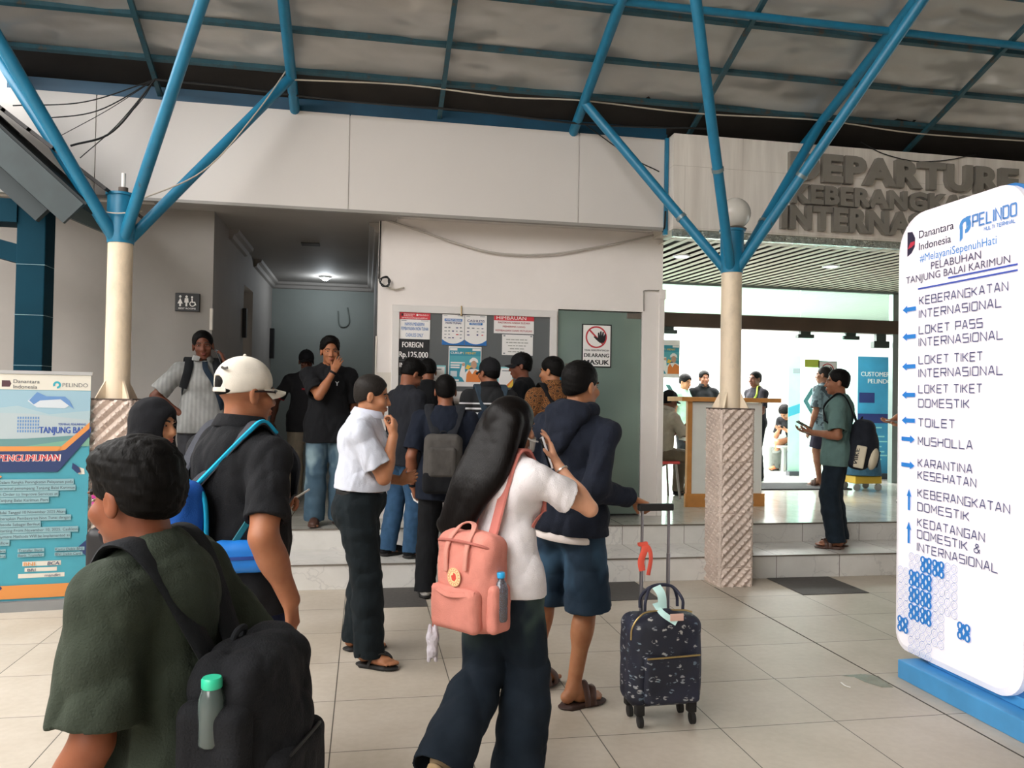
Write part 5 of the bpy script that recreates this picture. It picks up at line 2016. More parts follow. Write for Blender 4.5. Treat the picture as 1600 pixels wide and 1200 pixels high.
for k, (x0, t1, t2, lb) in enumerate(((0.727, 'PEMBAYARAN', 'NON TUNAI', 'white cashless poster with two blue headline bars, left one of the pair'), (0.950, 'CASHLESS', 'PAYMENT', 'white cashless poster with blue wave foot, right one of the pair'))):
    r, s_, W_, H_ = poster(lb, x0, 2.085, x0 + 0.218, 2.384, INK['white'], group=NG)
    if k == 0:
        s_.rect('b', 0.022, 0.232, 0.196, 0.258)
        s_.text('w', t1, W_ / 2, 0.237, 0.017, 0.15, align='CENTER', bold=0.03)
        s_.text('n', t2, W_ / 2, 0.206, 0.021, 0.15, align='CENTER', bold=0.04)
    else:
        s_.text('n', t1, W_ / 2, 0.232, 0.024, 0.17, align='CENTER', bold=0.04)
        s_.rect('b', 0.045, 0.202, 0.175, 0.224)
        s_.text('w', t2, W_ / 2, 0.207, 0.013, 0.10, align='CENTER', bold=0.03)
    random.seed(4 + k)
    for row in range(4 if k == 0 else 3):
        for c_ in range(5 if k == 0 else 4):
            if random.random() < 0.8:
                x = 0.022 + c_ * (0.038 if k == 0 else 0.048)
                z = 0.165 - row * 0.033
                s_.rect(random.choice(('g', 'n', 'g', 'r')), x, z, x + random.uniform(0.014, 0.028), z + random.uniform(0.007, 0.013))
    s_.poly('b', [(0, 0), (W_, 0), (W_, 0.055)] + [(W_ * (1 - i / 10), 0.012 + 0.043 * (2 * i / 10 - 1) ** 2) for i in range(1, 11)])
    s_.rect('g', 0.012, 0.285, 0.05, 0.290)
    s_.rect('g', 0.15, 0.285, 0.20, 0.290)
    s_.done({'b': INK['blue'], 'w': INK['white'], 'n': INK['navy'], 'g': INK['grey'], 'r': INK['red']}, {'b': 'colour_block', 'w': 'lettering', 'n': 'headline', 'g': 'small_print', 'r': 'logos'})
r, s_, W_, H_ = poster('white notice with a red heading bar at the upper right of the ticket window', 1.240, 2.215, 1.645, 2.400, INK['white'], group=NG)
s_.rect('r', 0.0, 0.128, W_, 0.185)
s_.text('w', 'HIMBAUAN', 0.025, 0.138, 0.037, 0.30, bold=0.015)
for z, t_, w_ in ((0.098, 'PASTIKAN ANDA SUDAH', 0.32), (0.060, 'MENERIMA UANG', 0.225), (0.020, 'KEMBALIAN DARI PETUGAS', 0.37)):
    s_.text('t', t_, W_ / 2 + 0.0, z, 0.019, w_, align='CENTER', bold=0.04)
s_.done({'r': INK['red'], 'w': INK['white'], 't': mat('print_dullred', '#b0464e', 0.6, var=0)}, {'r': 'heading_bar', 'w': 'heading', 't': 'lettering'})
r, s_, W_, H_ = poster('plain white notice in faint grey print taped below the red-headed notice', 1.325, 2.000, 1.638, 2.205, INK['white'], group=NG)
for i, (a, c) in enumerate(((0.04, 0.27), (0.04, 0.27), (0.06, 0.25), (0.08, 0.235), (0.06, 0.25))):
    z = 0.150 - i * 0.030
    x = a
    random.seed(20 + i)
    while x < c - 0.02:
        w_ = random.uniform(0.018, 0.045)
        s_.rect('g', x, z, min(x + w_, c), z + 0.010)
        x += w_ + 0.007
for x, z in ((0.012, 0.185), (0.285, 0.185), (0.012, 0.010)):
    s_.rect('k', x, z, x + 0.02, z + 0.014)
s_.done({'g': C_('faint', '#a9a9a2'), 'k': INK['grey']}, {'g': 'lettering', 'k': 'tape'})
def helmet_poster(label, x0, z0, W_, H_, y=None, group=None, extra=True):
    r, s_, W_, H_ = poster(label, x0, z0, x0 + W_, z0 + H_, INK['white'], y, group=group)
    k = W_ / 0.325
    S = lambda pts: [(a * k, b * k) for a, b in pts]
    s_.poly('t', S([(0.008, 0.045), (0.317, 0.045), (0.317, 0.378), (0.008, 0.378)]))
    s_.poly('c', S([(0.008, 0.20), (0.317, 0.20), (0.317, 0.30), (0.008, 0.30)]))
    s_.poly('w', S([(0.012, 0.352), (0.085, 0.352), (0.085, 0.375), (0.012, 0.375)]))
    s_.poly('w', S([(0.235, 0.352), (0.315, 0.352), (0.315, 0.375), (0.235, 0.375)]))
    s_.text('w', 'CUKUP', 0.02 * k, 0.318 * k, 0.022 * k, 0.115 * k, bold=0.04)
    s_.text('y', '1 MENIT', 0.145 * k, 0.318 * k, 0.022 * k, 0.125 * k, bold=0.04)
    for z in (0.225, 0.200, 0.178):
        s_.poly('w', S([(0.02, z), (0.02 + (0.14 if z > 0.22 else 0.09), z), (0.02 + (0.14 if z > 0.22 else 0.09), z + 0.014), (0.02, z + 0.014)]))
    s_.poly('p', S([(0.02, 0.095), (0.085, 0.095), (0.085, 0.150), (0.02, 0.150)]))
    s_.poly('w', S([(0.02, 0.052), (0.105, 0.052), (0.105, 0.068), (0.02, 0.068)]))
    # simple drawn worker in a white helmet and orange vest
    s_.poly('w', S([(0.110, 0.10), (0.135, 0.085), (0.160, 0.045), (0.317, 0.045), (0.317, 0.155), (0.27, 0.175), (0.20, 0.170), (0.165, 0.135), (0.160, 0.215), (0.135, 0.215), (0.112, 0.13)]))
    s_.poly('o', S([(0.175, 0.045), (0.317, 0.045), (0.317, 0.135), (0.265, 0.165), (0.235, 0.12), (0.205, 0.165), (0.180, 0.120)]))
    s_.poly('y', S([(0.165, 0.175), (0.205, 0.165), (0.225, 0.20), (0.185, 0.215)]))
    s_.disc('s', 0.250 * k, 0.215 * k, 0.030 * k, 20, 0.040 * k)
    s_.disc('s', 0.148 * k, 0.215 * k, 0.016 * k)
    s_.poly('w', S([(0.205, 0.235), (0.210, 0.262), (0.235, 0.285), (0.262, 0.285), (0.288, 0.265), (0.295, 0.235), (0.25, 0.245)]))
    s_.poly('k', S([(0.205, 0.168), (0.245, 0.180), (0.240, 0.186), (0.200, 0.176)]))
    s_.done({'t': INK['teal'], 'c': C_('teal2', '#56a8b4'), 'w': INK['white'], 'y': INK['yellow'], 'p': INK['pale'], 'o': INK['orange'], 's': INK['skin'], 'k': INK['dark']},
            {'t': 'background', 'c': 'band', 'w': 'lettering', 'y': 'headline', 'p': 'panel', 'o': 'vest', 's': 'face', 'k': 'strap'})
    return r


helmet_poster('teal poster of a worker in a white helmet, centre of the ticket window', 0.795, 1.680, 0.325, 0.393, None, NG)
helmet_poster('teal helmet poster on the hall glass left of the reception desk', 4.02, 1.90, 0.40, 0.54, YG - 0.012)
for x0, lb in ((0.612, 'small pastel payment leaflet at the lower left of the helmet poster'), (1.285, 'small pastel payment leaflet at the lower right of the helmet poster')):
    r, s_, W_, H_ = poster(lb, x0, 1.678, x0 + 0.158, 1.882, INK['cyan'], group=NG)
    s_.rect('w', 0.012, 0.012, W_ - 0.012, H_ - 0.014)
    s_.poly('p', [(0, 0), (0.05, 0), (0, 0.06)])
    s_.poly('y', [(W_, 0), (W_ - 0.09, 0), (W_, 0.075)])
    s_.poly('o', [(W_ - 0.06, 0.0), (W_ - 0.09, 0.0), (W_, 0.09), (W_, 0.075)])
    s_.rect('g', 0.045, 0.160, 0.115, 0.170)
    s_.done({'w': INK['white'], 'p': INK['pink'], 'y': INK['yellow'], 'o': INK['orange'], 'g': INK['grey']}, {'w': 'panel', 'p': 'corner', 'y': 'triangle', 'o': 'stripe', 'g': 'small_print'})


def no_entry(label, x0, z0, W_, H_, y):
    r, s_, W_, H_ = poster(label, x0, z0, x0 + W_, z0 + H_, INK['black'], y, 'no_entry_sign', th=0.006)
    b = 0.012
    s_.rect('w', b, b, W_ - b, H_ - b)
    cx, cy, R = W_ * 0.48, H_ * 0.70, W_ * 0.36
    s_.ring('r', cx, cy, R * 0.86, R, 40)
    s_.stroke('r', [(cx - R * 0.66, cy + R * 0.66), (cx + R * 0.66, cy - R * 0.66)], R * 0.15)
    hx, hy = cx + R * 0.42, cy + R * 0.02
    k = R / 0.11
    s_.poly('k', [(hx + a * k, hy + c * k) for a, c in ((-0.075, 0.0), (-0.060, 0.006), (-0.030, -0.012), (-0.030, 0.040), (-0.016, 0.046), (-0.010, 0.012), (-0.007, 0.056), (0.008, 0.058), (0.010, 0.014), (0.018, 0.054), (0.032, 0.050), (0.030, 0.008), (0.042, 0.034), (0.055, 0.028), (0.048, -0.03), (0.030, -0.058), (-0.010, -0.058), (-0.045, -0.03))])
    s_.text('k', 'TIDAK BERKEPENTINGAN', W_ / 2, H_ * 0.375, H_ * 0.042, W_ * 0.84, align='CENTER', bold=0.04)
    s_.text('k', 'DILARANG', W_ / 2, H_ * 0.235, H_ * 0.092, W_ * 0.84, align='CENTER', bold=0.06)
    s_.text('k', 'MASUK', W_ / 2, H_ * 0.065, H_ * 0.115, W_ * 0.84, align='CENTER', bold=0.08)
    s_.done({'w': INK['white'], 'r': C_('signred', '#c23840'), 'k': INK['black']}, {'w': 'board', 'r': 'prohibition_ring', 'k': 'lettering'})


no_entry('black-edged no-entry notice with a hand on the green glass door', 2.150, 1.900, 0.312, 0.440, YW + 0.019)
no_entry('small no-entry notice with a hand on the hall glass above the teal-shirted man', 6.60, 1.72, 0.30, 0.48, YG - 0.012)

# ------------------------------------------------------------------ raised lettering over the entrance
dl = thing('departure_lettering', 'raised grey metal departure lettering on the stone portal', 'lettering', (5.35, 7.25, 3.30))
m_let = mat('grey_letter_metal', '#8b867e', 0.45, 0.15, var=0.08)
for body, x0, w_, z0, hh in (('DEPARTURE', 4.075, 2.60, 3.795, 0.262), ('KEBERANGKATAN', 4.10, 2.52, 3.560, 0.180), ('INTERNASIONAL', 3.99, 2.62, 3.305, 0.225)):
    V, F = text_geo(body, hh, bold=0.065, depth=0.028, space=1.08)
    sx = w_ / (V[:, 0].max() - V[:, 0].min())
    x00 = V[:, 0].min()
    V2 = [(x0 + (p[0] - x00) * sx, 7.25 - 0.030 - p[2], z0 + p[1]) for p in V]
    put('letter_row', np.array(V2), [f for f in F], m_let, dl)

# ------------------------------------------------------------------ lit direction sign on its blue base
ts_ = thing('direction_sign', 'tall white lit direction sign with blue arrows on a blue base', 'sign', (3.2, 3.7, 0))
Mb = mat('sign_blue_paint', '#4a96cc', 0.4, var=0.10, vscale=5)
MB().box((3.06, 2.55, 0.0), (3.62, 4.15, 0.105), 0.006).build('base_plinth', Mb, ts_)
MB().box((3.17, 2.72, 0.105), (3.50, 4.04, 0.16), 0.01).build('base_step', Mb, ts_)


def rrect(u0, v0, u1, v1, r, n=8):
    P = []
    for cx, cy, a0, rr in ((u1 - r[1], v1 - r[1], 0, r[1]), (u0 + r[0], v1 - r[0], 90, r[0]), (u0 + r[3], v0 + r[3], 180, r[3]), (u1 - r[2], v0 + r[2], 270, r[2])):
        for i in range(n + 1):
            a = math.radians(a0 + 90 * i / n)
            P.append((cx + rr * math.cos(a), cy + rr * math.sin(a)))
    return P


SO, SU, SV, SN = (0, 4.27, 0), (0, -1, 0), (0, 0, 1), (-1, 0, 0)
pl_o = rrect(0.0, 0.14, 0.935, 2.69, (0.22, 0.16, 0.16, 0.10))
pl_i = rrect(0.035, 0.175, 0.90, 2.655, (0.19, 0.13, 0.13, 0.07))
MB().prism(rrect(0.02, 0.12, 0.95, 2.70, (0.22, 0.16, 0.16, 0.10)), -3.34, -3.175, SO, SU, SV, SN).build('blue_casing', mat('sign_casing_blue', '#2f6fae', 0.35, var=0.08), ts_)
# white shell: bevelled rim rising to the face
n = len(pl_o)
sh = MB()
Vr = [np.array(SO) + np.array(SU) * p[0] + np.array(SV) * p[1] + np.array(SN) * d for P, d in ((pl_o, -3.175), (pl_o, -3.135), (pl_i, -3.12)) for p in P]
Fr = [(l * n + i, l * n + (i + 1) % n, (l + 1) * n + (i + 1) % n, (l + 1) * n + i) for l in (0, 1) for i in range(n)] + [tuple(2 * n + i for i in range(n))]
M_LIT = mat('sign_face_lit', '#f3eff2', 0.35, var=0, emit=0.0)
m = bpy.data.materials.new('sign_face_backlit')
t = NT(m)
t.color(lin('#f4eff4'))
t.b.inputs['Roughness'].default_value = 0.3
t.b.inputs['Emission Color'].default_value = lin('#f2ecf6')
t.b.inputs['Emission Strength'].default_value = 0.28
M_LIT = m
sh.add(Vr, Fr).build('sign_face', M_LIT, ts_)
s_ = Sheet(ts_, (3.12, 4.27, 0), SU, SV)
Y_ = lambda y: 4.27 - y
INKS = dict(t=C_('signtext', '#4a4c78'), a=C_('arrow', '#2b86dd'), b=C_('signblue', '#3c55b8'), s=C_('signsky', '#4f93d8'), k=C_('signdark', '#2c2540'), r=C_('signred2', '#c8324a'), p=C_('pattern', '#2a7fd2'), l=C_('patline', '#9fb2d6'))
# logos
s_.poly('k', [(0.095, 2.445), (0.132, 2.462), (0.160, 2.495), (0.162, 2.545), (0.138, 2.585), (0.095, 2.590)])
s_.poly('r', [(0.100, 2.490), (0.122, 2.525), (0.160, 2.528), (0.160, 2.510), (0.130, 2.495)])
s_.text('k', 'Danantara', 0.195, 2.535, 0.046, 0.275, bold=0.012)
s_.text('k', 'Indonesia', 0.195, 2.466, 0.046, 0.255, bold=0.012)
s_.ring('s', 0.555, 2.535, 0.020, 0.042, 24, -1.6, 3.6)
s_.poly('s2', [(0.517, 2.535), (0.538, 2.535), (0.538, 2.470), (0.517, 2.455)])
s_.poly('s3', [(0.565, 2.51), (0.590, 2.565), (0.598, 2.58), (0.56, 2.58)])
sq_text(s_, 'b2', 'PELINDO', 0.610, 2.515, 0.060, 0.285, 0.010)
sq_text(s_, 'b2', 'MULTI TERMINAL', 0.690, 2.480, 0.018, 0.200, 0.0035)
INKS['b2'] = C_('pelblue', '#5b8fd0')
INKS['s2'] = INKS['s3'] = INKS['s']
s_.text('s', '#MelayaniSepenuhHati', 0.205, 2.398, 0.046, 0.565, bold=-0.004)
s_.text('t2', 'PELABUHAN', 0.300, 2.340, 0.044, 0.370, bold=0.002)
s_.text('t2', 'TANJUNG BALAI KARIMUN', 0.090, 2.287, 0.042, 0.770, bold=0.002)
INKS['t2'] = C_('porttext', '#55506e')
s_.rect('b', 0.435, 2.268, 0.908, 2.277)
s_.rect('b', 0.195, 2.239, 0.908, 2.248)
rows = [('KEBERANGKATAN', 2.174, 0.640), ('INTERNASIONAL', 2.097, 0.600), ('LOKET PASS', 2.006, 0.475), ('INTERNASIONAL', 1.935, 0.612), ('LOKET TIKET', 1.834, 0.478), ('INTERNASIONAL', 1.758, 0.612),
        ('LOKET TIKET', 1.668, 0.476), ('DOMESTIK', 1.587, 0.390), ('TOILET', 1.477, 0.285), ('MUSHOLLA', 1.372, 0.412), ('KARANTINA', 1.247, 0.412), ('KESEHATAN', 1.178, 0.440),
        ('KEBERANGKATAN', 1.075, 0.660), ('DOMESTIK', 0.998, 0.394), ('KEDATANGAN', 0.908, 0.500), ('DOMESTIK &', 0.842, 0.470), ('INTERNASIONAL', 0.768, 0.588)]
for body, z, w_ in rows:
    sq_text(s_, 't', body, 0.208, z - 0.022, 0.044, w_, 0.0058)
for z, dr_ in ((2.134, 'L'), (1.974, 'L'), (1.800, 'L'), (1.634, 'L'), (1.485, 'L'), (1.377, 'R'), (1.226, 'R'), (1.026, 'U'), (0.835, 'U')):
    if dr_ == 'U':
        cx = 0.135
        s_.poly('a', [(cx - 0.009, z - 0.06), (cx + 0.009, z - 0.06), (cx + 0.009, z + 0.02), (cx + 0.020, z + 0.02), (cx, z + 0.065), (cx - 0.020, z + 0.02), (cx - 0.009, z + 0.02)])
    else:
        f = (lambda x: x) if dr_ == 'L' else (lambda x: 0.245 - x)
        P = [(f(0.065), z), (f(0.105), z + 0.024), (f(0.105), z + 0.012), (f(0.180), z + 0.012), (f(0.180), z - 0.012), (f(0.105), z - 0.012), (f(0.105), z - 0.024)]
        s_.poly('a', P if dr_ == 'L' else P[::-1])
# interlaced loop ornament
cell = 0.096


def loop_cell(i, j, filled):
    u0, v0 = 0.045 + i * cell, 0.150 + j * cell
    c = cell / 2
    for qx in (0, 1):
        for qy in (0, 1):
            cx, cy = u0 + c / 2 + qx * c, v0 + c / 2 + qy * c
            dxx, dyy = (1 if qx else -1), (1 if qy else -1)
            pts = []
            for k in range(20):
                a = 2 * math.pi * k / 20
                x, y = math.cos(a), math.sin(a)
                e = 0.5 + 0.5 * (x * dxx + y * dyy) / math.sqrt(2)
                pts.append((cx + x * c * 0.50 * (0.87 + 0.13 * e), cy + y * c * 0.50 * (0.85 + 0.15 * e)))
            if filled:
                s_.poly('p0', [(u0 + c, v0 + 0.1 * c), (u0 + 1.9 * c, v0 + c), (u0 + c, v0 + 1.9 * c), (u0 + 0.1 * c, v0 + c)]) if (qx, qy) == (0, 0) else None
                s_.poly('p', pts)
                s_.disc('h', cx + dxx * 0.002, cy + dyy * 0.002, c * 0.15, 14, c * 0.24)
            else:
                s_.stroke('l', pts, 0.0028, True)
                s_.stroke('l', [(cx + (x - cx) * 0.5, cy + (y - cy) * 0.5) for x, y in pts], 0.002, True)
    if filled:
        s_.poly('h', [(u0 + c, v0 + 0.62 * c), (u0 + 1.18 * c, v0 + c), (u0 + c, v0 + 1.38 * c), (u0 + 0.82 * c, v0 + c)])


grid = {(1, 5): 0, (2, 5): 1, (3, 5): 1, (4, 5): 0, (0, 4): 0, (1, 4): 1, (2, 4): 1, (3, 4): 0, (4, 4): 0, (0, 3): 0, (1, 3): 1, (2, 3): 1, (3, 3): 0, (4, 3): 0, (0, 2): 0, (1, 2): 1, (2, 2): 1, (3, 2): 0, (5, 2): 1, (1, 1): 0, (2, 1): 0, (3, 1): 0, (0, 1): 1, (1, 0): 0, (2, 0): 0}
for (i, j), fl_ in grid.items():
    loop_cell(i, j, fl_)
INKS['p0'] = INKS['p']
INKS['h'] = C_('patwhite', '#e8effa')
s_.done(INKS, {'t': 'lettering', 't2': 'port_name', 'a': 'arrows', 'b': 'rules', 'b2': 'port_logo_text', 's': 'tagline', 's2': 'port_logo', 's3': 'port_logo', 'k': 'logo_text', 'r': 'logo_red', 'p': 'ornament', 'p0': 'ornament', 'l': 'ornament_lines', 'h': 'ornament_holes'})

# ------------------------------------------------------------------ announcement banner at the left
ab = thing('announcement_banner', 'teal roll-up announcement banner with a building picture at the left picture edge', 'banner', (-2.36, 6.29, 0))
bu = _unit(np.array([-1.982, 6.30, 0]) - np.array([-2.80, 6.20, 0]))
bO = np.array([-2.74, 6.207, 0.0])
bn = np.cross(bu, (0, 0, 1.0))
BW = 0.765
BH = 1.70
MB().prism([(0, 0.06), (BW, 0.06), (BW, BH), (0, BH)], -0.004, 0.0, bO, bu, (0, 0, 1), bn).build('banner_sheet', mat('banner_teal', '#3f97a8', 0.5, var=0.06), ab)
MB().prism([(-0.01, 0), (BW + 0.01, 0), (BW + 0.01, 0.07), (-0.01, 0.07)], -0.06, 0.05, bO, bu, (0, 0, 1), bn).build('banner_base', mat('banner_base_grey', '#8d8f90', 0.4, 0.5), ab)
MB().prism([(-0.01, BH - 0.012), (BW + 0.01, BH - 0.012), (BW + 0.01, BH + 0.012), (-0.01, BH + 0.012)], -0.012, 0.008, bO, bu, (0, 0, 1), bn).build('banner_rail', mat('banner_rail', '#a7a7a6', 0.4, 0.5), ab)
MB().tube([bO + bu * BW / 2 - bn * 0.03 + np.array([0, 0, 0.06]), bO + bu * BW / 2 - bn * 0.02 + np.array([0, 0, BH])], 0.010, 8).build('banner_pole', mat('banner_base_grey', '#8d8f90', 0.4, 0.5), ab)
s_ = Sheet(ab, bO, bu, (0, 0, 1), bn)
s_.rect('w', 0, BH - 0.125, BW, BH - 0.013)
s_.poly('k', [(0.195, 1.595), (0.245, 1.595), (0.255, 1.617), (0.245, 1.640), (0.195, 1.640)])
s_.text('d', 'Danantara', 0.268, 1.622, 0.028, 0.165, bold=0.015)
s_.text('d', 'Indonesia', 0.268, 1.584, 0.028, 0.150, bold=0.015)
s_.ring('t', 0.545, 1.614, 0.012, 0.026, 20, -1.6, 3.6)
s_.text('d', 'PELINDO', 0.580, 1.600, 0.030, 0.165, bold=-0.002)
# picture of the terminal building
s_.rect('sky', 0, 1.17, BW, 1.572)
s_.poly('mount', [(0, 1.42), (0.30, 1.46), (0.50, 1.40), (BW, 1.43), (BW, 1.34), (0, 1.30)])
s_.poly('bld', [(0.03, 1.41), (0.36, 1.405), (BW, 1.36), (BW, 1.255), (0.36, 1.225), (0.03, 1.22)])
s_.poly('bld2', [(0.36, 1.495), (0.40, 1.535), (0.58, 1.525), (0.64, 1.475), (0.60, 1.445), (0.42, 1.45)])
s_.poly('lattice', [(0.37, 1.50), (0.42, 1.56), (0.48, 1.53), (0.60, 1.53), (0.63, 1.50), (0.66, 1.44), (0.62, 1.47), (0.57, 1.51), (0.44, 1.50), (0.40, 1.47)])
for i in range(9):
    for j in range(5):
        s_.rect('lattice', 0.30 + i * 0.016, 1.27 + j * 0.024, 0.309 + i * 0.016, 1.286 + j * 0.024)
s_.text('bt', 'TANJUNG BALAI', 0.44, 1.265, 0.048, 0.33, bold=0.05)
s_.text('bt', 'TERMINAL PENUMPANG', 0.56, 1.322, 0.016, 0.18, bold=0.03)
s_.poly('road', [(0, 1.22), (0.36, 1.225), (BW, 1.255), (BW, 1.17), (0, 1.17)])
s_.poly('green', [(0.35, 1.17), (BW, 1.235), (BW, 1.17)])
s_.rect('orange', 0, 1.135, 0.58, 1.170)
s_.poly('orange', [(0.56, 1.135), (0.585, 1.170), (BW, 1.345), (BW, 1.300), (0.61, 1.145)])
s_.poly('navy', [(0, 1.135), (0.56, 1.135), (0.61, 1.145), (BW, 1.30), (BW, 1.24), (0.565, 0.985), (0, 0.985)])
s_.poly('orange', [(0.14, 1.00), (0.215, 0.955), (0.14, 0.90)])
s_.text('edge', 'PENGUMUMAN', 0.188, 1.063, 0.052, 0.392, bold=0.10, shear=0.1)
s_.text('red', 'PENGUMUMAN', 0.190, 1.065, 0.048, 0.385, bold=0.03, shear=0.1)
s_.text('w', 'Announcement', 0.232, 1.003, 0.040, 0.310, bold=0.03, shear=0.2)
s_.poly('navy', [(0.66, 1.05), (0.70, 1.02), (0.715, 0.98), (0.69, 0.975), (0.655, 1.01)])
s_.poly('w', [(0.672, 1.03), (0.735, 1.005), (0.74, 0.965), (0.70, 0.965)])
txt = ['Dalam Rangka Peningkatan Pelayanan pada', 'terminal penumpang Tanjung Balai Karimun', 'In Order to Improve Services at', 'Tanjung Balai Karimun Port', '', 'Mulai Tanggal 10 November 2025 Akan', 'diterapkan Pembayaran Non Tunai dengan', 'Metode Sebagai Berikut', '(Starting From November 10, 2025, Cashless', 'Payment Methods Will be Implemented as', 'Follow']
z = 0.905
for ln in txt:
    if ln:
        w_ = min(0.013 * len(ln) * 0.93, 0.555)
        s_.rect('pale', 0.190, z - 0.010, 0.200 + w_, z + 0.030)
        s_.text('d2', ln, 0.195, z, 0.021, w_)
    z -= 0.043
for x0, a, b_ in ((0.20, 'Qris', 'Qris'), (0.33, 'Transfer Bank', 'Bank Transfer'), (0.565, 'Kartu Debit BNI', 'BNI Debit Card')):
    for k, q in enumerate((a, b_)):
        s_.rect('pale', x0 - 0.005, 0.415 - k * 0.035, x0 + 0.0125 * len(q), 0.440 - k * 0.035)
        s_.text('d2', q, x0, 0.418 - k * 0.035, 0.019, 0.0118 * len(q))
s_.rect('w', 0.355, 0.312, 0.60, 0.345)
s_.text('orange', 'BNI', 0.365, 0.316, 0.026, 0.07, bold=0.02)
s_.text('navy', 'BCA', 0.515, 0.316, 0.026, 0.075, bold=0.03, shear=0.15)
s_.rect('w', 0.37, 0.272, 0.575, 0.300)
s_.text('navy', 'BRI', 0.39, 0.276, 0.02, 0.05, bold=0.02)
s_.rect('w', 0.33, 0.228, 0.625, 0.258)
s_.text('navy', 'mandiri', 0.50, 0.234, 0.02, 0.10, bold=0.01)
s_.rect('orange', 0, 0.085, BW, 0.18)
s_.poly('navy', [(0.18, 0.10), (0.235, 0.165), (0.18, 0.22)])
s_.poly('navy', [(0.70, 0.43), (BW, 0.37), (BW, 0.49)])
PR = dict(d2=C_('btext2', '#45494f'), w=C_('bwhite', '#d3cfc2'), k=C_('bmaroon', '#4a2c33'), d=C_('btext', '#50545a'), t=C_('bteal', '#2f9fae'), sky=C_('bsky', '#8fb0bf'), mount=C_('bmount', '#9fb6bd'), bld=C_('bbuild', '#a9b6ba'), bld2=C_('bbuild2', '#c4ccd2'), lattice=C_('blattice', '#5d86b8'),
          bt=C_('bblue', '#2c4f9a'), road=C_('broad', '#5f8a8a'), green=C_('bgreen', '#6fa08a'), orange=C_('borange', '#d48a45'), navy=C_('bnavy', '#1f3462'), edge=C_('bedge', '#e8e0d8'), red=C_('bred', '#c0343c'), pale=C_('bpale', '#84a9b0'))
s_.done(PR, {k: n_ for k, n_ in dict(w='lettering', k='logo', d='small_print', d2='body_text', t='logo_ring', sky='picture_sky', mount='picture_hills', bld='picture_building', bld2='picture_roof', lattice='picture_lattice', bt='picture_lettering', road='picture_road', green='picture_lawn', orange='orange_band', navy='navy_band', edge='heading_outline', red='heading', pale='text_ground').items()})

# ------------------------------------------------------------------ customer banner behind the glass
cbn = thing('customer_banner', 'blue roll-up customer service banner inside the hall behind the teal-shirted man', 'banner', (7.85, 11.35, Z2))
cO = np.array([7.55, 11.35, Z2])
MB().prism([(0, 0.08), (0.80, 0.08), (0.80, 1.93), (0, 1.93)], -0.004, 0.0, cO, (1, 0, 0), (0, 0, 1), (0, -1, 0)).build('banner_sheet', mat('banner_blue', '#3a8fb8', 0.5, var=0.2, vscale=2), cbn)
MB().prism([(0, 0), (0.80, 0), (0.80, 0.09), (0, 0.09)], -0.08, 0.06, cO, (1, 0, 0), (0, 0, 1), (0, -1, 0)).build('banner_base', mat('banner_base_dark', '#4c4f55', 0.4, 0.5), cbn)
s_ = Sheet(cbn, cO, (1, 0, 0), (0, 0, 1), (0, -1, 0))
s_.text('w', 'CUSTOMER', 0.13, 1.62, 0.075, 0.50, bold=0.03)
s_.text('w', 'PELINDO', 0.25, 1.51, 0.075, 0.42, bold=0.03)
s_.rect('d', 0.10, 1.20, 0.37, 1.36)
s_.text('w', '102', 0.13, 1.235, 0.09, 0.20, bold=0.02)
s_.rect('d', 0.08, 0.88, 0.78, 1.03)
s_.text('w', '0811-1551', 0.10, 0.91, 0.09, 0.64, bold=0.02)
for i, z in enumerate((0.80, 0.66, 0.58, 0.50, 0.42, 0.36, 0.30)):
    s_.rect('p', 0.08, z, 0.50 + 0.05 * (i % 3), z + 0.022)
s_.done({'w': INK['white'], 'd': INK['navy'], 'p': INK['cyan']}, {'w': 'lettering', 'd': 'panels', 'p': 'small_print'})
gb_ = thing('green_banner', 'pale green roll-up banner inside the hall behind the camouflage-shirted man', 'banner', (7.0, 11.9, Z2))
MB().box((6.75, 11.9, Z2 + 0.05), (7.35, 11.904, Z2 + 1.95)).build('banner_sheet', mat('banner_green', '#a9c6b8', 0.5, var=0.08), gb_)
MB().box((6.75, 11.84, Z2), (7.35, 11.96, Z2 + 0.07)).build('banner_base', mat('banner_base_dark', '#4c4f55', 0.4, 0.5), gb_)
s_ = Sheet(gb_, (6.75, 11.9, Z2), (1, 0, 0), (0, 0, 1), (0, -1, 0))
s_.poly('t', [(0, 0.95), (0.60, 1.15), (0.60, 1.30), (0, 1.10)])
s_.rect('w', 0.08, 1.66, 0.5, 1.74)
s_.done({'t': INK['teal'], 'w': INK['grey']}, {'t': 'wave', 'w': 'lettering'})

# ------------------------------------------------------------------ reception desk, stool, bench
rd = thing('reception_desk', 'white reception desk with orange wood edging behind the plinth', 'desk', (4.05, 8.7, Z2))
M_DW = mat('desk_white', '#e6e6e0', 0.4, var=0.03)
M_DO = mat('desk_wood', '#c98a4a', 0.45, var=0.12, vscale=9)
MB().box((3.60, 8.43, Z2 + 0.10), (4.46, 8.46, 1.56)).build('front_panel', M_DW, rd)
MB().box((3.555, 8.42, Z2), (3.61, 8.47, 1.57)).build('side_panel', M_DO, rd)
MB().box((4.43, 8.46, Z2), (4.46, 9.15, 1.57)).build('side_panel', M_DW, rd)
MB().box((3.535, 8.405, Z2), (4.49, 8.45, Z2 + 0.145)).build('skirting', M_DO, rd)
MB().box((3.46, 8.36, 1.57), (4.66, 8.80, 1.62), 0.005).build('counter_top', M_DO, rd)
MB().box((3.75, 8.60, 1.10), (4.43, 9.15, 1.14)).build('work_top', M_DW, rd)
st = thing('plastic_stool', 'red plastic stool under the seated officer by the desk', 'stool', (3.55, 9.25, Z2))
M_RED = mat('red_plastic', '#c23a3a', 0.35, var=0.05)
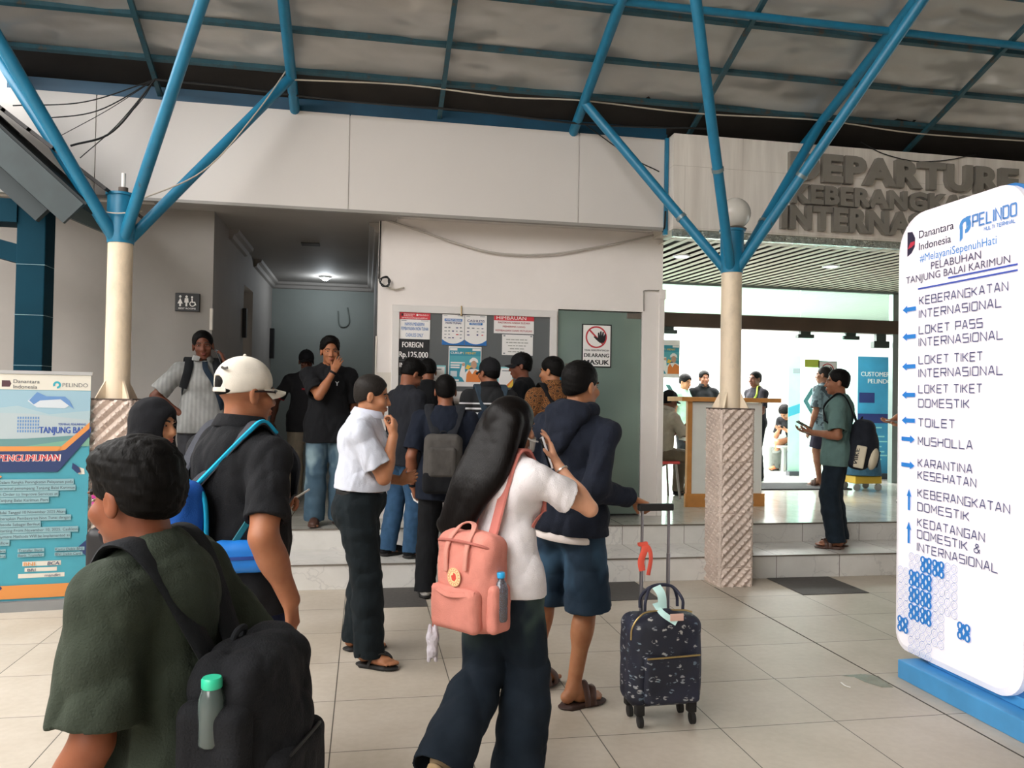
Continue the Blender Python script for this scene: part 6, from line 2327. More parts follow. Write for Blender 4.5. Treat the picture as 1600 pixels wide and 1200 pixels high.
MB().box((3.36, 9.06, Z2 + 0.42), (3.74, 9.44, Z2 + 0.455), 0.012).build('seat', M_RED, st)
for sx, sy in ((-1, -1), (1, -1), (1, 1), (-1, 1)):
    MB().tube([(3.55 + sx * 0.19, 9.25 + sy * 0.19, Z2), (3.55 + sx * 0.15, 9.25 + sy * 0.15, Z2 + 0.43)], 0.014, 10).build('leg', mat('stool_leg_grey', '#8f8482', 0.4, 0.5), st, True)
bn_ = thing('waiting_bench', 'pale metal bench under the man bent over his phone in the hall', 'bench', (7.7, 12.7, Z2))
MB().box((7.0, 12.55, Z2 + 0.40), (8.6, 13.0, Z2 + 0.44), 0.01).build('seat', mat('bench_grey', '#a9b0ae', 0.4, 0.4), bn_)
MB().box((6.9, 13.02, Z2), (8.6, 13.06, Z2 + 0.98), 0.005).build('back_panel', mat('bench_panel', '#c6cdc8', 0.4), bn_)
for x in (7.06, 8.5):
    MB().box((x, 12.58, Z2), (x + 0.05, 12.98, Z2 + 0.40)).build('leg', mat('bench_grey', '#a9b0ae', 0.4, 0.4), bn_)
cc = thing('cleaning_trolley', 'blue cloth bag on a yellow wheeled frame right of the teal-shirted man', 'trolley', (6.75, 9.95, Z2))
V, Q = surf([cone((6.75, 9.95, Z2 + 0.20), (6.75, 9.95, Z2 + 0.75), 0.26, 0.20, k=0.02, fe=True)], 0.012, [half((6.75, 9.95, Z2 + 0.21), (0, 0, -1))], 0.008, 18.0, 6)
put('cloth_bag', V, Q, fabric('bag_blue', '#3c6076'), cc, True)
MB().box((6.55, 9.78, Z2 + 0.10), (6.95, 10.12, Z2 + 0.20), 0.01).build('frame', mat('trolley_yellow', '#d9b23c', 0.5), cc)
for sx, sy in ((-1, -1), (1, -1), (1, 1), (-1, 1)):
    MB().lathe((6.75 + sx * 0.16, 9.95 + sy * 0.14, Z2 + 0.05), [(0.05, -0.012), (0.05, 0.012)], 16, (0, 1, 0)).build('wheel', mat('wheel_grey', '#9a9a98', 0.5), cc, True)

# ------------------------------------------------------------------ patterned cabin suitcase
m = bpy.data.materials.new('suitcase_print')
t = NT(m)
v = t.n('ShaderNodeTexVoronoi', feature='F1')
v.inputs['Scale'].default_value = 24.0
t.l(t.mapped((1.0, 1.0, 1.35)), v.inputs['Vector'])
k = t.noise(70.0, 3.0, t.mapped((0.6, 0.6, 1.4)))
a_ = t.ramp(v.outputs['Distance'], [(0.30, (1, 1, 1, 1)), (0.38, (0, 0, 0, 1))])
k2 = t.ramp(k, [(0.50, (0, 0, 0, 1)), (0.54, (1, 1, 1, 1))])
msk = t.mix(1.0, a_, k2, 'MULTIPLY')
k3 = t.noise(3.0, 2.0)
cc_ = t.ramp(t.noise(9.0, 1.0), [(0.40, lin('#5a6876')), (0.5, lin('#a8a5a2')), (0.62, lin('#71818d'))])
t.color(t.mix(msk, t.ramp(k3, [(0.4, lin('#181b29')), (0.6, lin('#212539'))]), cc_))
t.b.inputs['Roughness'].default_value = 0.6
t.bump(t.noise(300.0, 1.0), 0.1, 0.002)
M_CASE = m
ce = thing('suitcase', 'navy patterned cabin suitcase on four wheels with raised silver handle', 'suitcase', (1.465, 3.77, 0))
ca = math.radians(2.0)
cu = np.array([math.cos(ca), math.sin(ca), 0])
cd = np.array([-math.sin(ca), math.cos(ca), 0])
cz_ = np.array([0, 0, 1.0])
cC = np.array([1.465, 3.77, 0.0])
Cq = lambda x, y, z: cC + cu * x + cd * y + cz_ * z
CW, CD, CB, CT = 0.376, 0.20, 0.090, 0.520
ax = (cu, cd, cz_)
blob('case_body', [rbox(Cq(0, 0, (CB + CT) / 2), (CW / 2, CD / 2, (CT - CB) / 2), 0.055, ax), ell(Cq(0, -0.06, 0.36), (0.15, 0.065, 0.2), ax, k=0.04)], 0.006, M_CASE, ce, (), 0.003, 22.0, 2)
pk_ = blob('front_pocket', [rbox(Cq(0.012, -CD / 2 - 0.012, 0.235), (0.140, 0.028, 0.115), 0.022, ax)], 0.006, M_CASE, ce, (), 0.002, 22.0, 4)
M_GOLD = mat('zip_gold', '#b9a06a', 0.35, 0.7)
MB().tube([Cq(-0.125, -CD / 2 - 0.041, 0.345), Cq(0.145, -CD / 2 - 0.041, 0.352)], 0.0045, 8).build('zip', M_GOLD, pk_, True)
MB().tube(catmull([Cq(-0.185, -0.075, 0.42), Cq(-0.180, -0.078, 0.48), Cq(-0.140, -0.080, 0.535), Cq(-0.08, -0.07, 0.552), Cq(0.08, -0.07, 0.552), Cq(0.13, -0.075, 0.542)], 6), 0.004, 8).build('zip', M_GOLD, ce, True)
MB().box((-0.035, -0.004, 0.545), (0.035, 0.0, 0.580), 0.002, (cu, cd, cz_), Cq(0.03, -CD / 2 - 0.02, -0.03)).build('label_patch', mat('patch_pink', '#dcb4a4', 0.6), ce)
M_SIL = mat('handle_silver', '#8e8a90', 0.3, 0.8, var=0.03)
for sx in (-1, 1):
    MB().tube([Cq(sx * 0.072, 0.085, 0.50), Cq(sx * 0.072, 0.085, 0.80)], 0.0125, 12, flat=0.75).tube([Cq(sx * 0.072, 0.085, 0.80), Cq(sx * 0.072, 0.085, 1.025)], 0.0095, 12, flat=0.75).build('pull_tube', M_SIL, ce, True)
MB().box((-0.095, -0.016, -0.018), (0.095, 0.016, 0.018), 0.008, (cu, cd, cz_), Cq(0, 0.085, 1.035)).build('pull_grip', mat('grip_black', '#1a1a1c', 0.5), ce)
hd_ = MB()
for y in (-0.035, 0.03):
    hd_.tube(catmull([Cq(-0.10, y, 0.545), Cq(-0.095, y, 0.60), Cq(-0.05, 0, 0.655), Cq(0.05, 0, 0.655), Cq(0.095, y, 0.60), Cq(0.10, y, 0.545)], 6), 0.008, 8)
hd_.build('carry_handle', mat('handle_navy', '#23263a', 0.6), ce, True)
for sx in (-1, 1):
    for sy in (-1, 1):
        f_ = MB().box((-0.022, -0.02, 0.055), (0.022, 0.02, 0.11), 0.006, (cu, cd, cz_), Cq(sx * 0.135, sy * 0.07, 0))
        fo = f_.build('caster', SOLE, ce)
        MB().lathe(Cq(sx * 0.135, sy * 0.07 - 0.012, 0.029), [(0.020, -0.013), (0.029, -0.010), (0.029, 0.010), (0.020, 0.013)], 18, (1, 0, 0)).build('wheel', SOLE, fo, True)
MB().ribbon([Cq(-0.072, 0.069, 0.86), Cq(-0.068, 0.055, 0.83), Cq(-0.085, 0.06, 0.77), Cq(-0.078, 0.06, 0.72)], [(0, -1, 0)] * 4, 0.035, 0.004, 6).ribbon([Cq(-0.070, 0.066, 0.85), Cq(-0.045, 0.055, 0.83), Cq(-0.035, 0.055, 0.78), Cq(-0.050, 0.05, 0.70)], [(0.3, -1, 0)] * 4, 0.025, 0.004, 6).ribbon([Cq(-0.095, 0.072, 0.85), Cq(-0.05, 0.07, 0.855)], [(0, -1, 0)] * 2, 0.018, 0.03, 4).build('ribbon_tag', mat('neon_coral', '#f0604c', 0.7), ce, True)
MB().ribbon([Cq(-0.035, -0.02, 0.66), Cq(-0.022, -0.055, 0.625), Cq(-0.018, -0.06, 0.56)], [(0, -1, 0.2)] * 3, 0.045, 0.002, 6).ribbon([Cq(-0.045, -0.03, 0.58), Cq(-0.03, -0.090, 0.545), Cq(0.03, -0.120, 0.505)], [(0, -1, 0.3)] * 3, 0.03, 0.002, 6).build('luggage_tag', mat('tag_mint', '#bfe3df', 0.6), ce, True)

# ------------------------------------------------------------------ black suitcase with a magenta bag, behind the banner edge
bs = thing('black_suitcase', 'tall black suitcase standing beside the announcement banner', 'suitcase', (-1.585, 5.75, 0))
bC = np.array([-1.585, 5.75, 0.0])
blob('case_body', [rbox(bC + np.array([0, 0, 0.36]), (0.20, 0.13, 0.31), 0.05)], 0.01, mat('case_black', '#1d1d20', 0.5, var=0.1), bs)
for sx in (-1, 1):
    for sy in (-1, 1):
        MB().lathe(bC + np.array([sx * 0.15, sy * 0.09, 0.032]), [(0.032, -0.012), (0.032, 0.012)], 16, (1, 0, 0)).build('wheel', SOLE, bs, True)
    MB().tube([bC + np.array([sx * 0.08, 0.11, 0.6]), bC + np.array([sx * 0.08, 0.11, 0.74])], 0.01, 8).build('pull_tube', M_SIL, bs, True)
MB().tube([bC + np.array([-0.09, 0.11, 0.74]), bC + np.array([0.09, 0.11, 0.74])], 0.014, 8).build('pull_grip', SOLE, bs, True)
V, Q = surf([rbox(bC + np.array([-0.01, -0.01, 0.86]), (0.17, 0.085, 0.17), 0.06), cone(bC + np.array([-0.12, -0.01, 1.0]), bC + np.array([0.1, -0.01, 0.98]), 0.05, 0.05)], 0.009, (), 0.008, 20.0, 3)
o = put('magenta_bag', V, Q, fabric('magenta_cloth', '#a8347f'), None, True)
tag(o, 'magenta cloth bag resting on top of the black suitcase', 'bag')


# ================================================================== the people
HB = hair_mat('hair_black', '#0d0b0a')
HG = hair_mat('hair_greying', '#2a2623', 0.5)
BLK = fabric('cloth_black', '#141518')
BLK2 = fabric('cloth_washed_black', '#1c1d20')
NAVY = fabric('cloth_navy', '#151b28')
JEAN_D = fabric('denim_dark', '#162029', 0.2)
JEAN_B = fabric('denim_blue', '#2f4c68', 0.2)
RUB = SOLE
LEATHER = mat('brown_leather', '#4a2f24', 0.5, var=0.15)


def denim_faded(name, c, faded, z0, z1):
    m = bpy.data.materials.new(name)
    t = NT(m)
    q = t.n('ShaderNodeSeparateXYZ')
    t.l(t.obj(), q.inputs[0])
    n = t.noise(7.0, 4.0)
    n2 = t.noise(5.0, 2.0, t.mapped((1, 1, 0.6)))
    f = t.ramp(n2, [(0.48, (0, 0, 0, 1)), (0.62, (1, 1, 1, 1))])
    zz = t.n('ShaderNodeMapRange')
    zz.inputs['From Min'].default_value = z0
    zz.inputs['From Max'].default_value = z1
    t.l(q.outputs[2], zz.inputs['Value'])
    k = t.math('MULTIPLY', f, t.math('SINE', t.math('MULTIPLY', zz.outputs[0], math.pi)))
    t.color(t.mix(t.math('MULTIPLY', k, 0.8), t.ramp(n, [(0.3, lin(c)), (0.7, lin(_mixhex(c, '#ffffff', 0.06)))]), lin(faded)))
    t.b.inputs['Roughness'].default_value = 0.9
    t.b.inputs['Specular IOR Level'].default_value = 0.2
    t.bump(t.math('ADD', t.noise(9.0, 2.0), t.math('MULTIPLY', t.noise(240.0), 0.06)), 0.4, 0.03)
    return m


def stripes(name, bands, axis=2, wob=0.0):
    """cloth with horizontal bands: [(position, colour), ...] along an axis of the wearer"""
    m = bpy.data.materials.new(name)
    t = NT(m)
    q = t.n('ShaderNodeSeparateXYZ')
    t.l(t.obj(), q.inputs[0])
    z = q.outputs[axis]
    lo, hi = bands[0][0], bands[-1][0] + 0.05
    mr = t.n('ShaderNodeMapRange')
    mr.inputs['From Min'].default_value = lo
    mr.inputs['From Max'].default_value = hi
    t.l(z, mr.inputs['Value'])
    t.color(t.ramp(mr.outputs[0], [((p - lo) / (hi - lo), lin(c)) for p, c in bands], 'CONSTANT'))
    t.b.inputs['Roughness'].default_value = 0.9
    t.bump(t.noise(10.0, 2.0), 0.3, 0.03)
    return m


def blotch(name, cols, scale, rough=0.9, kind='noise'):
    m = bpy.data.materials.new(name)
    t = NT(m)
    if kind == 'noise':
        f = t.noise(scale, 2.5)
        st = [(0.30 + 0.36 * i / max(1, len(cols) - 1), lin(c)) for i, c in enumerate(cols)]
    else:
        v = t.n('ShaderNodeTexVoronoi', feature='DISTANCE_TO_EDGE')
        v.inputs['Scale'].default_value = scale
        t.l(t.obj(), v.inputs['Vector'])
        f = v.outputs[0]
        st = [(0.0 + 0.10 * i, lin(c)) for i, c in enumerate(cols)]
    t.color(t.ramp(f, st, 'CONSTANT'))
    t.b.inputs['Roughness'].default_value = rough
    t.bump(t.noise(10.0, 2.0), 0.3, 0.03)
    return m


def pinstripe(name, c, c2, scale):
    m = bpy.data.materials.new(name)
    t = NT(m)
    w = t.n('ShaderNodeTexWave', wave_type='BANDS', bands_direction='X')
    w.inputs['Scale'].default_value = scale
    w.inputs['Distortion'].default_value = 0.6
    t.l(t.obj(), w.inputs['Vector'])
    n = t.noise(5.0, 3.0)
    c1 = t.ramp(n, [(0.35, lin(_mixhex(c, '#000000', 0.22))), (0.6, lin(c))])
    t.color(t.mix(t.math('MULTIPLY', w.outputs[1], 0.35), c1, lin(c2)))
    t.b.inputs['Roughness'].default_value = 0.9
    t.bump(t.noise(9.0, 2.0), 0.35, 0.03)
    return m


def wrist_band(J, S_, m, name='watch'):
    w, e = J['wr' + S_], J['el' + S_]
    d = _unit(w - e)
    MB().tube([w - d * 0.032, w - d * 0.012], 0.034 * J['s'], 14).build(name, m, J['root'], True)


# ---- man in the white cap, walking away to the right
J = person('heavyset man from behind in a white cap and black polo shirt with blue rucksack', (-0.455, 3.05), 0, 42, h=1.70, w=1.20, belly=0.7, skin='#a06a4c', head=(-8, 2, 0), res=0.0055,
           arms={'R': dict(w=(0.30, 0.02, 0.87), e=(0.5, -1, 0), thick=1.15, d=(0.02, 0.12, -1), n=(-0.9, -0.4, 0), curl=(0.45, 0.55, 0.35)),
                 'L': dict(w=(-0.10, 0.22, 1.15), e=(-0.8, 0.1, -1), d=(0.8, 0.4, 0.3), n=(0, -0.4, -1), curl=(0.8, 0.9, 0.5))},
           legs={'R': dict(a=(0.12, 0.16, 0.085)), 'L': dict(a=(-0.10, -0.18, 0.10), pitch=12)},
           top=dict(m=fabric('polo_black', '#17181b', wr=0.5), kind='polo', sleeve=0.78, o=0.018, hem=0.07, wr=0.007),
           bottom=dict(m=fabric('track_navy', '#16203c'), hr=0.085, o=0.016), feet=dict(kind='sneaker', m=BLK), hair=dict(m=HB, kind='crop', thick=0.001, low=0.040),
           cap=dict(m=fabric('cap_white', '#d9d2c6', wr=0.2), back=True), belt=None)
T = J['T']
sg = MB()
for sx in (1, -1):
    sg.ribbon([T(sx * 0.012, 0.108, 0.000), T(sx * 0.040, 0.103, 0.001), T(sx * 0.066, 0.080, 0.002)], [J['hf'], J['hf'], J['hf'] + J['hr'] * sx], 0.030, 0.005, 5)
    sg.tube([T(sx * 0.068, 0.078, 0.008), T(sx * 0.084, 0.02, 0.008), T(sx * 0.086, -0.01, 0.006)], 0.0035, 8)
sg.build('sunglasses', mat('sunglass_black', '#141012', 0.2), J['root'], True)
cp = MB()
for a, b_ in (((-0.050, 0.082), (-0.012, 0.078)), ((-0.046, 0.074), (-0.020, 0.086))):
    pass
cp.ribbon([T(0.030, -0.112, 0.088), T(0.044, -0.107, 0.083), T(0.055, -0.100, 0.086)], [-J['hf'] + J['hr'] * 0.3] * 3, 0.010, 0.004, 4).build('cap_emblem', mat('emblem_dark', '#3a3634', 0.6), J['cap'])
MBL = fabric('pack_blue', '#1c4f9c')
CY = fabric('trim_cyan', '#1fa3cf', wr=0.1)
J['o'] = 0.022
rt, Cp, ax = backpack(J, 'royal blue rucksack with cyan piping worn by the man in the white cap', MBL, size=(0.30, 0.15, 0.46), drop=0.03, strap=fabric('strap_grey', '#3d3f46'), shift=-0.05, strap_w=0.065, m2=MBL)
MB().tube(catmull([Cp(0.98, 0.85, -0.9), Cp(1.0, 0.80, 0.0), Cp(0.96, 0.7, 0.75), Cp(0.6, 0.3, 1.0)], 6), 0.014, 8, flat=0.6).build('piping', CY, rt, True)
o_ = 0.03
sh = J['shR']
nk = J['neck']
tp = nk + (sh - nk) * 0.62
MB().ribbon([Cp(0.35, 0.7, 0.9) + J['r'] * 0.03, tp - J['f'] * 0.074 + J['up'] * 0.046 + J['r'] * 0.028, tp + J['up'] * 0.094 + J['r'] * 0.026, tp + J['f'] * 0.062 + J['up'] * 0.050 + J['r'] * 0.02], [J['up'] * .5 - J['f'], J['up'] - J['f'] * .6, J['up'], J['up'] + J['f']], 0.014, 0.012, 6).build('strap_piping', CY, rt, True)
# belt pouch on its strap
hip = J['pelvis'] + J['r'] * 0.20 + J['up'] * 0.10 - J['f'] * 0.10
bp = thing('belt_pouch', 'bright blue zipped pouch slung at the hip of the man in the white cap', 'pouch', tuple(hip - np.array([0, 0, 0.06])))
axp = (J['r'] * 0.5 - J['f'] * -0.86, J['r'] * 0.86 - J['f'] * 0.5, J['up'])
pv = _unit(J['r'] * 0.55 + J['f'] * 0.83)
pn_ = np.cross(J['up'], pv)
blob('pouch_body', [rbox(hip, (0.105, 0.035, 0.055), 0.034, (pv, pn_, J['up']))], 0.005, mat('pouch_blue', '#1d77d0', 0.45, var=0.1), bp, (), 0.002, 25.0, 2)
MB().ribbon([hip + pv * -0.09 - pn_ * 0.036, hip - pn_ * 0.04, hip + pv * 0.09 - pn_ * 0.034], [-pn_] * 3, 0.012, 0.004, 5).build('zip_band', mat('pouch_zip', '#1a3f8a', 0.5), bp, True)
MB().ribbon([hip + J['up'] * 0.05 - pv * 0.03, hip + J['up'] * 0.20 + J['f'] * 0.06 + J['r'] * 0.02, hip + J['up'] * 0.34 + J['f'] * 0.16 - J['r'] * 0.01], [J['r'] - J['f'] * .3] * 3, 0.022, 0.004, 6).build('strap', mat('pouch_teal', '#15707e', 0.6), bp, True)
hx = J['palmL']
cg = MB().tube([hx + J['hdL'] * 0.03, hx + J['hdL'] * 0.10 + np.array([0, 0, 0.02])], 0.004, 8).build('cigarette', INK['white'], smooth=True)
tag(cg, 'thin white cigarette in the left hand of the man in the white cap', 'cigarette')

# ---- boy in the foreground
SKB = '#8a5238'
J = person('boy in a dark green T-shirt walking left in the foreground with a black rucksack', (-0.375, 1.80), 0, 163, h=1.47, w=0.94, lean=10, skin=SKB, head=(-10, 2, 0), res=0.0048,
           arms={'L': dict(w=(-0.20, 0.17, 0.72), e=(-0.35, -1, -0.1), thick=1.1, d=(-0.05, 0.7, -0.7), n=(0.9, 0.1, 0)), 'R': dict(w=(0.26, 0.05, 0.75))},
           legs={'R': dict(a=(0.09, 0.18, 0.08)), 'L': dict(a=(-0.09, -0.18, 0.10), pitch=14)},
           top=dict(m=fabric('tee_darkgreen', '#333a30', 0.12, 0.5), sleeve=0.86, so=0.026, o=0.026, hem=0.11, wr=0.006), bottom=dict(m=BLK2, hr=0.09), feet=dict(kind='sneaker', m=BLK),
           hair=dict(m=HB, kind='fluffy', thick=0.006, top=0.008, low=-0.02))
J['o'] = 0.024
PKB = fabric('pack_black', '#17181b', 0.2, 0.6)
rt, Cp, ax = backpack(J, 'large worn black rucksack on the back of the boy in the foreground', PKB, size=(0.30, 0.18, 0.45), drop=0.085, bulge=1.15, strap=fabric('strap_black', '#1d1f22'), strap_w=0.075, gap=0.0, wr=0.009, tilt=10, m2=fabric('pack_black2', '#1b1c1f', 0.2, 0.5))
blob('side_pocket', [rbox(Cp(-0.98, 0.15, 0.22), (0.035, 0.070, 0.10), 0.03, ax)], 0.005, PKB, rt, (), 0.003, 24.0, 3)
bo = Cp(-1.10, 0.15, 0.86)
bt = thing('water_bottle', 'small clear bottle with a mint green cap in the side pocket of the boy rucksack', 'bottle', tuple(bo - np.array([0, 0, 0.12])))
MB().lathe(bo - np.array([0, 0, 0.12]), [(0.020, 0), (0.024, 0.006), (0.024, 0.085), (0.018, 0.105), (0.014, 0.112)], 20).build('bottle_body', glass_mat('bottle_plastic', '#c6d2cf', 0.15, 0.25, '#8fa09c'), bt, True)
MB().lathe(bo - np.array([0, 0, 0.012]), [(0.0185, 0), (0.0195, 0.003), (0.0195, 0.016), (0.017, 0.02)], 20).build('bottle_cap', mat('cap_mint', '#35c49a', 0.35, var=0), bt, True)

# ---- young woman with the pink rucksack
SKW = '#cf9c7e'
J = person('young woman with long black hair, white T-shirt and wide jeans walking away', (0.555, 3.22), 0, 46, h=1.575, w=0.93, skin=SKW, fem=True, lean=4, twist=-8, head=(-16, 2, 4), res=0.005,
           arms={'R': dict(w=(0.145, 0.19, 1.31), e=(0.75, 0.1, -0.8), d=(-0.34, -0.10, 1), n=(-0.75, -0.6, -0.1), fc=[(0.15, 0.3, 0.2), (0.05, 0.25, 0.2), (0.1, 0.3, 0.2), (0.2, 0.4, 0.3)], spread=0.16, thumb=(0.55, 0.6, 0.4)),
                 'L': dict(w=(-0.20, 0.22, 0.95), e=(-0.4, -1, -0.3))},
           legs={'R': dict(a=(0.075, 0.05, 0.085), toe=8), 'L': dict(a=(-0.02, -0.31, 0.22), pitch=48, toe=10)},
           top=dict(m=fabric('tee_white', '#e6e1e3', 0.05, 0.55, 7.0), sleeve=0.62, so=0.020, o=0.020, hem=0.045, wr=0.007, wf=20),
           bottom=dict(m=denim_faded('denim_green_faded', '#121c26', '#4a5d56', 0.55, 0.95), hr=0.115, kr=0.085, o=0.016, tr=1.1, wr=0.007, wf=18, hem=0.02), feet=dict(kind='sneaker', m=mat('shoe_beige', '#a08a6c', 0.7, var=0.1), sole=mat('sole_tan', '#b59a74', 0.8)))
T, hs = J['T'], J['hs']
up, f, r = J['up'], J['f'], J['r']
HL = hair_mat('hair_long_black', '#0f0b0a', 0.42)
Hh = (J['hr'], J['hf'], J['hu'])
cr = T(0, -0.02, 0.04)
Pb = [ell(T(0, -0.014, 0.034), np.array([0.090, 0.108, 0.098]) * hs, Hh, k=0.02), ell(T(0, -0.045, -0.04), np.array([0.088, 0.085, 0.105]) * hs, Hh, k=0.03)]
bk = -f * 0.135 - r * 0.02
p0 = T(0, -0.06, -0.06)
q1 = J['neck'] - f * 0.110 - r * 0.020 - up * 0.04
q2 = J['chest'] - f * 0.150 - r * 0.055 + up * 0.02
q3 = J['chest'] - f * 0.165 - r * 0.105 - up * 0.12
q4 = J['waist'] - f * 0.17 - r * 0.125 + up * 0.04
for dx, e in ((0.0, 0), (0.045, 0.03), (-0.045, -0.01), (0.075, 0.06), (-0.075, 0.02)):
    a = [T(dx * 0.9, -0.055, 0.015), q1 + r * dx * 0.95, q2 + r * dx * 0.8, q3 + r * dx * 0.7 + up * e * 0.5, q4 + r * dx * 0.9 + up * e]
    a = catmull(a, 4)
    R_ = np.interp(np.linspace(0, 4, len(a)), range(5), [0.060, 0.053, 0.044, 0.034, 0.010])
    for i in range(len(a) - 1):
        Pb.append(cone(a[i], a[i + 1], R_[i], R_[i + 1], f, 0.75, k=0.02))
for sx in (1, -1):
    Pb.append(cone(T(sx * 0.066, 0.02, -0.0), T(sx * 0.070, -0.005, -0.13), 0.026, 0.018, k=0.03))
blob('long_hair', Pb, 0.005, HL, J['root'], [ell(T(0, 0.118, -0.02), np.array([0.062, 0.075, 0.088]) * hs, Hh, k=0.012)], 0.0010, 40.0, 8)
MB().tube([T(0.055, 0.105, -0.055), T(0.075, 0.06, -0.052), T(0.083, 0.01, -0.03)], 0.004, 6).ribbon([T(-0.045, 0.098, -0.07), T(0, 0.118, -0.065), T(0.045, 0.098, -0.07), T(0.066, 0.06, -0.075)], [J['hf'], J['hf'], J['hf'] + J['hr'] * .4, J['hr']], 0.055, 0.003, 5).build('face_mask', mat('mask_white', '#e2e2e2', 0.8), J['root'], True)
PK = fabric('pack_pink', '#cf8577', 0.08, 0.35)
J['o'] = 0.022
rt, Cp, ax = backpack(J, 'salmon pink rucksack with a round red emblem on the back of the long-haired woman', PK, size=(0.30, 0.155, 0.375), drop=0.165, pocket=False, strap=fabric('strap_pink', '#bd7268', 0.06, 0.2), strap_w=0.050, bulge=0.9, gap=0.0, handle=False, tilt=4, wr=0.005, shift=0.02)
blob('front_pocket', [rbox(Cp(0, -1.0, -0.50), (0.122, 0.030, 0.082), 0.026, ax, k=0.02)], 0.005, PK, rt, (), 0.002, 24.0, 3)
blob('side_pocket', [rbox(Cp(0.98, 0.0, -0.45), (0.024, 0.05, 0.09), 0.018, ax, k=0.02)], 0.005, PK, rt, (), 0.002, 24.0, 5)
MB().ribbon([Cp(-0.75, -1.24, -0.12), Cp(0, -1.50, -0.20), Cp(0.75, -1.24, -0.12)], [-ax[1] + ax[2] * .5] * 3, 0.02, 0.006, 6).build('pocket_flap', PK, rt, True)
MB().ribbon([Cp(-0.34, -1.12, 0.22), Cp(-0.36, -0.98, 0.75), Cp(-0.24, -0.2, 1.14), Cp(0.16, -0.1, 1.15), Cp(0.34, -0.98, 0.75), Cp(0.34, -1.12, 0.30)], [-ax[1], -ax[1] + ax[2] * .3, ax[2], ax[2], -ax[1] + ax[2] * .3, -ax[1]], 0.022, 0.007, 6).build('carry_handles', fabric('strap_pink2', '#c98a7c', 0.06, 0.2), rt, True)
MB().tube(catmull([Cp(-0.95, 0.2, 0.62), Cp(-0.80, -0.75, 0.80), Cp(0, -0.98, 0.86), Cp(0.80, -0.75, 0.80), Cp(0.95, 0.2, 0.62)], 6), 0.0055, 8).build('zip', fabric('zip_pink', '#b26a60', 0.05, 0.1), rt, True)
em = Cp(0.02, -1.06, 0.14)
es = Sheet(rt, em, ax[0], ax[2], -ax[1])
es.O = em - ax[1] * 0.012
es.disc('c', 0, 0, 0.036, 28)
es.ring('r', 0, 0, 0.022, 0.0235, 28)
es.ring('r', 0, 0, 0.0335, 0.0345, 28)
es.poly('r', [(-0.010, -0.012), (0.004, -0.016), (0.014, -0.004), (0.010, 0.012), (-0.002, 0.018), (-0.004, 0.008), (-0.014, 0.004)])
for k in range(16):
    a = 2 * math.pi * k / 16
    es.disc('r', 0.0285 * math.cos(a), 0.0285 * math.sin(a), 0.0022, 8)
es.done({'c': C_('emcream', '#e3cf9a'), 'r': C_('emred', '#cf4a3a')}, {'c': 'emblem_disc', 'r': 'emblem_print'})
bo = Cp(1.05, 0.0, -0.05)
bt = thing('water_bottle', 'clear water bottle with a bright blue cap in the pink rucksack side pocket', 'bottle', tuple(bo - np.array([0, 0, 0.12])))
MB().lathe(bo - np.array([0, 0, 0.12]), [(0.024, 0), (0.028, 0.008), (0.028, 0.05), (0.026, 0.056), (0.028, 0.062), (0.028, 0.12), (0.020, 0.145), (0.013, 0.155), (0.013, 0.163)], 22).build('bottle_body', glass_mat('bottle_water', '#b9cbd6', 0.2, 0.2, '#7f95a5'), bt, True)
MB().lathe(bo + np.array([0, 0, 0.042]), [(0.015, 0), (0.016, 0.003), (0.016, 0.018), (0.014, 0.021)], 18).build('bottle_cap', mat('cap_blue', '#2aa3dd', 0.35, var=0), bt, True)
kc = Cp(-0.92, -0.9, -0.98)
kt = thing('plush_keyring', 'small white plush rabbit keyring hanging from the pink rucksack', 'keyring', tuple(kc - np.array([0, 0, 0.14])))
Wf = fabric('plush_white', '#d3cdd6', 0.06, 0.4, 40.0)
blob('plush_body', [ell(kc + np.array([0, 0, -0.055]), (0.026, 0.024, 0.026)), ell(kc + np.array([0, 0, -0.10]), (0.023, 0.022, 0.030)), ell(kc + np.array([-0.012, 0, -0.020]), (0.008, 0.008, 0.024)), ell(kc + np.array([0.012, 0, -0.020]), (0.008, 0.008, 0.024)),
                    cone(kc + np.array([-0.012, 0, -0.12]), kc + np.array([-0.014, 0, -0.142]), 0.009, 0.008, k=0.008), cone(kc + np.array([0.012, 0, -0.12]), kc + np.array([0.014, 0, -0.142]), 0.009, 0.008, k=0.008)], 0.004, Wf, kt)
MB().tube([kc + np.array([0, 0, 0.03]), kc + np.array([0, 0, -0.03])], 0.003, 6).build('loop', fabric('strap_pink', '#bd7268'), kt, True)
handset('white phone held at the ear of the long-haired woman', J['palmR'] + J['hnR'] * 0.010 - J['hdR'] * 0.01, J['hdR'], J['hnR'], mat('phone_white', '#d5d2d4', 0.3), (0.068, 0.140, 0.009))
w_, e_ = J['wrR'], J['elR']
MB().tube([w_ + (e_ - w_) * 0.16, w_ + (e_ - w_) * 0.185], 0.0305, 14).build('bracelet', mat('bracelet_silver', '#d8cfc4', 0.25, 0.7), J['root'], True)

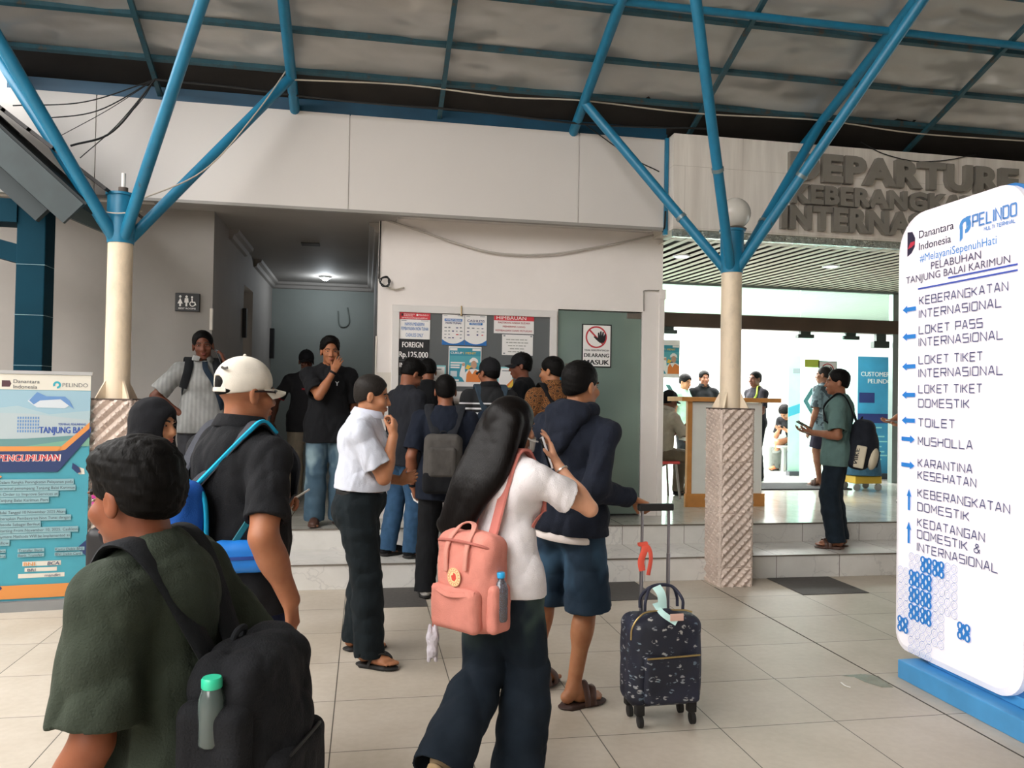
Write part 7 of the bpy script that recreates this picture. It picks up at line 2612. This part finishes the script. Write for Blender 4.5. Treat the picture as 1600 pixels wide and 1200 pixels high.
# ---- man in the dark hooded jacket, pulling the suitcase
J = person('man in a dark navy hooded jacket and denim shorts holding the suitcase handle', (1.06, 4.05), 0, 42, h=1.76, w=0.98, side=4, skin='#a5714f', head=(-12, 2, 0), res=0.0058,
           arms={'R': dict(thick=0.86, w=(0.298, 0.122, 1.075), e=(-0.1, -1, -0.7), d=(0.62, 0.60, -0.30), n=(0.05, 0.1, -1), curl=(0.95, 1.25, 0.8), thumb=(0.6, 0.3, 0.7)),
                 'L': dict(thick=0.86, w=(-0.26, 0.16, 0.95))},
           legs={'R': dict(a=(0.065, -0.032, 0.085), toe=-22), 'L': dict(a=(-0.22, 0.02, 0.085), toe=-5)},
           top=dict(m=fabric('jacket_navy', '#161b27', 0.15, 0.6), kind='hood', sleeve=1.93, o=0.022, so=0.020, hem=0.045, wr=0.008, wf=22),
           bottom=dict(m=denim_faded('denim_shorts', '#1a2a3a', '#3d5a72', 0.4, 0.95), kind='shorts', hr=0.116, length=1.06, o=0.014, wr=0.005), feet=dict(kind='sandal', m=LEATHER, sole=mat('sandal_sole', '#3a2620', 0.7)),
           hair=dict(m=HB, kind='short', thick=0.007))
up, f, r = J['up'], J['f'], J['r']
nk = J['neck']
Pb = []
for i in range(11):
    t_ = math.radians(-100 + 200 * i / 10)
    d0 = -f * math.cos(t_) + r * math.sin(t_)
    t2 = math.radians(-100 + 200 * (i + 1) / 10)
    d1 = -f * math.cos(t2) + r * math.sin(t2)
    if i < 10:
        Pb.append(cone(nk + d0 * 0.088 + up * (0.030 - 0.01 * math.cos(t_)), nk + d1 * 0.088 + up * (0.030 - 0.01 * math.cos(t2)), 0.036, 0.036, k=0.02))
Pb += [cone(nk - f * 0.105 + up * 0.015, nk - f * 0.150 - up * 0.17, 0.060, 0.030, k=0.04), cone(nk - f * 0.10 + r * 0.07, nk - f * 0.145 + r * 0.03 - up * 0.13, 0.05, 0.03, k=0.04), cone(nk - f * 0.10 - r * 0.07, nk - f * 0.145 - r * 0.03 - up * 0.13, 0.05, 0.03, k=0.04)]
blob('hood', Pb, 0.0058, fabric('jacket_navy', '#161b27'), J['root'], [cone(nk + up * 0.03, nk + up * 0.2, 0.066, 0.08, k=0.01)], 0.006, 26.0, 9)
rg, nr = [], []
hem_ = J['pelvis'] - up * 0.047 * J['h']
for i in range(25):
    t_ = 2 * math.pi * i / 24
    dv = r * math.cos(t_) * 0.192 + f * math.sin(t_) * 0.150
    rg.append(hem_ - up * 0.012 + dv)
    nr.append(dv)
MB().ribbon(rg, nr, 0.045, 0.008, 2).build('undershirt_hem', fabric('undershirt', '#d9cfca', 0.05, 0.2), J['root'], True)

# ---- man in the pale polo shirt, hand at his mouth
J = person('middle-aged man in a pale polo shirt and dark jeans with a hand at his mouth', (-0.03, 4.88), 0, -8, h=1.685, lean=4, w=1.17, belly=0.55, skin='#b07a58', head=(4, 6, 0), res=0.0055,
           arms={'R': dict(w=(0.115, 0.215, 1.345), e=(0.35, -0.25, -1), d=(-0.42, 0.02, 1), n=(-0.35, -1, 0.1), fc=[(0.6, 1.0, 0.6), (0.9, 1.2, 0.7), (1.1, 1.3, 0.7), (1.2, 1.3, 0.7)], thumb=(0.85, 0.25, 0.5)),
                 'L': dict(w=(-0.16, 0.24, 1.05), e=(-0.5, -1, -0.3), d=(0.4, 0.8, 0.3), n=(0.7, -0.3, 0))},
           legs={'R': dict(a=(0.135, 0.10, 0.083), toe=-22), 'L': dict(a=(-0.17, -0.02, 0.083), toe=10)},
           top=dict(m=fabric('polo_pale', '#c6cad6', 0.05, 0.5), kind='polo', sleeve=0.74, so=0.022, o=0.020, hem=-0.052, wr=0.006, collar=fabric('polo_collar', '#bfc3d2', 0.05, 0.2)),
           bottom=dict(m=fabric('denim_black', '#131b1f', 0.2, 0.5), hr=0.085, kr=0.088, o=0.016, top=0.05, belt=mat('belt_black', '#0e0e10', 0.4), tr=1.08, wr=0.006), feet=dict(kind='flipflop', m=RUB), hair=dict(m=HG, kind='crop', thick=0.006))
ch = J['chest']
f, r, up = J['f'], J['r'], J['up']
ln = thing('lanyard_badge', 'black lanyard with a white card on the chest of the man in the pale polo', 'badge', tuple(ch + f * 0.16 - up * 0.12))
MB().ribbon([ch + f * 0.125 + up * 0.16 + r * 0.05, ch + f * 0.158 + up * 0.02 + r * 0.03, ch + f * 0.170 - up * 0.03 + r * 0.02], [f + up * .3, f, f], 0.012, 0.003, 6).build('lanyard', BLK, ln, True)
MB().box((-0.030, -0.045, -0.002), (0.030, 0.045, 0.002), 0.001, (r, up, f), ch + f * 0.176 - up * 0.075 + r * 0.018).build('card', INK['white'], ln)
MB().box((-0.018, -0.030, 0.002), (0.018, 0.012, 0.003), 0, (r, up, f), ch + f * 0.176 - up * 0.075 + r * 0.018).build('card_photo', INK['dark'], ln)

# ---- woman in the black headscarf behind the boy
J = person('woman in a black headscarf looking right behind the boy', (-0.965, 3.86), 0, -22, h=1.54, w=1.0, skin='#b5815f', fem=True, head=(0, 4, 0), res=0.007,
           top=dict(m=fabric('tunic_black', '#1a1a1f'), sleeve=1.9, hem=0.12), bottom=dict(m=BLK2, hr=0.09), feet=dict(kind='sneaker', m=BLK), hijab=dict(m=fabric('scarf_black', '#121317', 0.1, 0.4)))
pin = J['T'](0.075, 0.035, -0.10)
MB().sphere(pin, 0.006, 8, 6).build('scarf_pin', mat('pin_silver', '#d6d6da', 0.2, 0.8), J['root'], True)

# ---- man on the phone leaning by the corridor
J = person('man in a grey striped shirt on the phone, elbow out, by the corridor entrance', (-1.42, 7.40), Z2, -76, h=1.72, w=1.0, skin='#6e4230', head=(-4, 3, 6), res=0.0075, hs=1.05,
           arms={'R': dict(w=(0.17, 0.06, 1.00), e=(1, -0.25, 0.02), d=(-0.6, 0.4, -0.6), n=(-0.5, -0.5, 0)),
                 'L': dict(w=(-0.185, 0.14, 1.44), e=(-0.6, 0.2, -1), d=(0.38, -0.22, 1), n=(0.9, -0.35, 0), curl=(0.35, 0.6, 0.4))},
           top=dict(m=pinstripe('shirt_grey_stripe', '#a5a6a4', '#6d6f70', 9.0), kind='shirt', sleeve=0.80, so=0.024, o=0.020, hem=0.06),
           bottom=dict(m=fabric('trousers_grey', '#3a3b3f')), feet=dict(kind='sneaker', m=BLK), hair=dict(m=HB, kind='short', thick=0.006))
backpack(J, 'black rucksack on the man phoning by the corridor', BLK, size=(0.28, 0.14, 0.42), strap=fabric('strap_black', '#1d1f22'), strap_w=0.07, shift=0.02)
f, r, up, ch = J['f'], J['r'], J['up'], J['chest']
sb = thing('sling_strap', 'dark sling strap across the grey striped shirt of the man on the phone', 'strap', tuple(ch))
MB().ribbon([J['neck'] - r * 0.02 + up * 0.055 + f * 0.03, ch + f * 0.130 + up * 0.12 - r * 0.02, ch + f * 0.142 - r * 0.09, J['waist'] + f * 0.11 - r * 0.155, J['waist'] - r * 0.17 - up * .1], [up + f, f, f, f - r * .5, -r], 0.045, 0.005, 6).build('strap_web', fabric('sling_navy', '#23303e'), sb, True)
handset('black phone at the ear of the man in the grey striped shirt', J['palmL'] + J['hnL'] * 0.012, J['hdL'], J['hnL'])

# ---- two men at the corridor mouth
J = person('man in a black and red T-shirt and khaki trousers standing deep in the corridor', (-0.67, 9.32), Z2, -82, h=1.68, skin='#5f3a2a', head=(0, 6, 0), res=0.0085,
           arms={'R': dict(w=(0.36, 0.06, 0.86), e=(0.6, -1, 0))}, top=dict(m=blotch('tee_black_red', ['#16161a', '#1a1a1e'], 3.0), sleeve=0.75, hem=0.09), bottom=dict(m=fabric('trousers_khaki', '#8d8272'), hr=0.095, o=0.02), feet=dict(kind='sneaker', m=mat('shoe_tan', '#8f7a52', 0.7)),
           hair=dict(m=HB, kind='crop'), cap=dict(m=fabric('cap_black', '#17171a')))
f, r, up, ch = J['f'], J['r'], J['up'], J['chest']
MR = fabric('trim_red', '#a8333c', 0.08, 0.1)
e_ = J['shR'] + (J['elR'] - J['shR']) * 0.72
MB().tube([e_, e_ + _unit(J['elR'] - J['shR']) * 0.02], 0.072, 14).build('sleeve_trim', MR, J['root'], True)
MB().box((-0.05, -0.008, 0), (0.05, 0.010, 0.003), 0, (-r, up, f), ch + f * 0.138 + up * 0.0).build('chest_print', MR, J['root'])
J = person('young man in a black T-shirt and jeans covering half his face with a hand', (-0.33, 7.46), Z2, -80, h=1.70, skin='#a06a4a', head=(0, 3, 0), res=0.0065,
           arms={'R': dict(w=(-0.015, 0.215, 1.40), e=(0.35, 0.3, -1), d=(-0.42, -0.32, 0.9), n=(-0.25, -1, -0.2), curl=(0.15, 0.25, 0.2), spread=0.08), 'L': dict(w=(-0.24, 0.0, 0.83))},
           top=dict(m=BLK, sleeve=0.80, so=0.026, o=0.024, hem=0.10, wr=0.006), bottom=dict(m=denim_faded('denim_washed', '#3c5262', '#8aa0a6', 0.1, 0.9), hr=0.09, kr=0.088, o=0.018), feet=dict(kind='sneaker', m=LEATHER, sole=LEATHER),
           hair=dict(m=HB, kind='fluffy', thick=0.010, top=0.026, line=0.014, low=0.0))
wrist_band(J, 'R', BLK)
f, r, up, ch = J['f'], J['r'], J['up'], J['chest']
cpr = Sheet(J['root'], ch + f * 0.150 + up * 0.01 - r * 0.02, -r, up, f)
cpr.text('w', 'Y', 0.015, 0.0, 0.040, 0.034, bold=0.05)
cpr.done({'w': INK['pale']}, {'w': 'chest_print'})

# ---- the queue at the ticket window
J = person('man in a charcoal T-shirt and blue jeans with head bowed beside the ticket window', (0.31, 6.86), Z1, 28, h=1.70, skin='#8a5840', lean=5, head=(0, 32, 0), res=0.007,
           arms={'R': dict(w=(0.14, 0.30, 1.14), e=(0.35, -1, -0.4), d=(-0.4, 0.8, 0.3), n=(-0.3, 0, 1), curl=(0.5, 0.7, 0.4)), 'L': dict(w=(-0.12, 0.32, 1.12), e=(-0.4, -1, -0.4), d=(0.4, 0.8, 0.2), n=(0.4, 0, 1))},
           legs={'R': dict(a=(0.10, 0.06, 0.085)), 'L': dict(a=(-0.10, -0.06, 0.085))},
           top=dict(m=fabric('tee_charcoal', '#1f2127'), sleeve=0.78, so=0.018, hem=0.085), bottom=dict(m=JEAN_B, hr=0.075, o=0.012), feet=dict(kind='sneaker', m=BLK), hair=dict(m=HB, kind='short', thick=0.012, top=0.012))
handset('black phone in the hands of the man with bowed head', J['palmR'] + np.array([0, 0, 0.02]), J['D']((-0.2, 0.9, 0.3)), J['D']((0, -0.3, 1)))
J = person('person all in black bending to the ticket window behind the man in blue jeans', (0.56, 7.40), Z2, 84, h=1.56, skin='#8a5840', lean=16, head=(0, 18, 0), res=0.009, top=dict(m=BLK, sleeve=0.8), bottom=dict(m=BLK2), feet=dict(kind='sneaker', m=BLK), hair=dict(m=HB), face_parts=False)
J = person('man in a navy T-shirt and black trousers with a grey rucksack at the ticket window', (0.62, 6.28), 0, 82, h=1.745, skin='#8a5840', head=(4, 3, 0), res=0.0065,
           arms={'L': dict(w=(-0.245, 0.05, 0.86), e=(-0.4, -1, 0), d=(0.15, 0.2, -1), n=(0.9, 0.2, 0.2), curl=(0.6, 0.8, 0.4)), 'R': dict(w=(0.16, 0.30, 1.12), e=(0.5, -1, -0.4))},
           legs={'R': dict(a=(0.12, 0.0, 0.085)), 'L': dict(a=(-0.13, 0.0, 0.085))},
           top=dict(m=NAVY, sleeve=0.80, so=0.024, o=0.020, hem=0.10), bottom=dict(m=BLK, hr=0.078, o=0.014), feet=dict(kind='sneaker', m=mat('sneaker_white', '#c9c6c2', 0.7)), hair=dict(m=HB, kind='short', thick=0.007))
wrist_band(J, 'L', BLK)
GR = fabric('pack_grey', '#4a4744', 0.15, 0.4)
rt, Cp, ax = backpack(J, 'dark grey rucksack with black base on the man in the navy T-shirt', GR, size=(0.29, 0.15, 0.44), drop=0.05, strap=fabric('strap_charcoal', '#23252a'), strap_w=0.075, m2=GR, pocket=False)
blob('front_pocket', [rbox(Cp(0, -0.90, 0.05), (0.105, 0.03, 0.115), 0.028, ax, k=0.02)], 0.0065, GR, rt)
blob('pack_base', [rbox(Cp(0, -0.02, -0.66), (0.152, 0.084, 0.085), 0.045, ax, k=0.02)], 0.0065, BLK, rt)
pa = J['palmL'] + J['hdL'] * 0.045
o = MB().box((-0.055, -0.035, -0.001), (0.055, 0.035, 0.001), 0, (_unit(J['D']((-0.7, 0.5, 0.35))), _unit(J['D']((0.3, 0.3, -0.9))), _unit(np.cross(J['D']((-0.7, 0.5, 0.35)), J['D']((0.3, 0.3, -0.9))))), pa).build('ticket_slip', INK['white'])
tag(o, 'white paper slip in the left hand of the man with the grey rucksack', 'paper')
BN = [(0.9, '#d8d8da'), (1.20, '#17181b'), (1.225, '#d8d8da'), (1.24, '#17181b'), (1.265, '#d8d8da'), (1.28, '#17181b'), (1.31, '#d8d8da'), (1.322, '#17181b'), (1.50, '#17181b')]
J = person('man in a black cap and black-and-white striped shirt at the ticket window', (1.07, 6.90), Z1, 96, h=1.71, skin='#8f5e46', head=(24, 2, 0), res=0.007, arms={'R': dict(w=(0.15, 0.30, 1.1)), 'L': dict(w=(-0.15, 0.30, 1.1))},
           top=dict(m=stripes('shirt_bw_stripes', BN), kind='polo', sleeve=0.78, so=0.022, o=0.020, hem=0.08, collar=BLK), bottom=dict(m=BLK2), feet=dict(kind='sneaker', m=BLK), hair=dict(m=HB, kind='crop', thick=0.004), cap=dict(m=fabric('cap_black', '#17171a')))
backpack(J, 'slim dark blue rucksack on the man in the striped shirt', fabric('pack_navy', '#1c2736'), size=(0.26, 0.12, 0.40), drop=0.06, strap=fabric('strap_slate', '#33414d'), strap_w=0.06, shift=-0.02)
BAT = blotch('shirt_batik', ['#5a3516', '#8a5a2a', '#3a2412'], 26.0, kind='vor')
J = person('man in a brown batik shirt with a black rucksack at the ticket window', (1.62, 6.82), Z1, 108, h=1.735, skin='#a5714f', head=(34, 4, 0), res=0.007, arms={'R': dict(w=(0.15, 0.30, 1.1)), 'L': dict(w=(-0.15, 0.30, 1.1))},
           top=dict(m=BAT, kind='shirt', sleeve=0.85, so=0.022, o=0.020, hem=0.08), bottom=dict(m=BLK2), feet=dict(kind='sneaker', m=BLK), hair=dict(m=HB, kind='short', thick=0.009))
backpack(J, 'black rucksack on the man in the brown batik shirt', fabric('pack_black3', '#1b1b1d'), size=(0.30, 0.17, 0.44), drop=0.02, strap=BLK, strap_w=0.07)
J = person('person in a black peaked cap beyond the batik shirt at the ticket window', (1.46, 7.36), Z2, 160, h=1.60, skin='#7a4a36', head=(12, 4, 0), res=0.009, top=dict(m=BLK, sleeve=0.9), bottom=dict(m=BLK2), feet=dict(kind='sneaker', m=BLK), hair=dict(m=HB), cap=dict(m=fabric('cap_black', '#17171a')))
J = person('woman in a teal blue headscarf at the ticket window', (1.83, 7.16), Z1, 100, h=1.63, skin='#b5815f', fem=True, head=(10, 2, 0), res=0.009, top=dict(m=fabric('tunic_teal', '#14586f'), sleeve=1.9, hem=0.14), bottom=dict(m=BLK2), feet=dict(kind='sneaker', m=BLK), hijab=dict(m=fabric('scarf_teal', '#14647f', 0.1, 0.4), length=0.26))

# ---- man in the teal T-shirt on the steps at the right
J = person('man in a teal T-shirt and dark jeans standing on the step at right', (4.44, 6.92), Z1, 142, h=1.675, skin='#8f5f45', lean=-2, head=(14, 0, 0), res=0.0068,
           arms={'L': dict(w=(-0.14, 0.20, 1.09), e=(-0.6, -0.9, -0.5), d=(0.25, 0.9, 0.15), n=(0.3, 0.1, 1), curl=(0.5, 0.6, 0.4)), 'R': dict(w=(0.02, 0.25, 1.08), e=(0.5, -1, -0.4), d=(-0.5, 0.9, 0.2), n=(-0.2, 0.1, 1))},
           legs={'R': dict(a=(0.07, -0.02, 0.083), toe=6), 'L': dict(a=(-0.085, 0.0, 0.083), toe=12)},
           top=dict(m=fabric('tee_teal', '#566f6b', 0.08, 0.4), sleeve=0.82, so=0.024, o=0.020, hem=0.085, wr=0.006), bottom=dict(m=JEAN_D, hr=0.082, kr=0.085, o=0.015, wr=0.006), feet=dict(kind='sandal', m=LEATHER), hair=dict(m=HB, kind='short', thick=0.010))
J['o'] = 0.022
rt, Cp, ax = backpack(J, 'black rucksack with cream panels on the man in the teal T-shirt', fabric('pack_black4', '#1c1f27', 0.15, 0.5), size=(0.31, 0.21, 0.47), drop=0.06, bulge=1.2, strap=BLK, strap_w=0.065, pocket=False, tilt=8)
CR = fabric('panel_cream', '#c9bfa8', 0.06, 0.3)
blob('front_panel', [ell(Cp(-0.25, -1.12, -0.45), (0.085, 0.045, 0.11), ax, k=0.03)], 0.006, CR, rt, (), 0.002)
blob('side_panel', [rbox(Cp(-1.0, -0.15, -0.45), (0.012, 0.045, 0.105), 0.010, ax)], 0.005, CR, rt)
ps = Sheet(rt, Cp(-1.09, 0.25, -0.85), ax[2] * 0.96 + ax[1] * 0.0, -ax[1], -ax[0])
ps.text('k', 'NIKE', 0.02, -0.012 + 0.0, 0.042, 0.15, bold=0.06, shear=0.2)
ps.done({'k': INK['black']}, {'k': 'lettering'})
sw = Cp(-0.25, -1.12, -0.45)
MB().ribbon([sw - ax[1] * 0.050 + ax[0] * 0.03 + ax[2] * 0.07, sw - ax[1] * 0.052 - ax[0] * 0.02 - ax[2] * 0.03, sw - ax[1] * 0.046 + ax[0] * 0.01 - ax[2] * 0.07, sw - ax[1] * 0.040 + ax[0] * 0.07 - ax[2] * 0.04], [-ax[1]] * 4, 0.020, 0.006, 6).build('panel_mark', BLK, rt, True)
handset('dark phone held low in front of the man in the teal T-shirt', J['palmL'] + np.array([0, 0, 0.035]) + J['hdL'] * 0.03, J['D']((0.1, 0.9, 0.5)), J['D']((-0.2, -0.5, 0.9)))

# ---- people in and around the hall
J = person('seated officer in a dark peaked cap and khaki uniform at the desk', (3.55, 9.24), Z2, 14, h=1.68, skin='#6a4332', pelvis=(0, 0, 0.55), lean=10, head=(0, 8, 0), res=0.009,
           arms={'R': dict(w=(0.14, 0.42, 0.83), e=(0.5, -0.5, -1)), 'L': dict(w=(-0.12, 0.42, 0.83), e=(-0.5, -0.5, -1))}, legs={'R': dict(a=(0.12, 0.36, 0.085)), 'L': dict(a=(-0.12, 0.36, 0.085))},
           top=dict(m=fabric('uniform_khaki', '#8a8175'), kind='shirt', sleeve=0.8, hem=0.02, o=0.018), bottom=dict(m=fabric('uniform_trousers', '#5a4f42'), hr=0.07), feet=dict(kind='sneaker', m=BLK), hair=dict(m=HB, kind='crop'), cap=dict(m=fabric('cap_officer', '#1c2024')))
J = person('person in a pale green top behind the reception desk, left of the man in black', (4.99, 12.0), Z2, -60, h=1.60, skin='#a5714f', head=(0, 14, 0), res=0.010, top=dict(m=fabric('top_mint', '#a9c4b4')), bottom=dict(m=BLK2), feet=dict(kind='sneaker', m=BLK), hair=dict(m=HB, thick=0.014))
J = person('man in a plain black shirt standing in the hall behind the reception desk', (5.33, 12.0), Z2, -96, h=1.665, skin='#8a5840', res=0.010, top=dict(m=BLK, kind='polo', sleeve=0.8), bottom=dict(m=BLK2), feet=dict(kind='sneaker', m=BLK), hair=dict(m=HB, kind='short'))
J = person('man in dark uniform with a lime shoulder strap standing in the hall doorway', (5.80, 11.15), Z2, 190, h=1.645, skin='#7a5040', head=(10, 0, 0), res=0.009, arms={'R': dict(w=(0.02, 0.22, 0.95), d=(-0.8, 0.3, -0.2)), 'L': dict(w=(-0.05, 0.22, 0.95), e=(-0.8, -0.4, -0.3), d=(0.8, 0.3, -0.3), n=(0.2, -1, 0))},
           top=dict(m=fabric('uniform_dark', '#2c2a31'), sleeve=0.75, hem=0.03), bottom=dict(m=BLK), feet=dict(kind='sneaker', m=BLK), hair=dict(m=HB, kind='crop', thick=0.005))
f, r, up, ch = J['f'], J['r'], J['up'], J['chest']
MB().ribbon([J['neck'] + up * 0.035 - r * 0.06 - f * 0.03, J['neck'] + up * 0.025 - r * 0.09 + f * 0.05, ch + f * 0.10 + up * 0.06 - r * 0.13, ch + f * 0.13 - up * 0.05 - r * 0.03], [up, up + f, f - r, f], 0.028, 0.005, 6).build('lime_strap', mat('strap_lime', '#b9d24a', 0.6, var=0), J['root'], True)
J = person('seated young man in black bent over his phone on the hall bench', (7.45, 12.78), Z2, 205, h=1.66, skin='#a8785a', pelvis=(0, 0, 0.535), lean=38, head=(0, 34, 0), res=0.010,
           arms={'R': dict(w=(0.06, 0.46, 0.72), e=(0.6, -0.3, -1), d=(-0.3, 0.8, 0.2), n=(0, 0, 1)), 'L': dict(w=(-0.06, 0.46, 0.72), e=(-0.6, -0.3, -1), d=(0.3, 0.8, 0.2), n=(0, 0, 1))}, legs={'R': dict(a=(0.16, 0.36, 0.085)), 'L': dict(a=(-0.16, 0.30, 0.085))},
           top=dict(m=BLK, sleeve=0.8, hem=0.02), bottom=dict(m=fabric('trousers_olive_grey', '#565a55'), hr=0.10, o=0.02), feet=dict(kind='sneaker', m=mat('shoe_orange', '#c0623a', 0.6)), hair=dict(m=HB, kind='fluffy', thick=0.012))
handset('phone in the hands of the seated young man in the hall', J['palmL'] + np.array([0, 0, 0.03]), J['D']((0, 1, 0.2)), J['D']((0, -0.3, 1)))
J = person('man in a blue-grey camouflage shirt standing by the hall glass', (6.42, 10.32), Z2, 118, h=1.69, skin='#8a5f48', head=(20, 0, 0), res=0.009, legs={'R': dict(a=(0.08, 0.0, 0.085)), 'L': dict(a=(-0.09, 0.02, 0.085))},
           top=dict(m=blotch('shirt_camo', ['#3e4a50', '#6f858c', '#55666e', '#8ea3a8'], 9.0), sleeve=0.85, so=0.024, hem=0.09), bottom=dict(m=fabric('shorts_plum', '#2b2836'), kind='shorts', hr=0.10, length=0.9), feet=dict(kind='sandal', m=LEATHER), hair=dict(m=HG, kind='crop', thick=0.003))
J = person('person mostly hidden behind the direction sign reaching left with a phone', (6.46, 8.42), Z2, 186, h=1.66, skin='#a06a4c', head=(0, 14, 0), res=0.009, arms={'L': dict(w=(-0.12, 0.36, 0.94), e=(-0.4, -1, -0.4), d=(0.2, 1, 0.1), n=(0.2, 0, 1), curl=(0.5, 0.6, 0.4)), 'R': dict(w=(0.10, 0.32, 0.98), e=(0.4, -1, -0.4), d=(-0.2, 1, 0), n=(-0.2, 0, 1))},
           top=dict(m=fabric('shirt_grey', '#55585e')), bottom=dict(m=JEAN_B), feet=dict(kind='sneaker', m=mat('sneaker_white', '#c9c6c2', 0.7)), hair=dict(m=HB))
handset('grey phone held out from behind the direction sign', J['palmL'] + np.array([0, 0, 0.025]) + J['hdL'] * 0.03, J['D']((0.1, 1, 0.05)), J['D']((0, 0, 1)), mat('phone_grey', '#7d8288', 0.4))
